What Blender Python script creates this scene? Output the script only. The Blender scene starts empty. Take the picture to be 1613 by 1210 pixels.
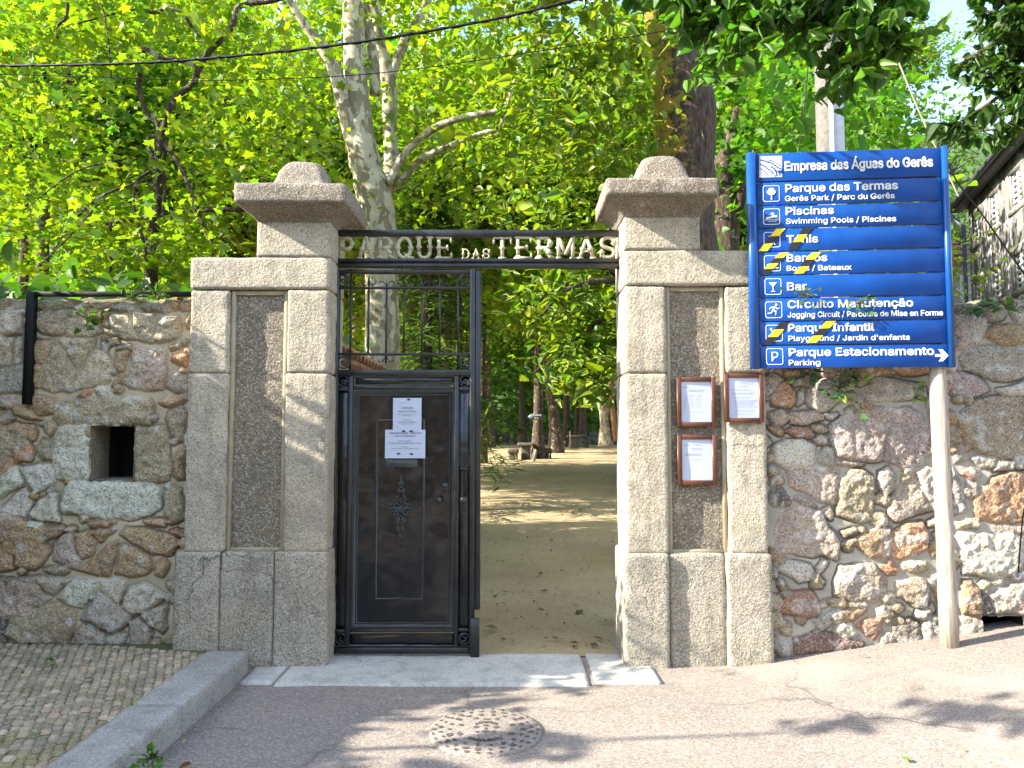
import bpy, math, random
import numpy as np
from mathutils import Vector, Matrix

# ------------------------------------------------------------------ camera, world, sun, exposure
sc = bpy.context.scene
col = sc.collection
F = 1218.0                      # focal length in photograph pixels (1613 wide)
PITCH = math.radians(3.7)
CAMZ = 1.6
cam = bpy.data.cameras.new('camera')
cam_o = bpy.data.objects.new('camera', cam)
col.objects.link(cam_o)
cam_o.location = (0, 0, CAMZ)
cam_o.rotation_euler = (math.radians(90) + PITCH, 0, 0)
cam.sensor_fit = 'HORIZONTAL'
cam.angle_x = 2 * math.atan(806.5 / F)
cam.clip_start = 0.05
cam.clip_end = 1000
sc.camera = cam_o

SUN_DIR = Vector((-1.0, -0.21, 0.61)).normalized()     # towards the sun: low along the street from the left
SUN_EL = math.asin(SUN_DIR.z)
w = bpy.data.worlds.new('World')
sc.world = w
w.use_nodes = True
nt = w.node_tree
bg = nt.nodes['Background']
sky = nt.nodes.new('ShaderNodeTexSky')
sky.sky_type = 'NISHITA'
sky.sun_disc = False
sky.sun_elevation = SUN_EL
sky.sun_rotation = math.atan2(SUN_DIR.x, SUN_DIR.y)
sky.air_density = 1.0
sky.dust_density = 0.7
sky.ozone_density = 1.2
tc = nt.nodes.new('ShaderNodeTexCoord')
cn = nt.nodes.new('ShaderNodeTexNoise')
cn.inputs['Scale'].default_value = 3.2
cn.inputs['Detail'].default_value = 9
cn.inputs['Roughness'].default_value = 0.6
cr = nt.nodes.new('ShaderNodeValToRGB')
cr.color_ramp.elements[0].position = 0.53
cr.color_ramp.elements[1].position = 0.68
cm = nt.nodes.new('ShaderNodeMix')
cm.data_type = 'RGBA'
cm.inputs['B'].default_value = (11, 11, 11.5, 1)
nt.links.new(tc.outputs['Generated'], cn.inputs['Vector'])
nt.links.new(cn.outputs['Fac'], cr.inputs['Fac'])
nt.links.new(cr.outputs['Color'], cm.inputs['Factor'])
nt.links.new(sky.outputs['Color'], cm.inputs['A'])
nt.links.new(cm.outputs['Result'], bg.inputs['Color'])
bg.inputs['Strength'].default_value = 0.15

sl = bpy.data.lights.new('sun', 'SUN')
sl.energy = 4.4
sl.angle = math.radians(0.5)
sl.color = (1.0, 0.93, 0.82)
so = bpy.data.objects.new('sun', sl)
col.objects.link(so)
so.rotation_euler = SUN_DIR.to_track_quat('Z', 'Y').to_euler()

sc.view_settings.view_transform = 'Standard'
sc.view_settings.look = 'None'
sc.view_settings.exposure = 2.12
sc.view_settings.gamma = 1.0
sc.cycles.max_bounces = 7
sc.cycles.diffuse_bounces = 4
sc.cycles.glossy_bounces = 3
sc.cycles.transmission_bounces = 4
sc.cycles.transparent_max_bounces = 6
sc.cycles.sample_clamp_indirect = 6.0
sc.cycles.use_denoising = True

# ------------------------------------------------------------------ pixel -> world
CP, SP = math.cos(PITCH), math.sin(PITCH)
def ray(px, py):
    u = (px - 806.5) / F
    v = (605.0 - py) / F
    return np.array([u, CP - v * SP, SP + v * CP])
def at(px, py, Y):
    d = ray(px, py)
    t = Y / d[1]
    return np.array([d[0] * t, Y, CAMZ + d[2] * t])
def atx(px, py, Y): return at(px, py, Y)[0]
def atz(py, Y): return at(806.5, py, Y)[2]
def on_plane(px, py, P0, n):
    d = ray(px, py)
    o = np.array([0, 0, CAMZ])
    t = np.dot(np.asarray(P0) - o, n) / np.dot(d, n)
    return o + d * t
def pix_r(r, Y): return r / F * Y

# ------------------------------------------------------------------ noise
def _h(ix, iy, iz, seed):
    with np.errstate(over='ignore'):
        h = (ix.astype(np.uint32) * np.uint32(374761393)) ^ (iy.astype(np.uint32) * np.uint32(668265263)) ^ (iz.astype(np.uint32) * np.uint32(2147483647)) ^ np.uint32((seed * 974634777) & 0xffffffff)
        h = (h ^ (h >> np.uint32(13))) * np.uint32(1274126177)
        h = (h ^ (h >> np.uint32(16))) * np.uint32(2246822519)
        h = h ^ (h >> np.uint32(15))
    return h.astype(np.float64) / 4294967295.0 * 2 - 1
def vnoise(p, s, seed=0):
    q = np.asarray(p, dtype=np.float64) * s + 1000.0
    i = np.floor(q).astype(np.int64)
    f = q - i
    f = f * f * (3 - 2 * f)
    out = 0
    for a in (0, 1):
        for b in (0, 1):
            for c in (0, 1):
                wgt = (f[:, 0] if a else 1 - f[:, 0]) * (f[:, 1] if b else 1 - f[:, 1]) * (f[:, 2] if c else 1 - f[:, 2])
                out = out + wgt * _h(i[:, 0] + a, i[:, 1] + b, i[:, 2] + c, seed)
    return out
def fbm(p, s, octv=4, seed=0, gain=0.5):
    o = 0; a = 1.0
    for k in range(octv):
        o = o + a * vnoise(p, s * 2 ** k, seed + k * 17)
        a *= gain
    return o

# ------------------------------------------------------------------ object helpers
def tag(o, label=None, cat=None, group=None, kind=None):
    if label: o['label'] = label
    if cat: o['category'] = cat
    if group: o['group'] = group
    if kind: o['kind'] = kind
    return o
def empty(name, loc, label, cat, group=None, rz=0):
    o = bpy.data.objects.new(name, None)
    o.empty_display_size = 0.1
    o.location = loc
    o.rotation_euler = (0, 0, rz)
    col.objects.link(o)
    return tag(o, label, cat, group)
def np_mesh(name, V, Fc, mat, parent=None, cols=None, smooth=False, local=False):
    """V (n,3); Fc a list of index tuples or an (m,k) array"""
    V = np.asarray(V, dtype=np.float64)
    me = bpy.data.meshes.new(name)
    if isinstance(Fc, np.ndarray):
        m, k = Fc.shape
        li = Fc.reshape(-1).astype(np.int32)
        ls = np.arange(m, dtype=np.int32) * k
    else:
        li = np.array([i for f in Fc for i in f], dtype=np.int32)
        ln = np.array([len(f) for f in Fc], dtype=np.int32)
        ls = np.concatenate([[0], np.cumsum(ln)[:-1]]).astype(np.int32)
        m = len(Fc)
    if parent is not None and not local:
        p = parent; off = np.zeros(3)
        while p is not None:
            off += np.array(p.location); p = p.parent
        V = V - off
    me.vertices.add(len(V))
    me.vertices.foreach_set('co', V.astype(np.float32).ravel())
    me.loops.add(len(li))
    me.loops.foreach_set('vertex_index', li)
    me.polygons.add(m)
    me.polygons.foreach_set('loop_start', ls)
    if cols is not None:
        a = me.color_attributes.new('Col', 'FLOAT_COLOR', 'POINT')
        c = np.ones((len(V), 4), dtype=np.float32)
        c[:, :cols.shape[1]] = cols
        a.data.foreach_set('color', c.ravel())
    me.update(calc_edges=True)
    me.validate()
    if smooth:
        me.polygons.foreach_set('use_smooth', np.ones(len(me.polygons), dtype=bool))
    if mat: me.materials.append(mat)
    o = bpy.data.objects.new(name, me)
    if parent is not None: o.parent = parent
    col.objects.link(o)
    return o

class MB:
    def __init__(s): s.V = []; s.F = []; s.C = []; s.n = 0
    def add(s, V, Fc, c=None):
        V = np.asarray(V, dtype=np.float64)
        s.V.append(V)
        s.F.extend([tuple(int(i) + s.n for i in f) for f in Fc])
        s.C.append(np.tile(np.array(c if c is not None else (1, 1, 1), dtype=float), (len(V), 1)) if c is None or np.ndim(c) == 1 else c)
        s.n += len(V)
        return s
    def box(s, x0, x1, y0, y1, z0, z1, c=None, M=None):
        V = np.array([(x, y, z) for x in (x0, x1) for y in (y0, y1) for z in (z0, z1)], float)
        if M is not None: V = V @ np.array(M)[:3, :3].T + np.array(M)[:3, 3]
        return s.add(V, [(0, 1, 3, 2), (4, 6, 7, 5), (0, 4, 5, 1), (2, 3, 7, 6), (0, 2, 6, 4), (1, 5, 7, 3)], c)
    def bbox(s, x0, x1, y0, y1, z0, z1, b=0.004, c=None):
        """box with chamfered front (y0) edges"""
        V = [(x0, y1, z0), (x1, y1, z0), (x1, y1, z1), (x0, y1, z1),
             (x0, y0 + b, z0), (x1, y0 + b, z0), (x1, y0 + b, z1), (x0, y0 + b, z1),
             (x0 + b, y0, z0 + b), (x1 - b, y0, z0 + b), (x1 - b, y0, z1 - b), (x0 + b, y0, z1 - b)]
        Fc = [(8, 9, 10, 11), (4, 5, 9, 8), (5, 6, 10, 9), (6, 7, 11, 10), (7, 4, 8, 11),
              (0, 1, 5, 4), (1, 2, 6, 5), (2, 3, 7, 6), (3, 0, 4, 7), (3, 2, 1, 0)]
        return s.add(V, Fc, c)
    def tube(s, P, R, sides=8, cap=True, c=None):
        P = np.asarray(P, float); n = len(P)
        R = np.full(n, R) if np.ndim(R) == 0 else np.asarray(R, float)
        V = []; up = np.array([0.3, 0.2, 1.0])
        T = np.gradient(P, axis=0)
        T /= np.linalg.norm(T, axis=1, keepdims=True) + 1e-9
        a = np.cross(T[0], up)
        if np.linalg.norm(a) < 1e-3: a = np.cross(T[0], (1, 0, 0))
        a /= np.linalg.norm(a)
        for i in range(n):
            a = a - T[i] * np.dot(a, T[i]); a /= np.linalg.norm(a) + 1e-9
            b = np.cross(T[i], a)
            for k in range(sides):
                an = 2 * math.pi * k / sides
                V.append(P[i] + R[i] * (math.cos(an) * a + math.sin(an) * b))
        Fc = [(i * sides + k, i * sides + (k + 1) % sides, (i + 1) * sides + (k + 1) % sides, (i + 1) * sides + k) for i in range(n - 1) for k in range(sides)]
        if cap:
            Fc.append(tuple(range(sides - 1, -1, -1)))
            Fc.append(tuple((n - 1) * sides + k for k in range(sides)))
        return s.add(V, Fc, c)
    def prism(s, poly, f0, f1, c=None):
        """poly 2D points (counter-clockwise); f0/f1 map (x,z)->3D for front and back"""
        n = len(poly)
        V = [f0(p) for p in poly] + [f1(p) for p in poly]
        Fc = [tuple(range(n)), tuple(range(2 * n - 1, n - 1, -1))] + [(i, n + i, n + (i + 1) % n, (i + 1) % n) for i in range(n)]
        return s.add(V, Fc, c)
    def ball(s, cx, cy, cz, rx, ry, rz, seg=12, rings=8, c=None):
        V = []; Fc = []
        for i in range(rings + 1):
            th = math.pi * i / rings
            for k in range(seg):
                ph = 2 * math.pi * k / seg
                V.append((cx + rx * math.sin(th) * math.cos(ph), cy + ry * math.sin(th) * math.sin(ph), cz + rz * math.cos(th)))
        for i in range(rings):
            for k in range(seg):
                Fc.append((i * seg + k, (i + 1) * seg + k, (i + 1) * seg + (k + 1) % seg, i * seg + (k + 1) % seg))
        return s.add(V, Fc, c)
    def build(s, name, mat, parent=None, smooth=False, local=False, useC=False):
        V = np.concatenate(s.V)
        return np_mesh(name, V, s.F, mat, parent, np.concatenate(s.C) if useC else None, smooth, local)

def rough_box_arrays(x0, x1, y0, y1, z0, z1, r=0.012, step=0.02, amp=0.003, seed=1):
    lo = np.array([x0, y0, z0]); hi = np.array([x1, y1, z1]); sz = hi - lo
    n = np.maximum(2, np.minimum(120, np.ceil(sz / step))).astype(int)
    Vs = []; Fs = []; base = 0
    for ax in range(3):
        a, b = [(1, 2), (2, 0), (0, 1)][ax]
        ga = np.linspace(0, 1, n[a] + 1); gb = np.linspace(0, 1, n[b] + 1)
        # extra loops near the edges keep the rounding clean
        A, B = np.meshgrid(ga, gb, indexing='ij')
        for side in (0, 1):
            P = np.zeros((A.size, 3))
            P[:, a] = lo[a] + A.ravel() * sz[a]; P[:, b] = lo[b] + B.ravel() * sz[b]; P[:, ax] = hi[ax] if side else lo[ax]
            idx = np.arange(A.size).reshape(A.shape) + base
            q = np.stack([idx[:-1, :-1], idx[1:, :-1], idx[1:, 1:], idx[:-1, 1:]], -1).reshape(-1, 4)
            if not side: q = q[:, ::-1]
            Vs.append(P); Fs.append(q); base += A.size
    V = np.concatenate(Vs); Fq = np.concatenate(Fs)
    key = np.round((V - lo) * 1e5).astype(np.int64)
    _, first, inv = np.unique(key, axis=0, return_index=True, return_inverse=True)
    V = V[first]; Fq = inv.reshape(-1)[Fq]
    rr = np.minimum(r, sz * 0.45)
    q = np.clip(V, lo + rr, hi - rr); d = V - q
    L = np.linalg.norm(d, axis=1, keepdims=True) + 1e-12
    nrm = d / L
    V = q + nrm * np.minimum(L, rr.max())
    V = V + nrm * (fbm(V, 18, 3, seed) * amp * 0.6 + vnoise(V, 4, seed + 5) * amp)[:, None]
    return V, Fq
def rough_boxes(name, boxes, mat, parent=None, **k):
    Vs = []; Fs = []; n = 0
    for i, b in enumerate(boxes):
        V, Fq = rough_box_arrays(*b, seed=int(abs(b[0] * 977 + b[4] * 331)) + i, **k)
        Vs.append(V); Fs.append(Fq + n); n += len(V)
    return np_mesh(name, np.concatenate(Vs), np.concatenate(Fs), mat, parent, None, True)
def rect_loft(profile, nside=14, amp=0.002, seed=3):
    """profile: list of (z, x0, x1, y0, y1, corner_radius); closed top"""
    V = []; m = nside * 4
    for (z, x0, x1, y0, y1, cr_) in profile:
        cx, cy = (x0 + x1) / 2, (y0 + y1) / 2; hx, hy = (x1 - x0) / 2, (y1 - y0) / 2
        for k in range(m):
            sd, f = divmod(k, nside); f = f / nside * 2 - 1
            p = [(f * hx, -hy), (hx, f * hy), (-f * hx, hy), (-hx, -f * hy)][sd]
            c_ = min(cr_, hx, hy)
            qx = max(-hx + c_, min(hx - c_, p[0])); qy = max(-hy + c_, min(hy - c_, p[1]))
            dx, dy = p[0] - qx, p[1] - qy; l = math.hypot(dx, dy)
            if l > c_ > 0: dx, dy = dx / l * c_, dy / l * c_
            V.append((cx + qx + dx, cy + qy + dy, z))
    V = np.array(V); n = len(profile)
    Fc = [(i * m + k, i * m + (k + 1) % m, (i + 1) * m + (k + 1) % m, (i + 1) * m + k) for i in range(n - 1) for k in range(m)]
    Fc.append(tuple((n - 1) * m + k for k in range(m)))
    Fc.append(tuple(range(m - 1, -1, -1)))
    V[:, 0] += vnoise(V, 14, seed) * amp; V[:, 1] += vnoise(V, 14, seed + 1) * amp; V[:, 2] += vnoise(V, 12, seed + 2) * amp
    return V, Fc

# ------------------------------------------------------------------ materials
def mat_new(name):
    m = bpy.data.materials.new(name)
    m.use_nodes = True
    return m, m.node_tree, m.node_tree.nodes['Principled BSDF']
class NT:
    def __init__(s, nt): s.nt = nt
    def n(s, typ, **inp):
        nd = s.nt.nodes.new('ShaderNode' + typ)
        for k, v in inp.items():
            if k.startswith('_'): setattr(nd, k[1:], v)
            else:
                sk = nd.inputs[k.replace('0', ' ')] if k.replace('0', ' ') in nd.inputs else nd.inputs[int(k[1:])]
                if hasattr(v, 'node'): s.nt.links.new(v, sk)
                else: sk.default_value = v
        return nd
    def link(s, a, b): s.nt.links.new(a, b)
    def noise(s, vec, scale, detail=4, rough=0.55, out='Fac'):
        return s.n('TexNoise', Vector=vec, Scale=scale, Detail=detail, Roughness=rough).outputs[out]
    def ramp(s, fac, stops):
        nd = s.n('ValToRGB', Fac=fac)
        e = nd.color_ramp.elements
        while len(e) < len(stops): e.new(0.5)
        for i, (p, c) in enumerate(stops):
            e[i].position = p
            e[i].color = (c, c, c, 1) if np.ndim(c) == 0 else (*c, 1)
        return nd.outputs['Color']
    def mix(s, fac, a, b, blend='MIX'):
        nd = s.nt.nodes.new('ShaderNodeMix'); nd.data_type = 'RGBA'; nd.blend_type = blend
        for sk, v in ((nd.inputs['Factor'], fac), (nd.inputs['A'], a), (nd.inputs['B'], b)):
            if hasattr(v, 'node'): s.nt.links.new(v, sk)
            elif np.ndim(v) == 0: sk.default_value = v
            else: sk.default_value = (*v, 1) if len(v) == 3 else v
        return nd.outputs['Result']
    def math(s, op, a, b=0.0):
        nd = s.nt.nodes.new('ShaderNodeMath'); nd.operation = op
        for sk, v in ((nd.inputs[0], a), (nd.inputs[1], b)):
            if hasattr(v, 'node'): s.nt.links.new(v, sk)
            else: sk.default_value = v
        return nd.outputs[0]
    def bump(s, h, strength=0.5, dist=0.01, normal=None):
        nd = s.n('Bump', Height=h, Strength=strength, Distance=dist)
        if normal is not None: s.nt.links.new(normal, nd.inputs['Normal'])
        return nd.outputs['Normal']
    def pos(s): return s.n('NewGeometry').outputs['Position']

def granite(name, c0=(0.46, 0.40, 0.30), speck=0.5, bump=0.9, grain=150, use_col=False, stain=0.35, rough=0.9):
    m, nt, b = mat_new(name); g = NT(nt); P = g.pos()
    msk = 1.0
    if use_col:
        vcn = g.n('VertexColor', _layer_name='Col'); basec = vcn.outputs['Color']; msk = vcn.outputs['Alpha']
    else:
        big = g.noise(P, 2.3, 5, 0.6)
        basec = g.mix(g.ramp(big, [(0.38, 0.0), (0.68, 1.0)]), c0, tuple(x * y for x, y in zip(c0, (0.80, 0.82, 0.80))))
        warm = g.noise(P, 1.1, 3, 0.5)
        basec = g.mix(g.ramp(warm, [(0.52, 0.0), (0.75, stain)]), basec, (0.38, 0.25, 0.11))
    if not use_col:
        # rain streaks, blotches of old lichen and rust
        st_ = g.noise(g.n('Mapping', Vector=P, Scale=(1, 1, 0.12)).outputs[0], 9, 5, 0.65)
        basec = g.mix(g.math('MULTIPLY', g.ramp(st_, [(0.52, 0.0), (0.68, 1.0)]), stain * 1.4), basec, (0.17, 0.135, 0.085))
        lic = g.noise(P, 3.4, 8, 0.72)
        basec = g.mix(g.ramp(lic, [(0.60, 0.0), (0.66, stain * 1.5)]), basec, (0.10, 0.09, 0.07))
        pal_ = g.noise(g.n('Mapping', Vector=P, Location=(7, 3, 1)).outputs[0], 4.5, 8, 0.7)
        basec = g.mix(g.ramp(pal_, [(0.60, 0.0), (0.67, stain)]), basec, (0.58, 0.54, 0.44))
    if not use_col:
        cv = g.mix(0.30, P, g.n('TexNoise', Vector=P, Scale=3.5, Detail=6).outputs['Color'])
        ce = g.n('TexVoronoi', Vector=cv, Scale=0.9, _feature='DISTANCE_TO_EDGE').outputs['Distance']
        cmk = g.math('MULTIPLY', g.ramp(ce, [(0.0, 1.0), (0.006, 0.0)]), g.ramp(g.noise(P, 1.7, 2), [(0.50, 0.0), (0.60, 0.85)]))
        basec = g.mix(cmk, basec, (0.06, 0.05, 0.035))
    vor = g.n('TexVoronoi', Vector=P, Scale=grain).outputs['Color']
    val = g.n('SeparateColor', Color=vor).outputs[0]
    dark = g.ramp(val, [(0.0, 1.0), (0.16, 1.0), (0.20, 0.0)])
    lite = g.ramp(val, [(0.72, 0.0), (0.8, 1.0)])
    c = g.mix(g.math('MULTIPLY', g.math('MULTIPLY', dark, speck), msk), basec, (0.07, 0.06, 0.055))
    c = g.mix(g.math('MULTIPLY', g.math('MULTIPLY', lite, speck * 0.55), msk), c, (0.72, 0.68, 0.6))
    dirt = g.ramp(g.noise(P, 5.0, 7, 0.7), [(0.36, 1.0), (0.52, 0.0)])
    c = g.mix(g.math('MULTIPLY', g.math('MULTIPLY', dirt, 0.36), msk), c, (0.12, 0.11, 0.09))
    nt.links.new(c, b.inputs['Base Color'])
    b.inputs['Roughness'].default_value = rough
    h1 = g.noise(P, 60, 4, 0.65)
    h2 = g.noise(P, 14, 3, 0.6)
    h = g.math('MULTIPLY', g.math('ADD', g.math('MULTIPLY', h1, 0.6), g.math('MULTIPLY', h2, 0.4)), msk)
    nt.links.new(g.bump(h, bump, 0.03), b.inputs['Normal'])
    return m
def plain(name, c, rough=0.6, metal=0.0, vary=0.25, scale=20, bump=0.0, bscale=80, c2=None, spec=0.5):
    m, nt, b = mat_new(name); g = NT(nt); P = g.n('TexCoord').outputs['Object']
    f = g.noise(P, scale, 5, 0.6)
    cc = g.mix(g.ramp(f, [(0.35, 0.0), (0.7, 1.0)]), c, c2 if c2 else tuple(x * (1 - vary) for x in c))
    nt.links.new(cc, b.inputs['Base Color'])
    b.inputs['Roughness'].default_value = rough
    b.inputs['Metallic'].default_value = metal
    b.inputs['Specular IOR Level'].default_value = spec
    if bump: nt.links.new(g.bump(g.noise(P, bscale, 4), bump, 0.004), b.inputs['Normal'])
    return m
def leafmat(name, trans=0.5, gloss=0.05, tcol=(1.75, 2.0, 0.5)):
    m = bpy.data.materials.new(name); m.use_nodes = True; nt = m.node_tree; nt.nodes.clear(); g = NT(nt)
    c = g.n('VertexColor', _layer_name='Col').outputs['Color']
    P = g.pos()
    tc_ = g.mix(1.0, c, tcol, 'MULTIPLY')
    df = g.n('BsdfDiffuse', Color=c).outputs[0]
    tr = g.n('BsdfTranslucent', Color=tc_).outputs[0]
    gl = g.n('BsdfGlossy', Color=(0.6, 0.7, 0.55, 1), Roughness=0.5).outputs[0]
    a = g.n('MixShader', Fac=trans); nt.links.new(df, a.inputs[1]); nt.links.new(tr, a.inputs[2])
    bb = g.n('MixShader', Fac=gloss); nt.links.new(a.outputs[0], bb.inputs[1]); nt.links.new(gl, bb.inputs[2])
    out = g.n('OutputMaterial'); nt.links.new(bb.outputs[0], out.inputs['Surface'])
    return m
def bark(name, kind='dark'):
    m, nt, b = mat_new(name); g = NT(nt); P = g.n('TexCoord').outputs['Object']
    if kind == 'plane':
        mp = g.n('Mapping', Vector=P, Scale=(1, 1, 0.55)).outputs[0]
        wob = g.n('TexNoise', Vector=mp, Scale=9, Detail=5).outputs['Color']
        v = g.mix(0.12, mp, wob)
        vo = g.n('SeparateColor', Color=g.n('TexVoronoi', Vector=v, Scale=14).outputs['Color']).outputs[0]
        c = g.ramp(vo, [(0.0, (0.17, 0.14, 0.085)), (0.45, (0.27, 0.23, 0.14)), (0.50, (0.36, 0.32, 0.21)), (0.9, (0.46, 0.42, 0.30))])
        h = g.math('ADD', vo, g.noise(P, 40, 3)); bs = 0.25
    else:
        mp = g.n('Mapping', Vector=P, Scale=(1, 1, 0.22)).outputs[0]
        f = g.noise(mp, 26, 6, 0.7)
        c = g.ramp(f, [(0.36, (0.013, 0.009, 0.006)), (0.55, (0.075, 0.048, 0.028)), (0.75, (0.20, 0.145, 0.095))])
        if kind == 'moss':
            nrm = g.n('NewGeometry').outputs['Normal']
            nx = g.n('SeparateXYZ', Vector=nrm).outputs[0]
            k = g.math('ADD', g.math('MULTIPLY', nx, -0.95), g.math('MULTIPLY', g.math('SUBTRACT', g.noise(P, 7, 7, 0.75), 0.53), 4.2))
            c = g.mix(g.ramp(k, [(0.22, 0.0), (0.62, 1.0)]), c, (0.25, 0.185, 0.014))
        if kind == 'lichen':
            c = g.mix(g.ramp(g.noise(P, 6, 6, 0.7), [(0.58, 0.0), (0.64, 0.8)]), c, (0.42, 0.42, 0.34))
        h = f; bs = 1.0
    nt.links.new(c, b.inputs['Base Color'])
    b.inputs['Roughness'].default_value = 0.9
    nt.links.new(g.bump(h, bs, 0.03), b.inputs['Normal'])
    return m

M = {}
M['granite'] = granite('granite_ashlar', (0.47, 0.405, 0.295), 0.5)
M['granite_cap'] = granite('granite_cap', (0.225, 0.18, 0.13), 0.5, stain=0.5)
M['panel'] = granite('roughcast_panel', (0.215, 0.175, 0.115), 0.55, bump=1.0, grain=110, stain=0.25)
M['plinth'] = granite('granite_plinth', (0.40, 0.35, 0.265), 0.6)
M['slab'] = granite('granite_slab', (0.52, 0.50, 0.44), 0.35, bump=0.45, stain=0.1)
M['kerb'] = granite('granite_kerb', (0.33, 0.315, 0.28), 0.4, bump=0.6, stain=0.1)
M['rubble'] = granite('rubble_stone', use_col=True, speck=0.6, bump=1.0, grain=130)
M['setts'] = granite('sett_stone', use_col=True, speck=0.35, bump=0.7, grain=190)
M['mortar'] = plain('cement_strip', (0.36, 0.31, 0.20), 0.9, bump=0.4, scale=12)
M['paper'] = plain('paper', (0.44, 0.48, 0.58), 0.35, vary=0.04)
M['ink'] = plain('ink', (0.05, 0.05, 0.09), 0.7)
M['grey_ink'] = plain('grey_ink', (0.12, 0.13, 0.17), 0.7)
M['wood_frame'] = plain('varnished_wood', (0.115, 0.036, 0.016), 0.4, vary=0.45, scale=30)
M['iron_trim'] = plain('iron_trim', (0.006, 0.0065, 0.008), 0.34, vary=0.3, bump=0.5, bscale=60, c2=(0.024, 0.025, 0.025), spec=0.55, scale=9)
M['letters'] = plain('cream_paint', (0.45, 0.41, 0.27), 0.55, vary=0.25, scale=25)
M['blue'] = plain('blue_paint', (0.003, 0.063, 0.30), 0.38, vary=0.28, scale=6, spec=.3, bump=.12, bscale=12)
M['blue_rail'] = plain('blue_rail_paint', (0.005, 0.062, 0.25), 0.3, vary=0.1, scale=4)
M['white_ink'] = plain('white_vinyl', (0.66, 0.67, 0.66), 0.5, vary=0.05)
M['yellow'] = plain('yellow_tape', (0.80, 0.60, 0.02), 0.35, vary=0.1)
M['black_tape'] = plain('black_tape', (0.02, 0.02, 0.022), 0.35)
M['cable'] = plain('cable_black', (0.008, 0.008, 0.008), 0.5, spec=.15)
M['rope'] = plain('rope', (0.30, 0.26, 0.2), 0.8)
M['steel'] = plain('galvanised', (0.48, 0.49, 0.48), 0.45, metal=0.3, vary=0.2)
M['concrete'] = plain('pole_concrete', (0.15, 0.135, 0.115), 0.9, scale=25, vary=0.5, bump=0.6)
M['plane_bark'] = bark('plane_bark', 'plane')
M['dark_bark'] = bark('dark_bark', 'dark')
M['moss_bark'] = bark('moss_bark', 'moss')
M['lichen_bark'] = bark('lichen_bark', 'lichen')
M['leaf'] = leafmat('leaf', 0.58, 0.04)
M['leaf_near'] = leafmat('leaf_near', 0.45, 0.05, (1.7, 1.9, 0.6))
M['stone_dark'] = granite('mossy_stone', (0.075, 0.072, 0.05), 0.3, bump=0.9, stain=0.08)
M['tile'] = plain('clay_tile', (0.36, 0.19, 0.095), 0.85, vary=0.55, scale=7, bump=0.5)
M['render'] = plain('cream_render', (0.55, 0.50, 0.38), 0.9, vary=0.2, scale=5)
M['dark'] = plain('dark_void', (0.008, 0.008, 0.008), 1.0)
M['white_paint'] = plain('white_paint', (0.75, 0.75, 0.73), 0.5, vary=0.08)
M['glass'] = plain('window_glass', (0.02, 0.025, 0.03), 0.08, spec=0.8)

# weathered sign post wood
m, nt_, b_ = mat_new('weathered_wood'); g = NT(nt_); P = g.n('TexCoord').outputs['Object']
mp = g.n('Mapping', Vector=P, Scale=(1, 1, 0.06)).outputs[0]
f = g.noise(mp, 70, 5, 0.65)
nt_.links.new(g.ramp(f, [(0.3, (0.16, 0.13, 0.10)), (0.55, (0.40, 0.34, 0.27)), (0.75, (0.52, 0.46, 0.38))]), b_.inputs['Base Color'])
b_.inputs['Roughness'].default_value = 0.85
nt_.links.new(g.bump(f, 0.6, 0.006), b_.inputs['Normal'])
M['post'] = m
# black painted iron sheet, dented, a little rubbed
m, nt_, b_ = mat_new('iron_sheet'); g = NT(nt_); P = g.n('TexCoord').outputs['Object']
f = g.noise(P, 9, 6, 0.65)
nt_.links.new(g.mix(g.ramp(f, [(0.5, 0.0), (0.8, 1.0)]), (0.004, 0.0045, 0.006), (0.014, 0.012, 0.010)), b_.inputs['Base Color'])
nt_.links.new(g.ramp(g.noise(P, 14, 5), [(0.3, 0.09), (0.7, 0.26)]), b_.inputs['Roughness'])
b_.inputs['Specular IOR Level'].default_value = 0.6
n1 = g.bump(g.noise(P, 3.2, 2, 0.4), 0.45, 0.05)
nt_.links.new(g.bump(g.noise(P, 160, 3), 0.05, 0.004, n1), b_.inputs['Normal'])
M['iron'] = m
# asphalt
m, nt_, b_ = mat_new('asphalt'); g = NT(nt_); P = g.pos()
big = g.noise(P, 0.9, 5, 0.6)
c = g.mix(g.ramp(big, [(0.35, 0.0), (0.7, 1.0)]), (0.235, 0.192, 0.148), (0.178, 0.150, 0.125))
sp = g.n('SeparateColor', Color=g.n('TexVoronoi', Vector=P, Scale=120).outputs['Color']).outputs[0]
c = g.mix(g.ramp(sp, [(0.75, 0.0), (0.85, 0.6)]), c, (0.36, 0.32, 0.29))
c = g.mix(g.ramp(sp, [(0.12, 0.5), (0.2, 0.0)]), c, (0.06, 0.055, 0.055))
pale = g.ramp(g.noise(P, 26, 3, 0.5), [(0.66, 0.0), (0.72, 0.5)])
c = g.mix(pale, c, (0.34, 0.30, 0.26))
crk = g.n('TexVoronoi', Vector=g.mix(0.35, P, g.n('TexNoise', Vector=P, Scale=2.5, Detail=5).outputs['Color']), Scale=0.55, _feature='DISTANCE_TO_EDGE').outputs['Distance']
c = g.mix(g.math('MULTIPLY', g.ramp(crk, [(0.0, 1.0), (0.006, 0.0)]), g.ramp(g.noise(P, 0.7, 3), [(0.45, 0.0), (0.6, 0.8)])), c, (0.05, 0.045, 0.04))
c = g.mix(g.ramp(g.noise(P, 2.2, 7, 0.7), [(0.56, 0.0), (0.70, 0.55)]), c, (0.11, 0.098, 0.09))
c = g.mix(g.ramp(g.noise(g.n('Mapping', Vector=P, Location=(4, 9, 2)).outputs[0], 1.3, 6, 0.65), [(0.55, 0.0), (0.70, 0.6)]), c, (0.28, 0.245, 0.205))
nt_.links.new(c, b_.inputs['Base Color']); b_.inputs['Roughness'].default_value = 0.85
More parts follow.
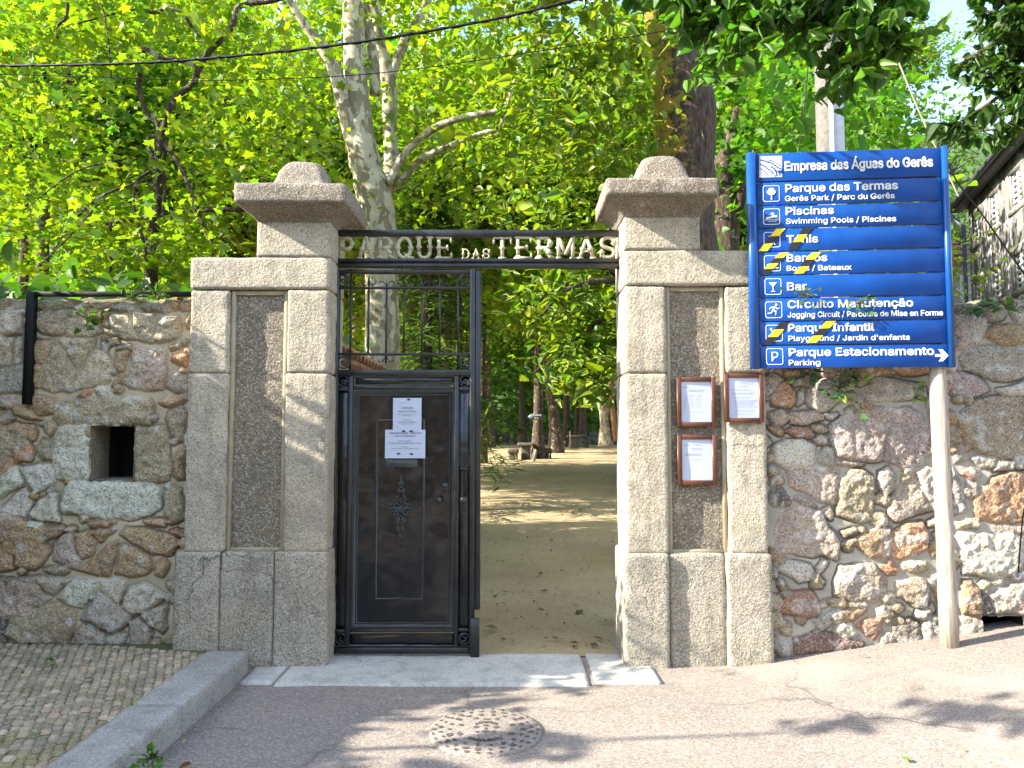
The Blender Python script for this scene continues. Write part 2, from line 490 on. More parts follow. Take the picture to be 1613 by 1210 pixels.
nt_.links.new(g.bump(g.math('ADD', g.noise(P, 130, 3, 0.6), g.noise(P, 22, 2)), 0.45, 0.006), b_.inputs['Normal'])
M['asphalt'] = m
# sandy park floor with a little grass and leaf litter
m, nt_, b_ = mat_new('park_sand'); g = NT(nt_); P = g.pos()
big = g.noise(P, 0.55, 6, 0.62)
c = g.mix(g.ramp(big, [(0.35, 0.0), (0.68, 1.0)]), (0.48, 0.365, 0.20), (0.34, 0.25, 0.132))
fine = g.noise(P, 24, 5, 0.7)
c = g.mix(g.ramp(fine, [(0.33, 0.6), (0.46, 0.0)]), c, (0.16, 0.115, 0.065))
c = g.mix(g.ramp(g.noise(P, 70, 4, 0.7), [(0.62, 0.0), (0.7, 0.6)]), c, (0.55, 0.46, 0.30))
gr = g.ramp(g.noise(P, 0.42, 4, 0.5), [(0.60, 0.0), (0.68, 0.7)])
c = g.mix(g.math('MULTIPLY', gr, g.ramp(g.noise(P, 18, 3), [(0.4, 0.0), (0.6, 1.0)])), c, (0.10, 0.16, 0.02))
nt_.links.new(c, b_.inputs['Base Color']); b_.inputs['Roughness'].default_value = 0.95
nt_.links.new(g.bump(g.math('ADD', g.noise(P, 30, 5, 0.7), g.noise(P, 4, 3)), 0.8, 0.03), b_.inputs['Normal'])
M['sand'] = m
M['iron_relief'] = plain('iron_relief', (0.016, 0.017, 0.018), 0.3, vary=0.4, c2=(.05, .052, .05), scale=40)
M['joint'] = plain('sett_joint', (0.07, 0.065, 0.035), 1.0, scale=8, vary=0.3, c2=(0.10, 0.12, 0.02))
M['hill'] = plain('hill_undergrowth', (0.045, 0.095, 0.016), 1.0, scale=0.5, vary=0.6, bump=1.0, bscale=6)
M['moss'] = plain('moss', (0.20, 0.19, 0.02), 1.0, scale=30, vary=0.5, bump=1.0, bscale=200)
M['forest_leaf'] = leafmat('forest_leaf', 0.55, 0.03)
# granite rubble masonry with pale pointing (house)
m, nt_, b_ = mat_new('house_masonry'); g = NT(nt_); P = g.n('TexCoord').outputs['Object']
wob = g.n('TexNoise', Vector=P, Scale=3, Detail=3).outputs['Color']
mp = g.n('Mapping', Vector=g.mix(0.10, P, wob), Scale=(1, 1, 1.35)).outputs[0]
vc = g.n('TexVoronoi', Vector=mp, Scale=1.9)
ve = g.n('TexVoronoi', Vector=mp, Scale=1.9, _feature='DISTANCE_TO_EDGE').outputs['Distance']
val = g.n('SeparateColor', Color=vc.outputs['Color']).outputs[0]
c = g.ramp(val, [(0.0, (0.13, 0.118, 0.10)), (0.5, (0.20, 0.18, 0.15)), (1.0, (0.25, 0.23, 0.20))])
c = g.mix(g.ramp(g.noise(P, 30, 4, 0.7), [(0.4, 0.5), (0.6, 0.0)]), c, (0.12, 0.11, 0.1))
c = g.mix(g.ramp(ve, [(0.02, 1.0), (0.045, 0.0)]), c, (0.34, 0.33, 0.31))
nt_.links.new(c, b_.inputs['Base Color']); b_.inputs['Roughness'].default_value = 0.9
nt_.links.new(g.bump(g.noise(P, 20, 4), 0.5, 0.02), b_.inputs['Normal'])
M['masonry'] = m

# ================================================================== GROUND
rng = np.random.default_rng(7)
def road_z(x):
    x = np.asarray(x, float)
    s = (x - 1.5) / 0.16
    z = 0.121 * 0.16 * np.logaddexp(0, np.clip(s, -60, 60))
    z = np.where(s > 60, 0.121 * (x - 1.5), z)
    return np.minimum(z, 1.2)
def park_z(x, y):
    x = np.asarray(x, float); y = np.asarray(y, float)
    z = 0.02 * np.maximum(0, y - 5.9)
    hill = np.maximum(0, y - 58) * 0.55
    side = np.clip((x - 1.9) * 0.9, 0, 1.3) * np.clip((y - 5.4) * 2, 0, 1) * np.clip((7.6 - y) * 1.0, 0, 1) * 0
    return z + np.minimum(hill, 70) + side
def grid_sheet(name, xs, ys, zf, mat, kind='structure'):
    X, Y = np.meshgrid(xs, ys, indexing='ij')
    V = np.stack([X.ravel(), Y.ravel(), zf(X.ravel(), Y.ravel())], 1)
    idx = np.arange(X.size).reshape(X.shape)
    q = np.stack([idx[:-1, :-1], idx[1:, :-1], idx[1:, 1:], idx[:-1, 1:]], -1).reshape(-1, 4)
    o = np_mesh(name, V, q, mat, None, None, True)
    if kind: o['kind'] = kind
    return o
xs = np.concatenate([np.linspace(-150, -6, 13), np.linspace(-5, 12, 120), np.linspace(14, 150, 13)])
ys = np.concatenate([np.linspace(-120, -3, 12), np.linspace(-2, 5.72, 90)])
def rz(x, y):
    p = np.stack([x, y, 0 * x], 1)
    return road_z(x) + np.where(np.abs(x) < 12, 0.006 * vnoise(p, 1.7, 4) + 0.0015 * vnoise(p, 9, 5), 0) - 0.012
grid_sheet('road', xs, ys, rz, M['asphalt'])
xs = np.concatenate([np.linspace(-150, -12, 20), np.linspace(-11, 14, 110), np.linspace(16, 150, 20)])
ys = np.concatenate([np.linspace(5.72, 16, 70), np.linspace(16.5, 58, 50)])
def pz(x, y):
    p = np.stack([x, y, 0 * x], 1)
    return park_z(x, y) + 0.02 * vnoise(p, 0.8, 9) + 0.006 * vnoise(p, 5, 10) - 0.008
grid_sheet('park_ground', xs, ys, pz, M['sand'])

grid_sheet('hillside', np.linspace(-150, 150, 80), np.concatenate([np.linspace(53.5, 80, 24), np.linspace(84, 190, 20)]), lambda x, y: park_z(x, y) + .06 + np.clip(y - 54, 0, 3) * .5 + .5 * vnoise(np.stack([x, y, 0 * x], 1), .6, 96) * np.clip(y - 54, 0, 1), M['hill'])
# kerb and sett pavement on the left
PZ = 0.13
kb = []
yk = 5.33
for L in (1.05, 0.98, 1.1, 1.0):
    kb.append((-2.06, -1.775, yk - L + 0.004, yk, -0.15, PZ + .012)); yk -= L
o = rough_boxes('kerb', kb, M['kerb'], None, r=0.014, step=0.03, amp=0.004); o['kind'] = 'structure'
V = []; Fq = []; C = []
grid_sheet('pavement_bed', np.linspace(-9, -2.05, 8), np.linspace(-1.5, 5.66, 8), lambda x, y: 0 * x + PZ - 0.016, M['joint'])
base_cols = np.array([(0.30, 0.265, 0.20), (0.25, 0.225, 0.175), (0.34, 0.305, 0.24), (0.21, 0.19, 0.14), (0.32, 0.26, 0.19)])
pitch = 0.066; k = 5
gu = np.linspace(-1, 1, k)
U, W2 = np.meshgrid(gu, gu, indexing='ij')
cidx = np.arange(k * k).reshape(k, k)
cq = np.stack([cidx[:-1, :-1], cidx[1:, :-1], cidx[1:, 1:], cidx[:-1, 1:]], -1).reshape(-1, 4)
nb = 0
for i in range(-10, 120):
    for j in range(-4, 96):
        a = i * pitch + (0.5 * pitch if j % 2 else 0); bb = j * pitch * 0.97
        x = -2.10 - a * 0.92 - 0.10; y = 5.62 - bb + 0.045 * math.sin(a * 2.6) + 0.16 * a - 0.55
        if not (-8.8 < x < -2.072 and 0.5 < y < 5.60): continue
        if x < -5.2 and y < 4.0: continue
        h = pitch * 0.5 * rng.uniform(0.80, 0.97, 2)
        ang = rng.normal(0.14, 0.09)
        lx = np.sign(U) * np.abs(U) ** 0.75 * h[0]; ly = np.sign(W2) * np.abs(W2) ** 0.75 * h[1]
        e = np.maximum(np.abs(U), np.abs(W2))
        lz = np.where(e > 0.99, -0.024, 0.0) - 0.004 * (U ** 2 + W2 ** 2) + rng.normal(0, 0.0025) + 0.004 * rng.normal() * U + 0.004 * rng.normal() * W2
        ca, sa = math.cos(ang), math.sin(ang)
        V.append(np.stack([(x + lx * ca - ly * sa).ravel(), (y + lx * sa + ly * ca).ravel(), (PZ + lz).ravel()], 1))
        Fq.append(cq + nb); nb += k * k
        c = np.array((1.32, 1.17, .96)) * base_cols[rng.integers(5)] * rng.uniform(0.8, 1.15)
        ms = vnoise(np.array([[x, y, 0]]), 1.6, 3)[0] + rng.normal(0, 0.3) + (0.25 if y < 3.9 else -0.2)
        if ms > 0.45: c = c * 0.45 + np.array((0.16, 0.15, 0.03)) * 0.6
        C.append(np.tile(c, (k * k, 1)))
o = np_mesh('pavement', np.concatenate(V), np.concatenate(Fq), M['setts'], None, np.concatenate(C), True); o['kind'] = 'structure'

# granite threshold
YB = 5.43     # plinth front
o = rough_boxes('threshold', [(atx(432, 1075, 5.08), atx(928, 1075, 5.1), 5.06, 5.76, -0.2, 0.004),
                              (atx(937, 1072, 5.1), atx(1042, 1070, 5.12), 5.10, 5.76, -0.2, 0.006),
                              (-1.765, atx(428, 1075, 5.1), 5.10, 5.62, -0.2, 0.002)], M['slab'], None, r=0.012, step=0.03, amp=0.003)
o['kind'] = 'structure'

# ================================================================== RUBBLE WALLS
TAN = (0.33, 0.275, 0.17); CRM = (0.42, 0.355, 0.23); GRY = (0.37, 0.335, 0.27); WHT = (0.51, 0.465, 0.375)
OCH = (0.33, 0.225, 0.115); PNK = (0.42, 0.335, 0.26); RED = (0.34, 0.165, 0.105); PUR = (0.37, 0.295, 0.26); ORA = (0.45, 0.245, 0.12)
DRK = (0.14, 0.12, 0.095); DRD = (0.20, 0.10, 0.075)
CK = dict(c=CRM, t=TAN, g=GRY, w=WHT, o=OCH, p=PNK, r=RED, u=PUR, a=ORA, d=DRK, e=DRD)
def parse(txt, x0, y0, s):
    out = []
    for ln in txt.strip().split('\n'):
        ky, *n = ln.split()
        n = [float(q) for q in n]
        out.append((ky, [(x0 + n[i] / s, y0 + n[i + 1] / s) for i in range(0, len(n), 2)]))
    return out
LA = parse('''w 0 130 110 130 112 330 0 345
w 120 160 188 150 182 335 122 335
t 272 190 330 160 510 150 535 200 510 340 400 345 330 310 270 250
c 545 225 600 210 700 220 760 250 800 330 690 370 540 360 525 300
c 555 165 600 140 690 180 660 205 600 205
a 700 170 780 140 860 180 830 230 720 210
c 890 190 1030 170 1060 270 1100 375 1000 375 890 330 875 250
c 1050 170 1245 182 1245 260 1215 390 1120 385 1080 300
c 1300 195 1420 190 1440 260 1430 340 1380 375 1240 385 1225 370 1255 270
o 1475 240 1515 180 1520 300 1480 295
t 270 70 560 75 580 115 350 140 270 120
t 590 120 700 90 720 130 640 160
o 730 110 830 90 910 110 900 150 820 150
w 910 130 960 95 1020 110 1010 140 920 150
w 1130 120 1180 85 1280 100 1280 140 1180 155
o 1290 110 1340 60 1420 70 1410 130 1300 155
p 1425 110 1460 70 1520 70 1520 140 1450 145
c 0 370 100 370 115 560 100 600 0 630
c 125 390 185 350 180 560 130 570
o 250 380 410 400 410 430 350 570 250 560
o 250 580 345 580 320 740 245 760
c 420 440 480 430 550 545 600 650 560 790 420 790 320 740 360 560
c 480 385 755 385 740 440 615 620 555 520 490 425
c 740 470 830 470 890 560 885 710 850 740 640 760 575 785 640 650
t 860 380 930 370 940 410 880 425
g 940 430 1040 430 1050 460 935 465
o 930 490 1030 480 985 620 950 640 915 610
o 950 670 1000 655 985 740 900 755
p 1075 440 1310 440 1335 480 1320 700 1290 780 1030 765 1000 730 1040 600
a 1385 490 1500 490 1500 600 1440 570 1375 530
o 1350 430 1430 400 1440 440 1370 455
g 1350 680 1420 625 1495 680 1495 800 1400 800 1330 760
c 0 680 160 610 170 760 0 770
o 230 830 300 800 450 850 480 920 440 960 300 960 230 900
t 500 870 620 840 590 900 580 1030 480 1060 435 1000 450 940
r 630 830 660 795 730 800 690 840
c 600 880 680 840 1190 845 1220 890 1215 960 1190 1050 720 1050 600 1040 580 950
o 1270 880 1330 840 1470 830 1475 870 1340 910
t 1340 960 1440 890 1490 950 1480 1190 1420 1190 1380 1140 1330 1010
o 110 920 200 900 330 1000 250 1000 110 960
p 0 840 90 830 150 880 90 920 0 930
g 0 990 60 970 110 1010 60 1050 0 1040
o 30 1090 140 1040 270 1060 300 1120 280 1170 150 1180 10 1160
t 360 1050 420 1020 450 1070 410 1140 370 1100''', 0, 460, 5.04)
LB = parse('''a 75 430 130 395 240 400 280 470 240 530 130 540 85 490
t 310 420 350 360 415 380 415 520 340 520
o 0 400 50 390 60 430 0 440
o 0 490 60 480 60 540 0 550
w 470 280 560 250 690 262 712 690 600 695 450 670 420 560 430 380
t 1090 275 1300 260 1350 330 1355 590 1340 690 1150 700 1085 690 1080 560 1085 400
w 560 710 1180 700 1270 760 1270 900 1220 950 1000 1000 850 1000 520 950 500 880 520 760
t 1310 780 1380 735 1450 760 1455 990 1400 1030 1310 960
o 1390 520 1470 440 1460 680 1410 690 1385 640
w 0 590 155 580 185 690 170 730 0 820
w 180 590 300 560 410 570 440 690 280 790 230 720
w 0 900 200 755 250 850 210 990 0 1000
w 300 860 410 780 455 790 475 1010 330 1010 245 960''', 0, 620, 5.04)
LC = parse('''w 195 150 240 105 330 120 320 170 250 175
o 0 150 130 145 180 180 130 200 0 195
o 350 180 380 150 500 150 520 180 440 240 370 260
t 160 240 200 190 320 200 320 290 170 290
o 0 300 60 280 115 320 105 480 0 495
o 130 340 180 315 330 300 395 310 400 350 330 440 270 485 130 460
p 430 290 520 220 580 200 600 370 640 430 625 500 440 410
o 603 210 690 180 750 270 740 370 650 410 622 350
o 720 190 850 165 920 175 800 275
o 700 115 880 108 890 150 720 155
o 950 210 1000 160 1130 170 1380 230 1430 270 1370 370 1220 370
o 790 360 930 250 940 280 870 540 820 530 760 410
o 970 280 1030 300 1210 410 1215 480 1130 540 920 520
o 650 490 740 410 770 440 790 540 640 500
o 1250 440 1320 400 1340 440 1300 550 1240 530
t 340 480 530 460 545 500 500 530 400 510
g 150 560 300 540 575 570 540 610 420 680 300 610
g 150 620 250 610 410 710 340 780 190 800 120 720
w 470 710 600 570 790 570 760 640 650 790 600 790
w 810 580 930 560 1010 580 955 775 900 740 805 640
w 1010 700 1060 610 1180 620 1320 710 1160 830 1060 840 990 790
g 650 870 790 670 870 720 1050 850 1020 920 900 980
g 590 1010 670 910 830 990 845 1090 600 1090
t 100 860 300 800 430 740 610 820 600 920 530 1080 200 1090 60 1000
g 1130 850 1320 770 1330 960 1290 1000 1200 930
g 1030 920 1110 870 1190 960 1190 1090 1030 1090
g 860 1020 940 980 990 1010 970 1090 860 1090
d 0 550 110 570 120 690 40 700
d 0 710 50 720 60 800 0 820
d 0 840 50 860 60 1080 0 1080
o 1150 90 1320 100 1300 150 1180 140
r 1350 190 1400 170 1435 190 1430 210 1360 210''', 0, 800, 5.04)
RD = parse('''a 70 330 120 210 200 200 270 290 260 380 240 410 90 400
t 310 290 340 265 330 370 290 400
g 360 370 370 260 460 190 600 180 650 230 640 330 560 400 500 450 430 440
g 780 270 900 190 1050 190 1240 230 1230 300 1180 340 900 350 780 330
o 180 110 370 110 300 160 180 150
p 380 70 640 70 620 170 480 170
o 650 80 1000 80 1060 140 900 160 700 165
a 1010 80 1390 70 1380 130 1130 150
p 40 -60 330 -70 350 70 40 90
g 350 -70 700 -80 720 50 380 55
o 740 -80 1100 -80 1090 55 740 60
g 1120 -80 1400 -80 1400 50 1120 55
g 40 -260 420 -270 430 -90 40 -80
o 450 -270 900 -260 880 -100 460 -95
p 920 -260 1380 -260 1390 -100 920 -100
g 40 -430 360 -440 380 -290 40 -280
o 380 -440 800 -440 790 -290 400 -290
g 820 -440 1390 -440 1390 -280 820 -285
t 240 200 330 190 400 220 370 240 270 240
p 60 460 170 440 220 480 190 540 90 540
p 230 450 430 450 480 480 480 510 330 540 240 530
g 490 475 600 470 560 510 520 500
o 60 570 150 565 180 600 150 630 90 600
r 200 605 260 570 380 575 415 630 400 655 260 645
t 410 560 480 560 520 600 480 615 420 590
p 415 680 450 640 510 650 500 710 430 705
w 85 730 170 680 330 680 420 730 430 790 370 890 230 910 100 840
g 460 790 510 730 570 760 560 870 510 890 450 840
u 540 570 620 500 760 440 830 420 1010 400 1035 420 1040 500 980 650 935 830 860 840 720 820 600 790 565 730
u 1050 420 1130 400 1260 480 1320 560 1320 700 1270 860 1180 880 1090 880 960 815 1000 680 1062 500
g 580 830 700 830 820 865 600 870
g 1230 310 1290 260 1300 330 1240 340
t 60 880 130 920 100 940 60 940
o 70 970 140 940 170 1000 140 1020 100 1020
d 70 1080 160 1060 230 1130 220 1180 120 1190 70 1150
p 210 930 400 900 590 920 600 990 570 1190 420 1130 240 1030
t 620 1030 700 910 790 905 880 960 880 1110 870 1250 860 1300 800 1320 600 1260
g 940 920 1010 890 1070 980 1030 1070 980 1120 930 1050
p 1010 1170 1110 1030 1210 960 1340 1230 1060 1320 1010 1260
t 1120 950 1190 935 1200 965 1110 1015
p 1230 950 1320 890 1480 880 1500 1270 1350 1230
u 1515 900 1560 1000 1620 1240 1515 1260
g 255 1120 330 1120 420 1190 330 1190
d 1350 640 1420 620 1420 740 1370 720
g 1330 330 1420 300 1420 600 1340 560''', 1200, 560, 5.04)
RE = parse('''p 170 30 300 0 460 20 510 130 610 270 605 410 480 360 400 385 110 335 120 180
p 480 10 540 0 570 50 550 85 490 50
t 620 200 750 170 770 190 650 235
o 700 265 800 230 900 170 1020 160 1030 260 1000 380 860 385 790 330
a 1045 190 1140 130 1270 120 1320 230 1300 320 1220 360 1130 370 1100 410 1030 385
c 1320 120 1380 90 1460 90 1450 140 1330 150
c 1370 210 1440 170 1450 240 1390 280
w 130 470 200 420 380 460 410 520 400 570 300 590
t 385 590 440 520 490 590 470 635 390 630
p 445 480 480 410 525 430 490 490 455 530
g 570 590 620 470 750 455 890 465 980 560 980 640 900 735 750 740 580 690
r 945 460 1000 420 1080 470 1080 520 1000 530
c 1110 450 1160 430 1290 435 1305 490 1250 520 1130 480
g 1050 610 1120 590 1180 570 1290 580 1310 650 1300 770 1230 780 1060 690
w 1340 550 1400 525 1445 560 1400 590 1350 590
o 1360 650 1430 625 1500 640 1500 800 1430 800
r 145 770 220 670 390 665 450 770 445 820 370 865 150 830
t 520 740 640 720 670 760 650 790 560 790
g 680 750 840 750 840 790 680 790
o 515 850 620 810 830 800 760 880 730 900 600 910
c 920 810 960 770 1020 790 1035 850 1000 880 930 850
r 765 945 830 890 950 880 955 950 890 1040
e 255 1030 420 980 600 1000 800 1080 790 1130 270 1160
d 1050 950 1180 880 1250 910 1260 1080 1060 1090
g 1260 950 1330 870 1420 880 1500 960 1500 1060 1270 1070
o 130 620 160 600 185 630 150 650''', 1200, 800, 5.04)
RF = parse('''d 360 200 480 180 570 240 560 330 370 330
g 600 140 700 110 830 120 870 180 720 210 620 190
g 740 280 900 220 980 290 960 380 800 420
p 380 360 530 340 530 560 590 670 540 750 390 760
g 560 380 660 330 690 420 720 560 650 690 580 640 530 520
w 690 430 750 400 770 480 720 550
o 720 590 850 470 1060 460 1210 580 1210 700 900 690
o 920 170 1000 140 1100 180 1050 210 940 210
g 1110 190 1230 180 1230 400 1130 430 1060 330
g 460 850 540 760 720 720 950 730 1230 740 1230 1080 1020 1120 900 1120 720 1070 500 990''', 1453, 450, 7.5625)
RG = parse('''u 330 -90 480 -100 640 -40 740 20 790 120 600 185 350 165
w 890 110 1230 20 1230 180 950 160
t 540 300 650 240 850 200 1000 190 1260 190 1260 850 1100 900 880 920 620 800 520 700 420 530 430 430
g 570 930 640 900 850 920 860 990 800 1030 640 1000
g 880 940 1080 950 1080 1040 840 1060
r 440 760 490 740 515 820 480 830
g 380 850 500 850 510 940 400 950
r 480 1110 570 1055 665 1070 660 1140 570 1180
g 1090 930 1230 890 1230 1030 1130 1030''', 1453, 600, 7.5625)
RH = parse('''a 400 130 460 70 530 10 640 -30 760 -30 760 330 660 340 540 330 390 290 385 190
g 320 60 390 60 390 150 350 160
c 260 345 330 330 420 345 400 380 270 385
p 530 360 730 380 720 420 560 410
w 270 440 350 420 500 420 540 440 650 415 730 480 720 680 640 720 480 740 290 710
o 290 780 340 780 400 830 435 940 430 1030 290 1000
d 420 840 480 900 525 1010 435 1020
p 640 810 760 780 760 1010 620 990 530 1000 500 880
w 300 1020 400 1040 500 1110 520 1130 300 1180''', 1453, 750, 4.655)

def seg_dist(P, A, B):
    d = B - A; t = np.clip(((P - A) @ d) / (d @ d + 1e-12), 0, 1)
    return np.linalg.norm(P - (A + t[:, None] * d), axis=1)
def poly_sd(P, poly):
    poly = np.asarray(poly); n = len(poly)
    D = np.full(len(P), 1e9); inside = np.zeros(len(P), bool)
    for i in range(n):
        A = poly[i]; B = poly[(i + 1) % n]
        D = np.minimum(D, seg_dist(P, A, B))
        c = (A[1] > P[:, 1]) != (B[1] > P[:, 1])
        with np.errstate(divide='ignore', invalid='ignore'):
            xi = (B[0] - A[0]) * (P[:, 1] - A[1]) / (B[1] - A[1] + 1e-15) + A[0]
        inside ^= c & (P[:, 0] < xi)
    return np.where(inside, D, -D)
def rubble_wall(name, x0, x1, zb, ztop, Yf, stones, extra_region, mortar, holes, parent, thick=0.5, step=0.009, seed=1, grow=.007, dirt=.6, hs=(.026, .050)):
    """one continuous sheet: stone faces standing proud of the mortar, the top and the back"""
    nx = int((x1 - x0) / step); nz = int((ztop(np.array([0.5 * (x0 + x1)]))[0] - zb) / step)
    xs = np.linspace(x0, x1, nx + 1); tz = np.linspace(0, 1, nz + 1)
    X, T = np.meshgrid(xs, tz, indexing='ij')
    top = ztop(X[:, 0])[:, None]
    Z = zb + T * (top - zb)
    x = X.ravel(); z = Z.ravel()
    p3 = np.stack([x, 0 * x, z], 1)
    wx = x + 0.011 * vnoise(p3, 11, seed + 1) + 0.005 * vnoise(p3, 30, seed + 2)
    wz = z + 0.011 * vnoise(p3, 11, seed + 3) + 0.005 * vnoise(p3, 30, seed + 4)
    P = np.stack([wx, wz], 1)
    best = np.full(len(x), -1.0); cid = np.full(len(x), -1)
    polys = []
    for ky, pp in stones:
        polys.append((ky, np.array([(at(a, b, Yf)[0], at(a, b, Yf)[2]) for a, b in pp])))
    r2 = np.random.default_rng(seed)
    # stones outside the photograph's edge: a loose coursed fill
    for (ex0, ex1, ez0, ez1) in extra_region:
        zz = ez0
        while zz < ez1:
            hh = r2.uniform(0.16, 0.34); xx = ex0
            while xx < ex1:
                ww = r2.uniform(0.2, 0.5); j = lambda: r2.uniform(-0.03, 0.03)
                polys.append((r2.choice(list('cgtopw')), np.array([(xx + j(), zz + j()), (xx + ww / 2, zz + j()), (xx + ww - .02 + j(), zz + j()), (xx + ww - .02 + j(), zz + hh - .02 + j()), (xx + ww / 2, zz + hh + j()), (xx + j(), zz + hh - .02 + j())])))
                xx += ww
            zz += hh
    def claim(i, pp):
        lo = pp.min(0) - 0.03; hi = pp.max(0) + 0.03
        sel = np.where((P[:, 0] > lo[0]) & (P[:, 0] < hi[0]) & (P[:, 1] > lo[1]) & (P[:, 1] < hi[1]))[0]
        if not len(sel): return
        d = poly_sd(P[sel], pp)
        up = d > best[sel]
        best[sel[up]] = d[up]; cid[sel[up]] = i
    best[:] = -0.2
    for i, (ky, pp) in enumerate(polys): claim(i, pp)
    # small packing stones pressed into the wide joints
    for _ in range(900):
        k_ = r2.integers(0, len(x)); gap = -best[k_]
        if gap < 0.017 or z[k_] > top.min() - .03: continue
        r_ = min(gap * r2.uniform(.75, 1.25), .055); el_ = r2.uniform(1.0, 1.7); a0 = r2.normal(0, .5); m_ = r2.integers(5, 8)
        tt = np.sort(r2.uniform(0, 2 * math.pi, m_)) * .35 + np.linspace(0, 2 * math.pi, m_, endpoint=False) * .65
        q_ = np.stack([np.cos(tt) * r_ * el_, np.sin(tt) * r_], 1) * r2.uniform(.8, 1.15, (m_, 1))
        q_ = q_ @ np.array(((math.cos(a0), math.sin(a0)), (-math.sin(a0), math.cos(a0)))) + np.array((x[k_], z[k_]))
        polys.append((r2.choice(list('cgtwoogt')), q_)); claim(len(polys) - 1, q_)
    best = best + grow
    ins = best > 0
    d = np.maximum(best, 0)
    Hs = np.array([r2.uniform(*hs) for _ in polys] + [0.03])
    tilt = np.array([(r2.normal(0, 0.05), r2.normal(0, 0.05)) for _ in polys] + [(0, 0)])
    cen = np.array([pp.mean(0) for _, pp in polys] + [(0, 0)])
    prof = 1 - np.exp(-(d / 0.016) ** 1.15)
    h = Hs[cid] * prof + np.where(ins, (tilt[cid] * (np.stack([x, z], 1) - cen[cid])).sum(1) * prof, 0)
    rough = fbm(p3, 22, 4, seed + 9, 0.6) * 0.0085 + np.abs(fbm(p3, 9, 3, seed + 8)) * -0.007
    h = h + np.where(ins, rough * prof, vnoise(p3, 16, seed + 6) * 0.005)
    crack = np.exp(-(np.abs(best) / 0.006) ** 2) * np.clip(vnoise(p3, 3.1, seed + 12) * 1.6 + 0.35, 0, 1)
    h = h - 0.022 * crack
    y = Yf - h
    yb_ = Yf + thick
    CA = np.array([CK[k_] for k_, _ in polys] + [mortar])
    CA = CA * np.array([[r2.uniform(0.85, 1.15)] for _ in CA]) * (1 + r2.normal(0, 0.012, CA.shape))
    if seed == 11: CA = np.clip(CA * np.array((1.22, 1.2, 1.14)), 0, .62)
    c = CA[cid]
    c = np.where(ins[:, None], c, np.array(mortar)[None] * (1 + 0.22 * vnoise(p3, 6, seed + 20))[:, None])
    # iron staining and lichen patches that belong to the stones
    st = np.clip(vnoise(p3, 5, seed + 30) * 1.3 - 0.25, 0, 1)[:, None]
    c = np.where(ins[:, None], c * (1 - 0.45 * st) + np.array((0.32, 0.18, 0.07)) * 0.45 * st, c)
    li = np.clip(fbm(p3, 14, 3, seed + 31) * 2.2 - (1.35 if seed == 11 else .9), 0, 0.7)[:, None]
    c = np.where(ins[:, None], c * (1 - li) + np.array((0.55, 0.53, 0.47)) * li, c)
    c = c * (1 - dirt * crack[:, None])
    gm = np.clip(1.3 - (zb_top_dist(z, top, nx, nz)) * 9 + vnoise(p3, 8, seed + 33), 0, 1)[:, None] * 0.55
    c = c * (1 - gm) + np.array((0.10, 0.095, 0.045)) * gm
    V = np.stack([x, y, z], 1).reshape(nx + 1, nz + 1, 3); c = c.reshape(nx + 1, nz + 1, 3)
    # top and back strips
    nt_ = 26
    tp = np.zeros((nx + 1, nt_, 3)); f = np.linspace(0, 1, nt_ + 1)[1:]
    y0 = V[:, -1, 1][:, None]
    tp[:, :, 0] = xs[:, None]; tp[:, :, 1] = y0 + f[None] * (yb_ - y0)
    tp[:, :, 2] = V[:, -1, 2][:, None]
    q3 = tp.reshape(-1, 3)
    tp[:, :, 2] += (0.028 * fbm(q3, 7, 4, seed + 40)).reshape(nx + 1, nt_) * np.minimum(1, f * 6)[None]
    bk = tp[:, -1:, :].copy(); bk[:, :, 2] = zb
    ct = np.tile(np.array((0.13, 0.115, 0.06)), (nx + 1, nt_ + 1, 1)) * (1 + 0.4 * vnoise(np.concatenate([tp, bk], 1).reshape(-1, 3), 8, seed + 41).reshape(nx + 1, nt_ + 1, 1))
    V = np.concatenate([V, tp, bk], 1); c = np.concatenate([c, ct], 1)
    idx = np.arange(V.shape[0] * V.shape[1]).reshape(V.shape[:2])
    q = np.stack([idx[:-1, :-1], idx[1:, :-1], idx[1:, 1:], idx[:-1, 1:]], -1)
    keep = np.ones(q.shape[:2], bool)
    for (hx0, hx1, hz0, hz1) in holes:
        xm = 0.5 * (xs[:-1] + xs[1:]); zm = 0.25 * (V[:-1, :-1, 2] + V[1:, :-1, 2] + V[1:, 1:, 2] + V[:-1, 1:, 2])
        fr = np.arange(q.shape[1])[None] < nz
        keep &= ~((xm[:, None] > hx0) & (xm[:, None] < hx1) & (zm > hz0) & (zm < hz1) & fr)
    q = q[keep].reshape(-1, 4)
    al = np.full((V.shape[0], V.shape[1], 1), .8); al[:, :nz + 1, 0] = np.where(ins, np.clip(.25 + best / .012, .2, 1), .16).reshape(nx + 1, nz + 1)
    c = np.concatenate([np.clip(c, 0.01, 1), al], 2)
    return np_mesh(name, V.reshape(-1, 3), q, M['rubble'], parent, c.reshape(-1, 4), True)
def zb_top_dist(z, top, nx, nz):
    return (np.repeat(top, nz + 1, axis=1).ravel() - z)

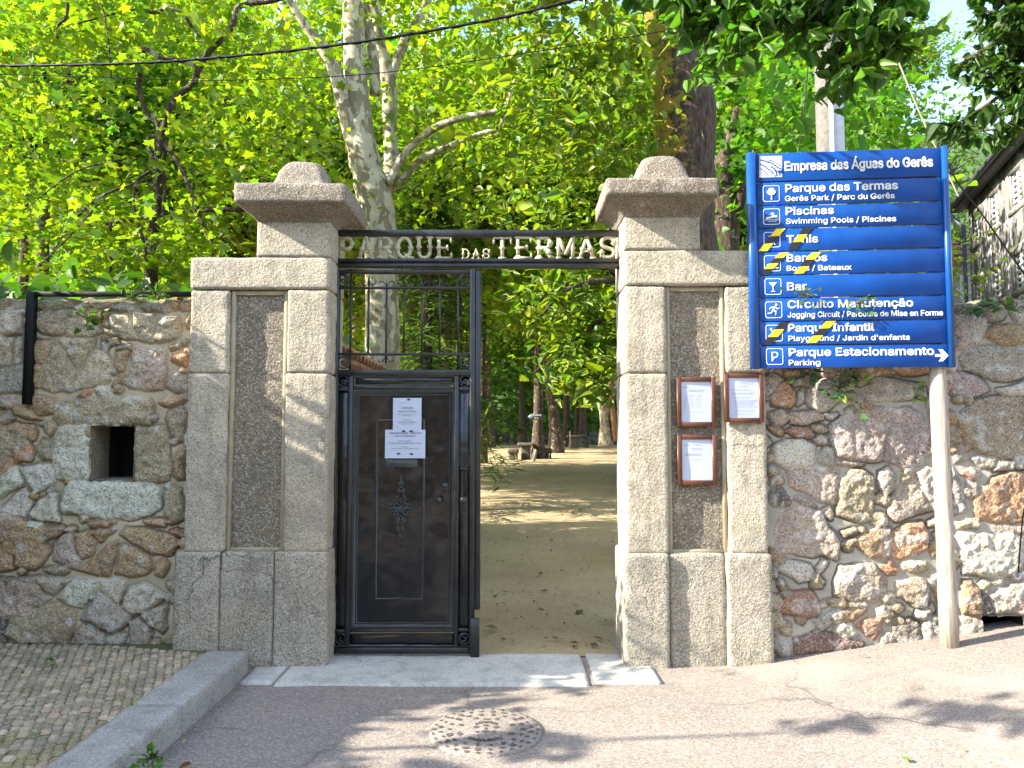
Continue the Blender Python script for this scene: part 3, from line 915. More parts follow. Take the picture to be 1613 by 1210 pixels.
# ---- left wall
YL = 5.62
wl = empty('stone_wall', (-3.6, YL, 0), 'rubble stone wall with a small square opening, mossy on top, beside the cobbled pavement', 'wall')
def topL(x):
    p = np.stack([x, 0 * x, 0 * x], 1)
    return atz(473, YL) + 0.018 * vnoise(p, 5, 71) + 0.008 * vnoise(p, 17, 72)
hx0, hx1 = atx(143.5, 715, YL), atx(212.5, 715, YL); hz0, hz1 = atz(757, YL), atz(671, YL)
xr = atx(302, 500, YL) + 0.12
rubble_wall('rubble_face', -6.4, xr, -0.05, topL, YL, LA + LB + LC, [(-6.4, atx(-6, 700, YL), 0.1, 2.5)], (0.42, 0.36, 0.235), [(hx0, hx1, hz0, hz1)], wl, seed=11, grow=.012, dirt=.7)
# opening: splayed reveals, floor, ceiling and the dark hollow behind
mb = MB(); ya = YL + 0.006; yb2 = YL + 0.27; xi = atx(172, 715, yb2)
def quad(mb_, a, b, c_, d): mb_.add([a, b, c_, d], [(0, 1, 2, 3)])
quad(mb, (hx0 - .004, ya - .02, hz0), (xi, yb2, hz0), (xi, yb2, hz1), (hx0 - .004, ya - .02, hz1))
quad(mb, (hx1 + .004, ya - .03, hz1), (hx1, yb2, hz1), (hx1, yb2, hz0), (hx1 + .004, ya - .03, hz0))
quad(mb, (hx0 - .01, ya - .025, hz0), (hx1 + .01, ya - .025, hz0), (hx1 + .01, yb2, hz0 + .012), (hx0, yb2, hz0 + .012))
quad(mb, (hx0 - .01, ya - .02, hz1), (hx0, yb2, hz1 - .004), (hx1 + .01, yb2, hz1 - .004), (hx1 + .01, ya - .02, hz1))
quad(mb, (hx0 - .03, yb2, hz0), (xi, yb2, hz0), (xi, yb2, hz1), (hx0 - .03, yb2, hz1))
mb.build('reveal', granite('reveal_stone', (0.27, 0.215, 0.14), 0.5), wl)
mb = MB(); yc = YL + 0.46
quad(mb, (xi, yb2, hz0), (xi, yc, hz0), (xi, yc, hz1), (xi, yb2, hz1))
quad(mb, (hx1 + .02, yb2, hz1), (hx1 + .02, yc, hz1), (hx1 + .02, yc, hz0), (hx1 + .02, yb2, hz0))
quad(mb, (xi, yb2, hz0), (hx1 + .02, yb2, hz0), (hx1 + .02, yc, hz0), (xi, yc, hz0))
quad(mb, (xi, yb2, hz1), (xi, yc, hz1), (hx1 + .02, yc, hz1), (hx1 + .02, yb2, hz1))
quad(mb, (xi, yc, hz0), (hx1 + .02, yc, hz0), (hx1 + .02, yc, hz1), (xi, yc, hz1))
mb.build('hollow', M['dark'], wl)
# moss on the coping
r3 = np.random.default_rng(5)
mb = MB()
for i in range(420):
    x = r3.uniform(-5.4, xr - 0.1); yy = YL + r3.uniform(0.0, 0.34)
    if vnoise(np.array([[x, yy * 2, 0]]), 2.2, 8)[0] < -0.25: continue
    zz = topL(np.array([x]))[0]
    s = r3.uniform(0.012, 0.045)
    mb.ball(x, yy, zz + 0.004, s * 1.5, s, s * 0.55, 7, 4)
mb.build('moss', M['moss'], wl, True)

# ---- right wall
YR = 5.57
wr = empty('stone_wall', (2.8, YR, 0.1), 'rubble stone wall of big pink and grey boulders in grey cement, behind the blue signboard', 'wall')
def topR(x):
    p = np.stack([x, 0 * x, 0 * x], 1)
    return atz(476, YR) + 0.05 * vnoise(p, 4.2, 73) + 0.02 * vnoise(p, 12, 74)
dh = (atx(1545, 990, YR), atx(1612, 990, YR), atz(996, YR), atz(971, YR))
rubble_wall('rubble_face', atx(1203, 700, YR) - 0.12, 5.4, -0.1, topR, YR, RD + RE + RF + RG + RH, [(atx(1618, 700, YR), 5.4, 0.3, 2.6)], (0.33, 0.305, 0.25), [dh], wr, seed=23, grow=.014, hs=(.02, .042))
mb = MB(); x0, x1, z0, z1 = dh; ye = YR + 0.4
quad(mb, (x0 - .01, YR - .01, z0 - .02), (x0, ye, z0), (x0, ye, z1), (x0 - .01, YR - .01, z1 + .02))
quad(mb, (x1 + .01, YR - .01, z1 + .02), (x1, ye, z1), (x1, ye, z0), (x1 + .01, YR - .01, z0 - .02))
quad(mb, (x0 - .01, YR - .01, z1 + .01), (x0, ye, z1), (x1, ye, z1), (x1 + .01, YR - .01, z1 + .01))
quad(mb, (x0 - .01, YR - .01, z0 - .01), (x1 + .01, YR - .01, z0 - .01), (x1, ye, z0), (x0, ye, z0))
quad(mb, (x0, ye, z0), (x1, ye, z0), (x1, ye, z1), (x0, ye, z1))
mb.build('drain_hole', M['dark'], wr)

# ================================================================== GATE PILLARS
YS = 5.46; YP = 5.505; YBK = 5.93
def pillar(right):
    if not right:
        xs_ = dict(o0=300, j0=361, j1=453, o1=519, ux0=403, ux1=521, lt=405, ub=349, pt=459, pb=870, jb=871, joint=588, bot=1050)
        cap = dict(x0=368, x1=545, t=287, b=319, dx0=414, dx1=522, dt=252, tx0=446, tx1=502)
        root = empty('gate_pillar', (-1.85, 5.6, 0), 'granite gate pillar with a domed cap and a plain roughcast panel, beside the shut gate leaf', 'pillar')
    else:
        xs_ = dict(o0=986, j0=1052, j1=1144, o1=1205, ux0=986, ux1=1103, lt=394, ub=341, pt=453, pb=872, jb=874, joint=588, bot=1056)
        cap = dict(x0=955, x1=1134, t=279, b=307, dx0=993, dx1=1101, dt=242, tx0=1015, tx1=1072)
        root = empty('gate_pillar', (1.3, 5.6, 0), 'granite gate pillar with a domed cap and notice frames, at the open side of the gate', 'pillar')
    a = xs_; ym = 640
    X = lambda px, Y=YS: atx(px, ym, Y)
    # outer x: use the pixel column at mid height
    o0 = atx(a['o0'] - (7 if not right else 0), 640, YS); o1 = atx(a['o1'] - (2 if not right else -2), 640, YS)
    if right: o0 = atx(985, 640, YS); o1 = atx(1207, 640, YS)
    j0 = atx(a['j0'] - (4 if not right else 0), 640, YS); j1 = atx(a['j1'] - (4 if not right else -1), 640, YS)
    if not right: j0 = atx(358, 640, YS); j1 = atx(449, 640, YS); o0 = atx(294, 640, YS); o1 = atx(517, 640, YS)
    zj = atz(a['joint'], YS); zt = atz(a['pt'] - 3, YS); zb = atz(a['jb'], YS); zl = atz(a['lt'], YS); zu = atz(a['ub'], YS)
    G = M['granite']
    kw = dict(r=0.018, step=0.018, amp=0.005)
    rough_boxes('jamb', [(o0, j0, YS, YBK, zb + .002, zj - .002), (o0 + .003, j0 - .002, YS + .003, YBK, zj + .002, zt - .002)], G, root, **kw)
    rough_boxes('jamb', [(j1, o1, YS, YBK, zb + .002, zj - .002), (j1 + .002, o1 - .002, YS + .003, YBK, zj + .002, zt - .002)], G, root, **kw)
    rough_boxes('panel', [(j0 - .004, j1 + .004, YP + 0.012, YBK - .01, zb, zt)], M['panel'], root, r=0.004, step=0.02, amp=0.004)
    mb = MB(); s = 0.030
    zb2 = zb + 0.002
    mb.bbox(j0 - .001, j0 + s, YP - .012, YP + .03, zb2, zt - .003, 0.006); mb.bbox(j1 - s, j1 + .001, YP - .012, YP + .03, zb2, zt - .003, 0.006)
    mb.bbox(j0 + s, j1 - s, YP - .010, YP + .03, zt - s - .003, zt - .003, 0.006); mb.bbox(j0 + s, j1 - s, YP - .010, YP + .03, zb2, zb2 + s, 0.006)
    mb.build('panel_border', M['mortar'], root)
    if not right: ux0, ux1 = atx(404, 380, YS), o1
    else: ux0, ux1 = o0, atx(1103, 370, YS)
    rough_boxes('lintel', [(o0, o1, YS - .002, YBK, zt + .002, zl)], G, root, r=0.016, step=0.022, amp=0.004)
    rough_boxes('shaft', [(ux0, ux1, YS - .002, YBK, zl + .0005, zu)], G, root, r=0.012, step=0.022, amp=0.003)
    # plinth: two blocks and a recessed middle
    pz0 = -0.12; pt = atz(a['jb'] - 1, YB) 
    if not right: b = [atx(272, 950, YB), atx(343, 950, YB), atx(429, 950, YB), atx(514, 950, YB)]
    else: b = [atx(984, 960, YB), atx(1056, 960, YB), atx(1147, 960, YB), atx(1219, 960, YB)]
    rec = 0.035 if right else 0.018
    rough_boxes('plinth', [(b[0], b[1], YB, YBK + .03, pz0, pt), (b[1] + .001, b[2] - .001, YB + rec, YBK + .03, pz0, pt - .001), (b[2], b[3], YB + (0 if right else 0.012), YBK + .03, pz0, pt)], M['plinth'], root, r=0.018, step=0.025, amp=0.004)
    # cap: cyma, slab and dome
    c = cap; yf = 5.27; ybk = 6.0
    cx0, cx1 = atx(c['x0'], 300, yf), atx(c['x1'], 300, yf); zt2 = atz(c['t'], yf); zb3 = atz(c['b'], yf)
    prof = []
    for t in np.linspace(0, 1, 9):
        e = t ** 1.7 if t < 0.6 else 0.42 + (t - 0.6) / 0.4 * 0.58
        f = e
        prof.append((zu - 0.004 + (zb3 - zu + 0.008) * t, ux0 + (cx0 + .02 - ux0) * f - 0.004, ux1 + (cx1 - .02 - ux1) * f + 0.004, YS + (yf + .02 - YS) * f, YBK + (ybk - .03 - YBK) * f, 0.015))
    V, Fc = rect_loft(prof, 16, 0.003)
    cp = np_mesh('cap', V, Fc, M['granite_cap'], root, None, False)
    rough_boxes('cap_slab', [(cx0, cx1, yf, ybk, zb3, zt2)], M['granite_cap'], cp, r=0.018, step=0.022, amp=0.005)
    dx0, dx1, dy0, dy1 = atx(c['dx0'], 285, yf + .09), atx(c['dx1'], 285, yf + .09), yf + .10, ybk - .10
    dz1 = atz(c['dt'], yf + .2)
    tx0, tx1 = atx(c['tx0'], 255, yf + .2), atx(c['tx1'], 255, yf + .2); ty0 = dy0 + (tx0 - dx0) * 1.0; ty1 = dy1 - (dx1 - tx1)
    prof = []
    pts = [(0, 0.0), (0.06, 0.0), (0.12, 0.22), (0.25, 0.40), (0.45, 0.55), (0.65, 0.68), (0.8, 0.82), (0.9, 0.94), (0.96, 1.06), (0.99, 1.25), (1.0, 1.6)]
    for t, e in pts:
        ins_ = e
        prof.append((zt2 - 0.012 + (dz1 - zt2 + .012) * t, dx0 + (tx0 - dx0) * ins_, dx1 + (tx1 - dx1) * ins_, dy0 + (ty0 - dy0) * ins_, dy1 + (ty1 - dy1) * ins_, 0.03 + 0.05 * e))
    V, Fc = rect_loft(prof, 14, 0.003)
    np_mesh('dome', V, Fc, M['granite_cap'], cp, None, True)
    return root, dict(o0=o0, o1=o1, j0=j0, j1=j1)
pl, PLi = pillar(False)
pr, PRi = pillar(True)

# ================================================================== TEXT
_tc = {}
import os
GROT = None
try:
    fp = os.path.join(bpy.utils.resource_path('LOCAL'), 'datafiles', 'fonts', 'Inter.woff2')
    if os.path.exists(fp): GROT = bpy.data.fonts.load(fp)      # ships with Blender; the built-in face is used otherwise
except Exception:
    GROT = None
def text_mesh(s, bold=0.0):
    """flat lettering: triangulated outline, unit cap height"""
    k = (s, bold)
    if k in _tc: return _tc[k]
    def mk(t):
        cu = bpy.data.curves.new('t', 'FONT'); cu.body = t; cu.size = 1; cu.offset = bold; cu.resolution_u = 3
        cu.fill_mode = 'FRONT'
        if GROT: cu.font = GROT
        o = bpy.data.objects.new('t', cu); col.objects.link(o)
        dg = bpy.context.evaluated_depsgraph_get()
        me = bpy.data.meshes.new_from_object(o.evaluated_get(dg))
        V = np.array([v.co[:] for v in me.vertices]); Fc = [tuple(p.vertices) for p in me.polygons]
        bpy.data.objects.remove(o); bpy.data.curves.remove(cu); bpy.data.meshes.remove(me)
        return V, Fc
    VH, _ = mk('H'); cap = VH[:, 1].max() - VH[:, 1].min(); b0 = VH[:, 1].min()
    V, Fc = mk(s)
    V = V[:, :2].copy(); V[:, 1] -= b0; V /= cap
    V[:, 0] -= V[:, 0].min()
    _tc[k] = (V, Fc)
    return _tc[k]
def put_text(mb, s, x0, x1, z, cap, y, bold=0.0, mapf=None):
    if bold > 0:       # heavier weight: the outline laid down again a hair to each side
        for i, (dx, dz) in enumerate(((1, 0), (-1, 0), (0, .8), (0, -.8), (.7, .6), (-.7, -.6), (.7, -.6), (-.7, .6))): put_text(mb, s, x0 + dx * bold * cap, None if x1 is None else x1 + dx * bold * cap, z + dz * bold * cap, cap, y - .00012 * (i + 1), 0.0)
    """x0..x1 fixes the width (x1 None: natural), z = baseline; lies in the plane y"""
    V, Fc = text_mesh(s, bold)
    wd = V[:, 0].max()
    sx = cap if x1 is None else (x1 - x0) / wd
    P = np.stack([x0 + V[:, 0] * sx, np.full(len(V), y), z + V[:, 1] * cap], 1)
    mb.add(P, Fc)

# ================================================================== GATE FRAME WITH LETTERING
YG = 5.72
GI = M['iron_trim']
gf = empty('gateway', (atx(755, 1030, YG), YG, 0), 'black iron overhead frame with cream cut-out lettering PARQUE DAS TERMAS between the two pillars', 'gateway')
X = lambda px, Y=YG: atx(px, 640, Y)
Xt = lambda px, Y=YG: atx(px, 395, Y)
Z = lambda py, Y=YG: atz(py, Y)
xl = Xt(520); xrr = Xt(986)
mb = MB(); mb.bbox(xl, xrr, YG - .02, YG + .03, Z(373), Z(363)); mb.build('top_rail', GI, gf)
mb = MB(); mb.bbox(xl, xrr, YG - .03, YG + .03, Z(414), Z(408.5)); mb.bbox(xl, xrr, YG - .018, YG + .02, Z(417), Z(414) - .0005); mb.bbox(xl, xrr, YG - .035, YG + .03, Z(422.5), Z(417) - .0005); mb.build('transom', GI, gf)
for (pa, pb) in ((519, 526.5), (978, 985)):
    mb = MB(); mb.bbox(X(pa) - .008 * (pa < 600), X(pb), YG - .016, YG + .05, 0.0, Z(363) - .001); mb.build('post', GI, gf)
# cut-out letters
def stroke(mb, pts, wdt, x0, zb, sx, sz, k):
    pts = [np.array((x0 + p[0] * sx, zb + p[1] * sz)) for p in pts]
    n = len(pts); L = []; R = []
    for i in range(n):
        a = pts[max(0, i - 1)]; b = pts[min(n - 1, i + 1)]
        t = (b - a) / (np.linalg.norm(b - a) + 1e-9); nn = np.array((-t[1], t[0]))
        L.append(pts[i] + nn * wdt / 2); R.append(pts[i] - nn * wdt / 2)
    y0 = YG - 0.008 - 0.00035 * k; y1 = YG + 0.008 + 0.0003 * k
    V = [(p[0], y0, p[1]) for p in L] + [(p[0], y0, p[1]) for p in R] + [(p[0], y1, p[1]) for p in L] + [(p[0], y1, p[1]) for p in R]
    Fc = []
    for i in range(n - 1):
        Fc += [(i, n + i, n + i + 1, i + 1), (2 * n + i, 2 * n + i + 1, 3 * n + i + 1, 3 * n + i), (i, i + 1, 2 * n + i + 1, 2 * n + i), (n + i, 3 * n + i, 3 * n + i + 1, n + i + 1)]
    Fc += [(0, 2 * n, 3 * n, n), (n - 1, 2 * n - 1, 4 * n - 1, 3 * n - 1)]
    mb.add(V, Fc)
def arc(cx, cz, rx, rz, a0, a1, n=10):
    return [(cx + rx * math.cos(math.radians(a0 + (a1 - a0) * i / n)), cz + rz * math.sin(math.radians(a0 + (a1 - a0) * i / n))) for i in range(n + 1)]
def stem(x): return [('s', [(x, 0.03), (x, 0.97)]), ('f', (x, 0.5)), ('f', (x - .06, 0.03)), ('f', (x + .06, .03)), ('b', [(x - .17, 0.035), (x + .17, 0.035)]), ('b', [(x - .17, 0.965), (x + .17, 0.965)])]
LET = {
 'P': stem(.22) + [('s', [(.22, .95)] + arc(.55, .70, .26, .25, 90, -90) + [(.22, .45)]), ('f', (.81, .70))],
 'A': [('s', [(.16, .03), (.5, .98)]), ('s', [(.5, .98), (.84, .03)]), ('b', [(.3, .34), (.7, .34)]), ('b', [(0, .035), (.33, .035)]), ('b', [(.67, .035), (1, .035)]), ('f', (.31, .46)), ('f', (.69, .46)), ('b', [(.4, .97), (.6, .97)])],
 'R': stem(.22) + [('s', [(.22, .95)] + arc(.52, .72, .27, .23, 90, -90) + [(.22, .49)]), ('s', [(.5, .48), (.70, .36), (.76, .12), (.98, .04)]), ('f', (.79, .72)), ('f', (.72, .3))],
 'Q': [('s', arc(.47, .5, .36, .455, 0, 360, 20)), ('s', [(.5, .2), (.72, .05), (1.0, .03)]), ('f', (.11, .5)), ('f', (.83, .5))],
 'U': [('s', [(.2, .97), (.2, .32)] + arc(.5, .32, .30, .28, 180, 360) + [(.8, .32), (.8, .97)]), ('b', [(.02, .965), (.38, .965)]), ('b', [(.62, .965), (.98, .965)]), ('f', (.2, .55)), ('f', (.8, .55))],
 'E': stem(.22) + [('b', [(.2, .95), (.9, .95)]), ('b', [(.2, .05), (.92, .05)]), ('b', [(.2, .5), (.7, .5)]), ('b', [(.88, .97), (.88, .74)]), ('b', [(.9, .03), (.9, .27)]), ('b', [(.68, .62), (.68, .38)])],
 'T': [('s', [(.5, .03), (.5, .95)]), ('f', (.5, .5)), ('b', [(.05, .95), (.95, .95)]), ('b', [(.07, .97), (.05, .68)]), ('b', [(.93, .97), (.95, .68)]), ('b', [(.3, .035), (.7, .035)])],
 'M': [('s', [(.14, .03), (.14, .97)]), ('s', [(.86, .03), (.86, .97)]), ('s', [(.14, .95), (.5, .2)]), ('s', [(.5, .2), (.86, .95)]), ('b', [(0, .035), (.29, .035)]), ('b', [(.71, .035), (1, .035)]), ('b', [(.0, .965), (.2, .965)]), ('b', [(.8, .965), (1, .965)]), ('f', (.14, .5)), ('f', (.86, .5))],
 'S': [('s', [(.84, .72)] + arc(.5, .73, .32, .23, 20, 200, 10) + [(.3, .55), (.66, .44)] + arc(.5, .28, .32, .235, 30, -160, 10)), ('b', [(.88, .95), (.84, .66)]), ('b', [(.14, .05), (.16, .34)]), ('f', (.18, .3)), ('f', (.82, .7))],
 'D': stem(.2) + [('s', [(.2, .95)] + arc(.42, .5, .42, .45, 90, -90, 12) + [(.2, .05)]), ('f', (.84, .5))],
}
mb = MB(); kk = 0
zb_, zt_ = Z(408.2), Z(373.3)
words_ = [('PARQUE', 531, 716, 1.0), ('DAS', 727, 775, 0.45), ('TERMAS', 776, 975, 1.0)]
for wd, xa, xb, hh in words_:
    n = len(wd); ww = (xb - xa) / n
    for i, ch in enumerate(wd):
        x0 = Xt(xa + i * ww); sx = (Xt(xa + (i + 1) * ww) - x0) * (0.93 if hh == 1 else .88); sz = (zt_ - zb_) * hh
        for typ, d in LET[ch]:
            kk += 1; k = kk % 17
            if typ == 's': stroke(mb, d, sx * (.175 if hh == 1 else .14), x0, zb_, sx, sz, k)
            elif typ == 'b': stroke(mb, d, sx * .10, x0, zb_, sx, sz, k)
            else:
                r = .17; cx, cz = d
                q = sz / sx
                mb_poly = [(cx - r, cz), (cx, cz - r / q), (cx + r, cz), (cx, cz + r / q)]
                y0 = YG - 0.0085 - .00035 * k; y1 = YG + .0085 + .0003 * k
                mb.prism(mb_poly, lambda p: (x0 + p[0] * sx, y0, zb_ + p[1] * sz), lambda p: (x0 + p[0] * sx, y1, zb_ + p[1] * sz))
mb.build('lettering', M['letters'], gf)

# ================================================================== GATE LEAF
def spiral(cx, cz, r0, r1, a0, turns, n=26):
    return [(cx + (r0 + (r1 - r0) * i / n) * math.cos(a0 + turns * 2 * math.pi * i / n), cz + (r0 + (r1 - r0) * i / n) * math.sin(a0 + turns * 2 * math.pi * i / n)) for i in range(n + 1)]
def circle_scroll(mb, px, py, rpx, Y, flip=1):
    c = at(px, py, Y); r = rpx / F * Y
    P = [(c[0] + a, Y, c[2] + b) for a, b in spiral(0, 0, r, r, 0, 1, 20)]
    mb.tube(P, 0.006, 6, False)
    P = [(c[0] + flip * a, Y - .004, c[2] + b) for a, b in spiral(0, 0, r, r * .12, math.pi * .8, -1.15, 22)]
    mb.tube(P, np.linspace(.006, .0085, len(P)), 6)
YD = 5.70
Xd = lambda px, py=640: atx(px, py, YD); Zd = lambda py: atz(py, YD)
leaf = empty('gate_leaf', (Xd(640, 1030), YD, 0), 'tall black iron gate leaf, shut, with an open barred grille above a panelled lower half', 'gate')
I = M['iron']; T_ = GI
mb = MB()
xL0, xL1 = Xd(524), Xd(532.5); xR0, xR1 = Xd(740), Xd(748.5)
mb.bbox(xL0, xL1, YD - .02, YD + .03, Zd(1029), Zd(425)); mb.build('hinge_stile', T_, leaf)
mb = MB()
mb.bbox(xR0, xR1, YD - .022, YD + .03, Zd(1030), Zd(425)); mb.bbox(xR1 + .0006, Xd(757), YD - .012, YD + .035, Zd(960), Zd(427))
mb.bbox(xR0 + .012, Xd(756.5), YD - .045, YD - .0225, Zd(1036), Zd(972), .006); mb.build('closing_stile', T_, leaf)
ix0, ix1 = xL1 + .0006, xR0 - .0006
mb = MB(); mb.bbox(ix0, ix1, YD - .015, YD + .02, Zd(431.5), Zd(425.5)); mb.build('grille_rail', T_, leaf)
mb = MB(); mb.bbox(ix0, ix1, YD - .010, YD + .012, Zd(455.5), Zd(451.5)); mb.build('grille_rail', T_, leaf)
mb = MB(); mb.bbox(ix0, ix1, YD - .010, YD + .012, Zd(560), Zd(556)); mb.build('grille_rail', T_, leaf)
gx = [552.5, 580.5, 608.7, 636.5, 665, 693, 721.7]
def grille_bar(i, gpx):
    mb = MB(); x = Xd(gpx, 500); r = .0068
    if i in (0, 6): z0, z1 = Zd(583), Zd(432)
    elif i in (1, 3, 5): z0, z1 = Zd(556), Zd(445)
    else: z0, z1 = Zd(572), Zd(449)
    mb.box(x - r, x + r, YD - .0075, YD + .0065, z0, z1)
    if i in (1, 3, 5):      # spear head with curled shoulders
        zt = Zd(433); zc = Zd(449)
        for sg in (-1, 1):
            P = [(x + sg * a, YD, zc + b) for a, b in ((0, .012), (.020, -.004), (.040, .002), (.052, .018), (.044, .030))]
            mb.tube(P, .0045, 5)
        mb.prism([(-.013, 0), (0, -.012), (.013, 0), (0, .062)], lambda p: (x + p[0], YD - .006, zt - .062 + p[1]), lambda p: (x + p[0], YD + .006, zt - .062 + p[1]))
    elif i in (2, 4):       # lily: three curling prongs, also below
        for (zc, up) in ((Zd(449), 1), (Zd(564), -1)):
            for sg in (-1, 1):
                P = [(x + sg * a, YD, zc + up * b) for a, b in ((0, -.035), (.006, 0), (.026, .026), (.048, .028), (.058, .014))]
                mb.tube(P, .0048, 5)
            P = [(x, YD, zc - up * .03), (x, YD, zc + up * .045)]
            mb.tube(P, [.005, .003], 5)
    mb.build('bar', T_, leaf)
for i, q in enumerate(gx): grille_bar(i, q)
for (px, py, r, fl) in ((541.5, 441.5, 9, 1), (732, 441.5, 9, -1), (541.5, 571, 9.5, 1), (732, 571, 9.5, -1), (541.5, 600, 9, 1), (732, 600, 9, -1), (537.5, 1006, 8.5, 1), (731, 1006, 8.5, -1)):
    mb = MB(); circle_scroll(mb, px, py, r, YD - .008, fl); mb.build('scroll', T_, leaf)
# lower half: frame members, panels, mouldings
mb = MB()
mb.bbox(ix0, ix1, YD - .030, YD + .02, Zd(592), Zd(583)); mb.build('rail', T_, leaf); mb = MB(); mb.bbox(ix0, ix1, YD - .024, YD + .02, Zd(1029), Zd(1019)); mb.build('rail', T_, leaf)
mb = MB()
mb.bbox(Xd(549), Xd(556.5), YD - .024, YD + .02, Zd(1018.5), Zd(592.5)); mb.build('inner_stile', T_, leaf); mb = MB(); mb.bbox(Xd(716.5), Xd(723), YD - .024, YD + .02, Zd(1018.5), Zd(592.5)); mb.build('inner_stile', T_, leaf)
mb = MB(); mb.bbox(Xd(557), Xd(716), YD - .020, YD + .02, Zd(614), Zd(608)); mb.build('rail', T_, leaf); mb = MB(); mb.bbox(Xd(557), Xd(716), YD - .016, YD + .02, Zd(995), Zd(990.5)); mb.build('rail', T_, leaf); mb = MB()
for (q0, q1, w0, w1) in ((533.5, 548.5, 616, 610), (723.5, 739.5, 616, 610), (533.5, 548.5, 996, 991), (723.5, 739.5, 994, 989)):
    mb = MB(); mb.bbox(Xd(q0), Xd(q1), YD - .020, YD + .02, Zd(w0), Zd(w1)); mb.build('rail', T_, leaf)
def frame_mould(mb, x0, x1, z0, z1, wd, y0, y1, out=True):
    """mitred moulding, sloping from y0 (outer edge) to y1 (inner edge)"""
    o = [(x0, z0), (x1, z0), (x1, z1), (x0, z1)]; i_ = [(x0 + wd, z0 + wd), (x1 - wd, z0 + wd), (x1 - wd, z1 - wd), (x0 + wd, z1 - wd)]
    m_ = [((a[0] + b[0]) / 2, (a[1] + b[1]) / 2) for a, b in zip(o, i_)]
    ym_ = min(y0, y1) - .004
    V = [(p[0], y0, p[1]) for p in o] + [(p[0], ym_, p[1]) for p in m_] + [(p[0], y1, p[1]) for p in i_]
    Fc = []
    for k in range(4):
        n = (k + 1) % 4
        Fc += [(k, n, 4 + n, 4 + k), (4 + k, 4 + n, 8 + n, 8 + k)]
    mb.add(V, Fc)
mx0, mx1, mz0, mz1 = Xd(557), Xd(716), Zd(990), Zd(614.5)
# main sheet, gently dented
nx_, nz_ = 60, 120
gx_, gz_ = np.meshgrid(np.linspace(mx0, mx1, nx_), np.linspace(mz0, mz1, nz_), indexing='ij')
pp = np.stack([gx_.ravel(), np.zeros(gx_.size), gz_.ravel()], 1)
V = pp.copy(); V[:, 1] = YD + .004 + .0025 * vnoise(pp, 4.0, 91) + .0007 * vnoise(pp, 11, 92)
idx = np.arange(gx_.size).reshape(gx_.shape); q = np.stack([idx[:-1, :-1], idx[1:, :-1], idx[1:, 1:], idx[:-1, 1:]], -1).reshape(-1, 4)
np_mesh('main_panel', V, q, I, leaf, None, True)
mb = MB(); frame_mould(mb, mx0, mx1, mz0, mz1, .030, YD - .016, YD + .004); frame_mould(mb, mx0 + .0302, mx1 - .0302, mz0 + .0302, mz1 - .0302, .014, YD - .001, YD + .008)
mb.build('panel_moulding', T_, leaf)
mb = MB(); frame_mould(mb, Xd(592.5), Xd(670), Zd(946), Zd(660), .019, YD + .006, YD + .006); mb.V[-1][4:8, 1] = YD - .014; mb.build('raised_moulding', M['iron_relief'], leaf)
mb = MB(); frame_mould(mb, Xd(557), Xd(716), Zd(607.5), Zd(592.5), .014, YD - .012, YD + .002); mb.bbox(Xd(557) + .012, Xd(716) - .012, YD + .002, YD + .02, Zd(606), Zd(594)); mb.build('upper_panel', I, leaf)
mb = MB(); frame_mould(mb, Xd(549), Xd(722.5), Zd(1018.5), Zd(996), .016, YD - .020, YD + .002); mb.bbox(Xd(550), Xd(722), YD + .002, YD + .02, Zd(1017), Zd(998)); mb.build('lower_panel', I, leaf)
mb = MB(); mb.bbox(Xd(533), Xd(548.8), YD + .008, YD + .02, Zd(1018), Zd(592)); mb.build('side_panel', I, leaf)
mb = MB(); mb.bbox(Xd(723.2), Xd(740), YD + .004, YD + .02, Zd(1018), Zd(592)); frame_mould(mb, Xd(723.4), Xd(739.6), Zd(735), Zd(616.5), .008, YD - .004, YD + .004); mb.bbox(Xd(724), Xd(739), YD - .006, YD + .004, Zd(742), Zd(736)); mb.build('side_panel', I, leaf)
# letter plate, lock, knobs
mb = MB(); mb.bbox(Xd(609), Xd(659), YD - .010, YD + .004, Zd(736), Zd(722.5), .005); mb.bbox(Xd(615), Xd(652), YD - .014, YD - .0102, Zd(732), Zd(726), .003); mb.build('letter_plate', plain('letter_plate', (0.05, .06, .058), .4, bump=.4), leaf)
def knob(px, py, r, Y0, nm='knob'):
    c = at(px, py, Y0); mb = MB()
    mb.tube([(c[0], Y0, c[2]), (c[0], Y0 - .03, c[2])], [r * .75, r * .45], 12)
    V = []; 
    for j, (yy, rr) in enumerate(((-.03, .5), (-.04, 1.0), (-.05, .95), (-.062, .35))):
        for k in range(12):
            a = k / 12 * 2 * math.pi; f = 1 if k % 2 else .78
            V.append((c[0] + r * rr * f * math.cos(a), Y0 + yy, c[2] + r * rr * f * math.sin(a)))
    Fc = [(j * 12 + k, j * 12 + (k + 1) % 12, (j + 1) * 12 + (k + 1) % 12, (j + 1) * 12 + k) for j in range(3) for k in range(12)] + [tuple(36 + k for k in range(12))]
    mb.add(V, Fc); mb.build(nm, M['iron_relief'], leaf)
knob(692.5, 787, .026, YD); knob(731, 787, .032, YD)
mb = MB(); c = at(702, 768, YD); mb.bbox(c[0] - .018, c[0] + .018, YD - .012, YD + .006, c[2] - .032, c[2] + .032, .006); mb.ball(c[0], YD - .016, c[2] - .008, .012, .012, .012); mb.tube([(c[0], YD - .012, c[2] + .012), (c[0], YD - .03, c[2] + .012)], .012, 10); mb.build('lock', M['iron_relief'], leaf)
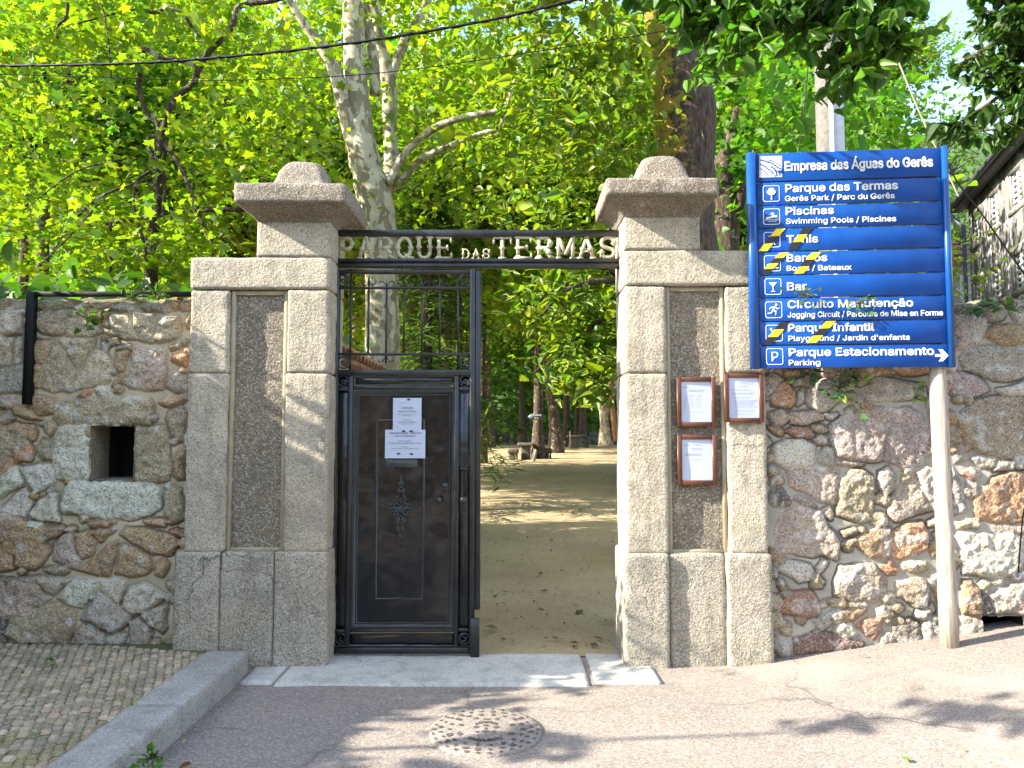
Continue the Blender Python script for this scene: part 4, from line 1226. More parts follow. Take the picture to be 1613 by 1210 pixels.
# filigree cross ornament
mb = MB(); oc = at(632, 802, YD - .006); cx, cz = oc[0], oc[2]; yo = YD - .008
def orn(P, r): mb.tube([(cx + a, yo - .002, cz + b) for a, b in P], np.array(r) * 1.5, 6)
H1, H2, Wd = pix_r(56, YD), pix_r(60, YD), pix_r(25, YD)
for sg in (-1, 1):
    orn([(sg * a, b) for a, b in spiral(.028, .03, .026, .006, math.pi, 1.2, 16)], .0045)
    orn([(sg * a, b) for a, b in spiral(.028, -.03, .026, .006, math.pi, -1.2, 16)], .0045)
    orn([(sg * a, b) for a, b in spiral(.062, .022, .02, .005, -.6, 1.1, 14)], .004)
    orn([(sg * a, b) for a, b in spiral(.062, -.022, .02, .005, .6, -1.1, 14)], .004)
    orn([(0, 0), (sg * .04, .008), (sg * .08, 0), (sg * Wd, 0)], [.006, .006, .005, .002])
    for hz, s2 in ((H1, 1), (H2, -1)):
        for f, rr in ((.30, .022), (.52, .016), (.72, .012), (.88, .008)):
            orn([(sg * a, s2 * hz * f + b) for a, b in spiral(rr, 0, rr, rr * .25, math.pi, s2 * 1.0, 12)], .004)
        orn([(sg * .012, s2 * .05), (sg * .02, s2 * hz * .4), (sg * .006, s2 * hz * .7), (0, s2 * hz)], [.005, .004, .003, .002])
for (dx, dz, r) in ((0, 0, .016), (0, .05, .009), (0, -.05, .009), (.055, 0, .009), (-.055, 0, .009), (0, H1 * .62, .009), (0, -H2 * .62, .009), (0, H1 * .93, .005), (0, -H2 * .93, .007)):
    mb.ball(cx + dx, yo - .002, cz + dz, r, .009, r, 8, 6)
mb.build('ornament', M['iron_relief'], leaf, True)
# second leaf, swung open behind the pillar on the other side
xo = atx(979, 700, YD + .06)
lf2 = empty('gate_leaf', (xo, YD + .06, 0), 'second black iron gate leaf, swung wide open and seen edge-on against the notice pillar', 'gate', None, -math.atan(.172))
mb = MB(); mb.box(0, .03, 0, .045, .02, Zd(425)); mb.box(.004, .026, .0455, 1.0, .02, Zd(590)); mb.box(0, .03, 1.0005, 1.04, .02, Zd(425)); mb.build('leaf_frame', T_, lf2, False, True)
mb = MB()
for k in range(7): mb.box(.009, .021, .16 + k * .12, .174 + k * .12, Zd(590) + .0005, Zd(428))
mb.box(.006, .024, .0455, 1.0, Zd(428) + .0005, Zd(425)); mb.build('grille', T_, lf2, False, True)

# ================================================================== PAPERS ON THE GATE
def paper(name, label, px0, px1, py0, py1, Y, rows, marks, pmat=M['paper']):
    x0, x1 = atx(px0, (py0 + py1) / 2, Y), atx(px1, (py0 + py1) / 2, Y); z0, z1 = atz(py1, Y), atz(py0, Y)
    root = empty(name, ((x0 + x1) / 2, Y, z0), label, 'notice')
    n = 12; Vp = []; 
    for i in range(n + 1):
        for j in range(n + 1):
            a, b = i / n, j / n
            bul = 0.004 * math.sin(math.pi * b * 2.1 + a * 2) * math.sin(math.pi * a) 
            Vp.append((x0 + (x1 - x0) * a, Y - .001 + bul * .35, z0 + (z1 - z0) * b))
    idx = np.arange((n + 1) ** 2).reshape(n + 1, n + 1); q = np.stack([idx[:-1, :-1], idx[1:, :-1], idx[1:, 1:], idx[:-1, 1:]], -1).reshape(-1, 4)
    np_mesh('sheet', Vp, q, pmat, root, None, True)
    mb = MB(); W_, H_ = x1 - x0, z1 - z0
    for (s, fx, fz, cap, width) in rows:
        V, Fc = text_mesh(s, 0.0)
        wd = V[:, 0].max(); sc_ = W_ * width / wd if width else H_ * cap
        xx = x0 + W_ * fx - (V[:, 0].max() * sc_) / 2
        mb.add(np.stack([xx + V[:, 0] * sc_, np.full(len(V), Y - .0048), z0 + H_ * fz + V[:, 1] * H_ * cap], 1), Fc)
    mb.build('print', M['ink'], root)
    if marks:
        mb = MB()
        for (fx, fz, r) in marks:
            mb.prism([(r * math.cos(a) * 1.7, r * .7 * math.sin(a) - .3 * r * math.cos(a) ** 2) for a in np.linspace(0, 2 * math.pi, 12, endpoint=False)],
                     lambda p: (x0 + W_ * fx + p[0], Y - .0058, z0 + H_ * fz + p[1]), lambda p: (x0 + W_ * fx + p[0], Y - .0045, z0 + H_ * fz + p[1]))
        mb.build('fixing', M['dark'], root)
    return root, (x0, x1, z0, z1)
r_, b_ = paper('notice_paper', 'upright white sheet headed ATENÇÃO taped high on the black gate', 619, 664, 627, 678, YD - .020,
      [('ATENÇÃO', .5, .66, .06, .40), ('PARQUE NÃO VIGIADO', .5, .56, .042, .64), ('Em caso de acidente a responsabilidade é', .5, .485, .022, .66), ('do próprio utente', .5, .44, .022, .28), ('Attention', .5, .31, .03, .30), ('Park without surveillance', .5, .235, .04, .62), ('Use at your own risk', .5, .185, .022, .4), ('data', .16, .10, .02, .07), ('Termas do Parque', .36, .86, .018, .24), ('de recreio', .33, .83, .018, .14)],
      [(.55, .955, .0075)])
paper('notice_paper', 'wide white sheet reading PROPRIEDADE PRIVADA fixed above the letter plate', 606.5, 670, 677, 722, YD - .024,
      [('PROPRIEDADE  PRIVADA', .52, .85, .062, .80), ('PRIVATE PROPERTY', .51, .75, .055, .52), ('Uso exclusivo', .5, .585, .045, .34), ('Exceto clientes do Hotel Águas do Gerês', .5, .51, .045, .80), ('No entry', .5, .385, .035, .15), ('Except for clients of Hotel Águas do Gerês', .5, .325, .038, .68)],
      [(.46, .955, .008), (.65, .955, .008), (.34, .165, .008), (.66, .155, .008)])

# ================================================================== FRAMED NOTICES
def notice(label, px0, px1, py0, py1, ip, Y, lines):
    pm = (py0 + py1) / 2
    x0, x1 = atx(px0, pm, Y), atx(px1, pm, Y); z0, z1 = atz(py1, Y), atz(py0, Y)
    root = empty('framed_notice', ((x0 + x1) / 2, Y, z0), label, 'framed notice')
    bx = (x1 - x0) * ip; mb = MB()
    mb.bbox(x0, x0 + bx, Y, Y + .028, z0, z1, .004); mb.bbox(x1 - bx, x1, Y, Y + .028, z0, z1, .004)
    mb.bbox(x0 + bx + .0004, x1 - bx - .0004, Y + .0012, Y + .028, z0, z0 + bx, .004); mb.bbox(x0 + bx + .0004, x1 - bx - .0004, Y + .0012, Y + .028, z1 - bx, z1, .004)
    mb.build('frame', M['wood_frame'], root)
    a0, a1, c0, c1 = x0 + bx, x1 - bx, z0 + bx, z1 - bx; yp = Y + .012
    n = 14; Vp = []
    for i in range(n + 1):
        for j in range(n + 1):
            a, b = i / n, j / n
            Vp.append((a0 - .002 + (a1 - a0 + .004) * a, yp + .002 * math.sin(3.2 * a + 5 * b), c0 - .002 + (c1 - c0 + .004) * b))
    idx = np.arange((n + 1) ** 2).reshape(n + 1, n + 1); q = np.stack([idx[:-1, :-1], idx[1:, :-1], idx[1:, 1:], idx[:-1, 1:]], -1).reshape(-1, 4)
    np_mesh('sheet', Vp, q, M['paper'], root, None, True)
    mb = MB(); W_, H_ = a1 - a0, c1 - c0
    for (s, fx, fz, cap, width, al) in lines:
        V, Fc = text_mesh(s, 0.0); sc_ = W_ * width / V[:, 0].max()
        xx = a0 + W_ * fx - (V[:, 0].max() * sc_ / 2 if al == 'c' else 0)
        mb.add(np.stack([xx + V[:, 0] * sc_, np.full(len(V), yp - .0032), c0 + H_ * fz + V[:, 1] * H_ * cap], 1), Fc)
    mb.build('print', M['grey_ink'], root)
days = ['Segunda', 'Terça', 'Quarta', 'Quinta', 'Sexta', 'Sábado']
L1 = [('Horário 2022', .50, .755, .045, .50, 'c'), ('termas', .17, .85, .022, .2, 'c'), ('Manhã', .33, .655, .02, .14, 'c'), ('Tarde', .60, .655, .02, .12, 'c')]
for i, dname in enumerate(days): L1 += [(dname, .09, .60 - i * .052, .02, .08, 'l'), ('9h00 - 12h30', .24, .60 - i * .052, .018, .16, 'l'), ('14h00 - 19h00', .50, .60 - i * .052, .018, .16, 'l')]
L1 += [('Encerra aos domingos e feriados', .5, .24, .018, .5, 'c')]
notice('brown wooden frame holding the Horário 2022 timetable in the panel, above another frame', 1066.5, 1128, 594, 672, .115, 5.468, L1)
L2 = [('Regulamento do parque', .62, .87, .022, .46, 'c'), ('Artigo 1', .62, .84, .018, .16, 'c'), ('2022', .48, .78, .018, .28, 'c')]
for i, z_ in enumerate((.70, .68, .62, .60, .585, .51, .49, .44, .42, .40, .38, .36, .34, .32, .30, .27, .25, .19, .17, .15, .09, .07)):
    L2.append(('o acesso ao parque das termas faz-se pela entrada principal e pelos'[: 44 + (i * 7) % 20], .09 + (.07 if 6 < i < 20 else 0), z_, .012, .62 + (i * 37 % 20) / 100, 'l'))
notice('brown wooden frame with a densely printed sheet, on the jamb below the blue sign', 1141.5, 1203.5, 588, 665.5, .115, 5.425, L2)
L3 = [('termas', .17, .85, .022, .2, 'c'), ('INFORMAÇÃO', .52, .86, .02, .3, 'c'), ('Visitas ao parque', .5, .77, .02, .32, 'c'), ('das 9 às 19 horas', .5, .74, .018, .36, 'c'), ('a entrada é paga por todos', .12, .64, .016, .52, 'l'), ('os visitantes do parque', .12, .62, .014, .56, 'l'), ('exceto crianças', .12, .60, .014, .45, 'l'), ('a gerência', .48, .50, .014, .34, 'c')]
notice('brown wooden frame with a mostly blank sheet, lowest of the three on the pillar', 1067.5, 1130, 685, 764, .115, 5.468, L3)

# ================================================================== BLUE SIGNBOARD
PL_ = np.array(at(1185, 580, 5.40)); PR_ = np.array(at(1502, 578, 5.27))
sv = PR_ - PL_; sv[2] = 0; SW = np.linalg.norm(sv); ex = sv / SW; ang = math.atan2(ex[1], ex[0])
nn = np.array([ex[1], -ex[0], 0])          # outward, towards the street
base0 = np.array([PL_[0], PL_[1], float(road_z(PL_[0]))])
sg = empty('signboard', tuple(base0), 'large blue directory sign with white park lettering and pictograms on a weathered wooden post', 'sign', None, ang)
def sxz(px, py):
    p = on_plane(px, py, PL_, nn) - base0
    return float(p @ ex), float(p[2])
def sc_c(cx, cy): return sxz(1160 + cx / 3.27, 220 + cy / 3.27)
z_bot = (sxz(1185, 580)[1] + sxz(1502, 578)[1]) / 2; z_top = (sxz(1182, 243)[1] + sxz(1490, 232)[1]) / 2
def zf(c): return z_top - (z_top - z_bot) * (c - 57) / 1116.0
xa_, xb_ = sc_c(112, 600)[0], sc_c(1072, 600)[0]
BDS = [(57, 203), (211, 329), (336, 449), (455.5, 569), (575.5, 692), (697.5, 810), (816, 931.5), (937, 1053), (1060, 1173)]
TX = [None, ('Parque das Termas', 252, 832, 272, 42, 'Gerês Park / Parc du Gerês', 250, 815, 318, 28), ('Piscinas', 254, 502, 389, 40, 'Swimming Pools / Piscines', 254, 823, 435, 28), ('Ténis', 258, 420, 533, 40), ('Barcos', 259, 468, 630, 40, 'Boats / Bateaux', 259, 593, 677, 27), ('Bar', 261, 362, 778, 42), ('Circuito Manutenção', 264, 910, 869, 40, 'Jogging Circuit / Parcours de Mise en Forme', 264, 1064, 917, 28), ('Parque Infantil', 266, 710, 990, 40, "Playground / Jardin d'enfants", 267, 893, 1038, 27), ('Parque Estacionamento', 270, 1018, 1116, 41, 'Parking', 270, 432, 1163, 28)]
cs = (z_top - z_bot) / 1116.0              # metres per crop pixel
yt = -0.0022
def ctext(mb, s, xl_, xr_, base, cap, bold):
    x0, z0 = sc_c(xl_, base); x1, _ = sc_c(xr_, base)
    put_text(mb, s, x0, x1, z0, cap * cs, yt, bold)
def poly_flat(mb, pts, y=yt):
    mb.add([(p[0], y, p[1]) for p in pts], [tuple(range(len(pts)))])
def cpoly(mb, pts, y=yt): poly_flat(mb, [sc_c(*p) for p in pts], y)
def ring_rr(mb, x0, x1, z0, z1, r, wd, y=yt):
    def rr(x0, x1, z0, z1, r):
        o = []
        for (cx, cz, a) in ((x1 - r, z0 + r, -90), (x1 - r, z1 - r, 0), (x0 + r, z1 - r, 90), (x0 + r, z0 + r, 180)):
            for k in range(6): o.append((cx + r * math.cos(math.radians(a + 18 * k)), cz + r * math.sin(math.radians(a + 18 * k))))
        return o
    A = rr(x0, x1, z0, z1, r); B = rr(x0 + wd, x1 - wd, z0 + wd, z1 - wd, r - wd * .7); n = len(A)
    mb.add([(p[0], y, p[1]) for p in A + B], [(i, (i + 1) % n, n + (i + 1) % n, n + i) for i in range(n)])
def disc(mb, cx, cz, rx, rz_, y=yt, n=16): poly_flat(mb, [(cx + rx * math.cos(2 * math.pi * k / n), cz + rz_ * math.sin(2 * math.pi * k / n)) for k in range(n)], y)
PB = [None, (136, 222, 237, 322), (138, 224, 356, 440), (140, 226, 477, 557), (142, 228, 597, 680), (145, 231, 716, 800), (148, 235, 835, 920), (150, 238, 955, 1040), (153, 240, 1076, 1160)]
def rot_line(mb, a, b, wd, y):
    a = np.array(a); b = np.array(b); t = (b - a) / np.linalg.norm(b - a); n_ = np.array((-t[1], t[0])) * wd / 2
    poly_flat(mb, [tuple(a - n_), tuple(b - n_), tuple(b + n_), tuple(a + n_)], y)
def picto(i, mb):
    c = PB[i]; x0, za = sc_c(c[0], (c[2] + c[3]) / 2); x1, _ = sc_c(c[1], (c[2] + c[3]) / 2); hz = (c[3] - c[2]) * cs / 2
    ring_rr(mb, x0, x1, za - hz, za + hz, .016, .0045)
    cx = (x0 + x1) / 2; S = hz
    P = lambda a, b: (cx + a * S, za + b * S)
    D = lambda a, b, r, k=0: disc(mb, cx + a * S, za + b * S, r * S, r * S, yt - .0003 * k)
    Ln = lambda a, b, wd, k=0: rot_line(mb, P(*a), P(*b), wd * S, yt - .0003 * k)
    if i == 1:
        for k, (a, b, r) in enumerate(((0, .34, .3), (-.3, .2, .24), (.3, .2, .24), (-.12, .5, .2), (.15, .5, .2), (-.22, .02, .18), (.22, .02, .18))): D(a, b, r, k)
        Ln((0, -.72), (0, .1), .13, 8); Ln((-.14, -.72), (.14, -.72), .05, 9)
    elif i == 2:
        D(.52, .02, .17); Ln((-.1, .38), (.38, .05), .16, 1); Ln((-.1, .4), (.3, .42), .13, 2); Ln((-.65, -.2), (.25, -.02), .26, 3); Ln((-.75, -.42), (.75, -.42), .08, 4); Ln((-.4, -.62), (.6, -.62), .05, 5)
    elif i == 3:
        D(.1, .5, .14); Ln((.1, .3), (.02, -.15), .2, 1); Ln((.0, -.15), (-.3, -.7), .13, 2); Ln((.04, -.15), (.38, -.66), .13, 3); Ln((.1, .25), (.5, .1), .11, 4); Ln((.1, .25), (-.4, .45), .1, 5)
    elif i == 4:
        poly_flat(mb, [P(-.7, -.1), P(-.45, -.4), P(.5, -.4), P(.72, -.1)]); Ln((-.75, -.58), (.75, -.58), .1, 1); D(.05, .28, .14, 2); Ln((.05, .15), (-.05, -.1), .2, 3); Ln((.05, .1), (.5, -.3), .07, 4)
    elif i == 5:
        poly_flat(mb, [P(-.5, .5), P(0, -.05), P(.5, .5)]); Ln((0, .1), (0, -.58), .09, 1); Ln((-.25, -.6), (.25, -.6), .1, 2)
    elif i == 6:
        D(.3, .6, .15); Ln((.16, .38), (-.1, -.08), .24, 1); Ln((-.08, -.05), (.28, -.2), .16, 2); Ln((.25, -.15), (.2, -.65), .13, 3); Ln((-.1, -.08), (-.32, -.42), .16, 4); Ln((-.3, -.4), (-.72, -.42), .12, 5); Ln((.14, .36), (-.35, .3), .11, 6); Ln((-.33, .32), (-.5, .05), .1, 7); Ln((.2, .34), (.42, .08), .11, 8); Ln((.4, .1), (.66, .2), .1, 9)
    elif i == 7:
        D(-.35, .5, .13); Ln((-.3, .35), (-.05, .1), .16, 1); Ln((-.7, -.35), (.7, -.15), .1, 2); Ln((0, -.25), (0, -.65), .14, 3); D(.45, .35, .12, 4); Ln((.45, .2), (.4, -.05), .16, 5)
    elif i == 8:
        V, Fc = text_mesh('P', .0); h = 1.15 * S
        mb.add(np.stack([cx - .36 * S + V[:, 0] * h, np.full(len(V), yt), za - h / 2 + V[:, 1] * h], 1), Fc)
for i, (c0, c1) in enumerate(BDS):
    mb = MB(); mb.bbox(xa_, xb_, 0.0, .018, zf(c1), zf(c0), .003)
    bd = mb.build('board', M['blue'], sg, False, True)
    mb = MB()
    if i == 0:
        ctext(mb, 'Empresa das Águas do Gerês', 249, 1012, 162, 50, .026)
    else:
        t = TX[i]; ctext(mb, t[0], t[1], t[2], t[3], t[4], .022)
        if len(t) > 5:
            mb.build('lettering', M['white_ink'], bd, False, True); mb = MB()
            ctext(mb, t[5], t[6], t[7], t[8], t[9], .018)
        if i == 8:
            mb.build('lettering', M['white_ink'], bd, False, True); mb = MB(); cpoly(mb, [(1022, 1105), (1056, 1105), (1038, 1080), (1060, 1080), (1092, 1112), (1062, 1142), (1040, 1142), (1057, 1119), (1022, 1119)])
    mb.build('arrow' if i == 8 else 'lettering', M['white_ink'], bd, False, True)
    mb = MB()
    if i == 0:
        cpoly(mb, [(118, 196), (235, 193), (235, 84), (118, 86)])
        lg = mb.build('emblem', M['white_ink'], bd, False, True)
        mb = MB()
        # the mountain stream: sweeping strokes falling to the right
        for (pts, wd) in (([(122, 106), (140, 108), (160, 118), (185, 122), (205, 140), (222, 150), (234, 152)], 6), ([(160, 112), (178, 108), (196, 116), (216, 132), (234, 138)], 4), ([(120, 128), (140, 134), (158, 150), (176, 160), (190, 178)], 6), ([(120, 150), (134, 154), (150, 168), (162, 184)], 4), ([(130, 168), (146, 182), (152, 192)], 3), ([(176, 138), (196, 152), (206, 172), (208, 190)], 7), ([(206, 158), (218, 172), (220, 190)], 4), ([(196, 180), (200, 192)], 5), ([(226, 176), (229, 190)], 4)):
            for k in range(len(pts) - 1): rot_line(mb, sc_c(*pts[k]), sc_c(*pts[k + 1]), wd * cs, yt - .0008 - .0001 * k)
        cpoly(mb, [(212, 160), (235, 158), (235, 172), (220, 176)], yt - .0018)
        mb.build('stream_mark', M['blue'], bd, False, True)
    else:
        picto(i, mb); mb.build('pictogram', M['white_ink'], bd, False, True)
for (ca, cb) in ((62, 111), (1073, 1108)):
    xm0, xm1 = sc_c(ca, 600)[0], sc_c(cb, 600)[0]
    if ca < 500: xm1 = xa_ - .0005
    else: xm0 = xb_ + .0005
    n = 12; mb = MB(); rx = (xm1 - xm0) / 2
    ring = [(xm0 + rx - rx * math.cos(math.pi * k / n), .012 - .034 * math.sin(math.pi * k / n) ** .6) for k in range(n + 1)] + [(xm1, .03), (xm0, .03)]
    V = [(p[0], p[1], z_bot - .004) for p in ring] + [(p[0], p[1], z_top + .006) for p in ring]; m_ = len(ring)
    mb.add(V, [(i, (i + 1) % m_, m_ + (i + 1) % m_, m_ + i) for i in range(m_)] + [tuple(range(m_ - 1, -1, -1)), tuple(range(m_, 2 * m_))])
    mb.build('side_rail', M['blue_rail'], sg, False, True)
# round wooden post under the far end, and its fellow behind the pillar edge
xp = sxz(1487, 585)[0]; lean = (sxz(1507, 1003)[0] - xp) 
zg = float(road_z(on_plane(1495, 1000, PL_, nn)[0]) - base0[2])
mb = MB(); k = 10
Pz = np.linspace(zg - .05, z_top - .1, k); f = (Pz - z_bot) / (zg - z_bot)
mb.tube([(xp - .008 + lean * .12 * max(0, f_) , .080 - .03 * max(0, f_) , z_) for z_, f_ in zip(Pz, f)], [.054 + .005 * max(0, f_) + .002 * math.sin(9 * f_) for f_ in f], 14)
mb.build('post', M['post'], sg, True, True)
mb = MB()
for zz in (z_bot + .18, z_bot + .75, z_top - .2): mb.box(xa_ + .03, xb_ - .03, .0185, .026, zz - .02, zz + .02)
mb.build('back_strap', M['concrete'], sg, False, True)
# hazard tape over the closed facilities
def tape(label, p0, p1, wdt, seq):
    root = None; n = len(seq)
    a = np.array(sc_c(*p0)); b = np.array(sc_c(*p1)); hw = wdt * cs / 2
    vals = {'y': MB(), 'k': MB()}
    for i, ch in enumerate(seq):
        t0, t1 = i / n, (i + 1) / n
        A = a + (b - a) * t0; B = a + (b - a) * t1; s_ = .014
        y = -.0052
        vals[ch].add([(A[0] - hw, y, A[1]), (A[0] + hw, y, A[1] + s_ * .15), (B[0] + hw, y, B[1] + s_ * .15), (B[0] - hw, y, B[1])], [(3, 2, 1, 0)])
    c = (a + b) / 2
    root = empty('warning_tape', (0, 0, 0), label, 'tape', 'hazard tape strips on the sign', ang)
    root.location = tuple(base0)
    vals['y'].build('yellow_band', M['yellow'], root, False, True); vals['k'].build('black_band', M['black_tape'], root, False, True)
tape('yellow-black tape strip crossing out the Ténis pictogram', (228, 460), (135, 576), 46, 'yky')
tape('black-yellow tape strip stuck across the word Ténis', (370, 452), (285, 567), 46, 'kyk')
tape('yellow-black tape strip crossing out the Barcos pictogram', (245, 583), (138, 695), 48, 'ykyk')
tape('yellow-black tape strip stuck across the word Barcos', (410, 583), (320, 691), 48, 'yky')
tape('black-yellow tape strip crossing out the Parque Infantil pictogram', (250, 941), (157, 1055), 50, 'kyk')
tape('yellow-black tape strip stuck across the words Parque Infantil', (486, 936), (386, 1048), 50, 'yky')

# ================================================================== BLACK TUBE ON THE LEFT WALL
yb = YL - .07
tb = empty('metal_tube', (atx(60, 470, yb), yb, atz(640, yb)), 'black square metal tube bent at a right angle along the top of the mossy wall', 'tube')
mb = MB(); xv0, xv1 = atx(37, 550, yb), atx(50, 550, yb)
mb.bbox(xv0, xv1, yb, yb + .05, atz(637, yb), atz(459.5, yb), .004); mb.build('upright', M['cable'], tb)
mb = MB(); mb.bbox(xv1 + .0005, atx(303, 465, yb), yb + .001, yb + .045, atz(466.5, yb), atz(459, yb), .004)
mb.box(atx(191, 465, yb), atx(193.5, 465, yb), yb - .003, yb + .0005, atz(467, yb), atz(458, yb)); mb.build('crossbar', M['cable'], tb)

# ================================================================== LEAVES AND TREES
def tmpl(kind):
    if kind == 'simple':
        V = [(0, 0, 0), (.5, -.30, .07), (1, 0, -.05), (.5, .30, .07)]; Fc = [(0, 1, 2), (0, 2, 3)]
    elif kind == 'lime':
        V = [(0, 0, 0), (.45, 0, -.03), (1.08, 0, -.14), (-.06, -.24, .03), (.22, -.43, .05), (.62, -.32, .01), (-.06, .24, .03), (.22, .43, .05), (.62, .32, .01)]
        Fc = [(0, 3, 4, 1), (1, 4, 5, 2), (0, 1, 7, 6), (1, 2, 8, 7)]
    elif kind == 'lime_fine':
        half = [(-.08, .13), (-.07, .30), (.08, .44), (.30, .48), (.54, .39), (.78, .20), (.98, .05)]; mid = [(0, 0), (.02, -.005), (.1, -.01), (.3, -.02), (.54, -.03), (.78, -.06), (1.0, -.12), (1.14, -.18)]
        V = [(a, 0, b) for a, b in mid]; Fc = []
        for sg in (-1, 1):
            o = len(V); V += [(a, sg * b, .12 * b - .10 * max(0, a - .3) ** 2 + .02 * math.sin(9 * a)) for a, b in half]
            Fc += [(i, i + 1, o + min(i + 1, 6), o + i)[:: sg] if i < 6 else None for i in range(6)] + [(6, 7, o + 6, 6)[:3] + (o + 6,)] if False else [(i, i + 1, o + i + 1, o + i) for i in range(6)] + [(6, 7, o + 6, 6)]
    elif kind == 'maple':
        V = [(.36, 0, 0.02)] + [(x, y, -.10 * abs(y) + .03) for x, y in ((-.02, .02), (-.12, .42), (.20, .30), (.42, .58), (.58, .24), (1.0, 0.0), (.58, -.24), (.42, -.58), (.20, -.30), (-.12, -.42))]
        Fc = [(0, i, i + 1 if i < 10 else 1) for i in range(1, 11)]
    elif kind == 'blade':
        V = [(0, 0, 0), (.45, -.055, 0), (1, 0, -.08), (.45, .055, 0)]; Fc = [(0, 1, 2, 3)]
    return np.array(V, float), Fc
def leaf_geo(rg, C, size, kind, pal, droop=0.35, spread=0.7, axis=None, svar=.36):
    """leaves at points C (n,3); returns V, F(list arrays per arity), colours"""
    T, Fc = tmpl(kind); n = len(C); k = len(T)
    nrm = rg.normal(0, spread, (n, 3)); nrm[:, 2] += 1; nrm /= np.linalg.norm(nrm, axis=1, keepdims=True)
    ax = rg.normal(0, 1, (n, 3)) if axis is None else axis + rg.normal(0, .35, (n, 3))
    ax[:, 2] -= droop * 1.2
    ax -= nrm * (ax * nrm).sum(1, keepdims=True); ax /= np.linalg.norm(ax, axis=1, keepdims=True) + 1e-9
    bx = np.cross(nrm, ax)
    s = size * np.exp(rg.normal(0, svar, n))
    V = C[:, None, :] + s[:, None, None] * (T[None, :, 0, None] * ax[:, None] + T[None, :, 1, None] * bx[:, None] + T[None, :, 2, None] * nrm[:, None])
    pal = np.array(pal); a = rg.integers(0, len(pal), n); b = rg.integers(0, len(pal), n); t = rg.random((n, 1))
    cc = (pal[a] * t + pal[b] * (1 - t)) * rg.uniform(.75, 1.25, (n, 1))
    off = np.arange(n)[:, None] * k
    ar = len(Fc[0]); Fa = (off[:, :, None] + np.array(Fc)[None]).reshape(-1, ar)
    return V.reshape(-1, 3), Fa, np.repeat(cc, k, axis=0)
def crown_pts(rg, n, rx, ry, rz, nclump, cr=.28, hollow=.45):
    u = rg.normal(0, 1, (nclump, 3)); u /= np.linalg.norm(u, axis=1, keepdims=True)
    rad = (hollow + (1 - hollow) * rg.random((nclump, 1)) ** .6)
    cc = .82 * u * rad * np.array([rx, ry, rz]) * (1 + .18 * rg.normal(0, 1, (nclump, 1)))
    wt = rg.random(nclump) ** 1.2 + .15; wt /= wt.sum()
    i = rg.choice(nclump, n, p=wt)
    g_ = rg.normal(0, 1, (n, 3)) * np.array([1.15, 1.15, .55]) * cr * min(rx, ry, rz) * (.55 + wt[i] * nclump * .35)[:, None]
    return cc[i] + g_, cc
PAL_Y = [(.150, .200, .012), (.115, .185, .014), (.180, .205, .012), (.080, .155, .014)]
PAL_G = [(.060, .160, .016), (.085, .180, .016), (.042, .125, .014), (.105, .185, .016)]
PAL_D = [(.030, .078, .012), (.046, .100, .014), (.022, .056, .010), (.060, .112, .014)]
PAL_C = [(.060, .100, .040), (.080, .115, .045), (.040, .075, .030), (.095, .125, .045)]
PAL_F = [(.100, .185, .020), (.075, .160, .020), (.135, .195, .020), (.050, .115, .018)]
class Proto: pass
def proto_crown(seed, n, rx, ry, rz, ncl, size, kind, pal, **k):
    rg = np.random.default_rng(seed); pts, cc = crown_pts(rg, n, rx, ry, rz, ncl)
    V, Fa, C = leaf_geo(rg, pts, size, kind, pal, **k)
    o = np_mesh('crown', V, Fa, M['leaf'], None, C); me = o.data
    bpy.data.objects.remove(o)
    tb_ = MB()
    for c in cc[::max(1, len(cc) // 26)]:
        m_ = np.array((c[0] * .35, c[1] * .35, c[2] * .2 - rz * .45)); r0 = .012 * rx
        mid = (m_ + c) / 2 + rg.normal(0, .1 * rx, 3)
        tb_.tube([m_ * 0.6 - np.array((0, 0, rz * .25)), mid, c], [r0 * 2.2, r0 * 1.3, r0 * .4], 5, False)
    ob = tb_.build('branches', M['dark_bark'], None); mb_ = ob.data; bpy.data.objects.remove(ob)
    return me, mb_
PROTO = dict(
    plane_a=proto_crown(101, 9500, 3.0, 3.0, 2.8, 110, .135, 'maple', PAL_Y, spread=.8),
    plane_b=proto_crown(102, 9500, 2.7, 2.9, 3.2, 100, .13, 'maple', PAL_G, spread=.8),
    lime_a=proto_crown(103, 9500, 2.8, 2.8, 3.0, 95, .125, 'lime', PAL_G, spread=.6, droop=.8),
    lime_b=proto_crown(104, 9500, 3.1, 2.7, 2.8, 105, .125, 'lime', PAL_Y, spread=.6, droop=.8),
    far=proto_crown(105, 9000, 3.5, 3.5, 4.0, 120, .19, 'simple', PAL_F, spread=.8),
    sparse=proto_crown(107, 900, 2.0, 2.0, 2.6, 40, .14, 'simple', PAL_C, spread=.8),
    dark=proto_crown(106, 6000, 1.6, 1.5, 1.6, 60, .15, 'lime', PAL_D, spread=.8, droop=.6))
def link_mesh(name, me, parent, scale=1.0, loc=(0, 0, 0), rz=0, sz=None, mat=None):
    o = bpy.data.objects.new(name, me); o.parent = parent; o.location = loc; o.rotation_euler = (0, 0, rz)
    o.scale = (scale, scale, sz if sz else scale); col.objects.link(o); return o
trng = random.Random(3)
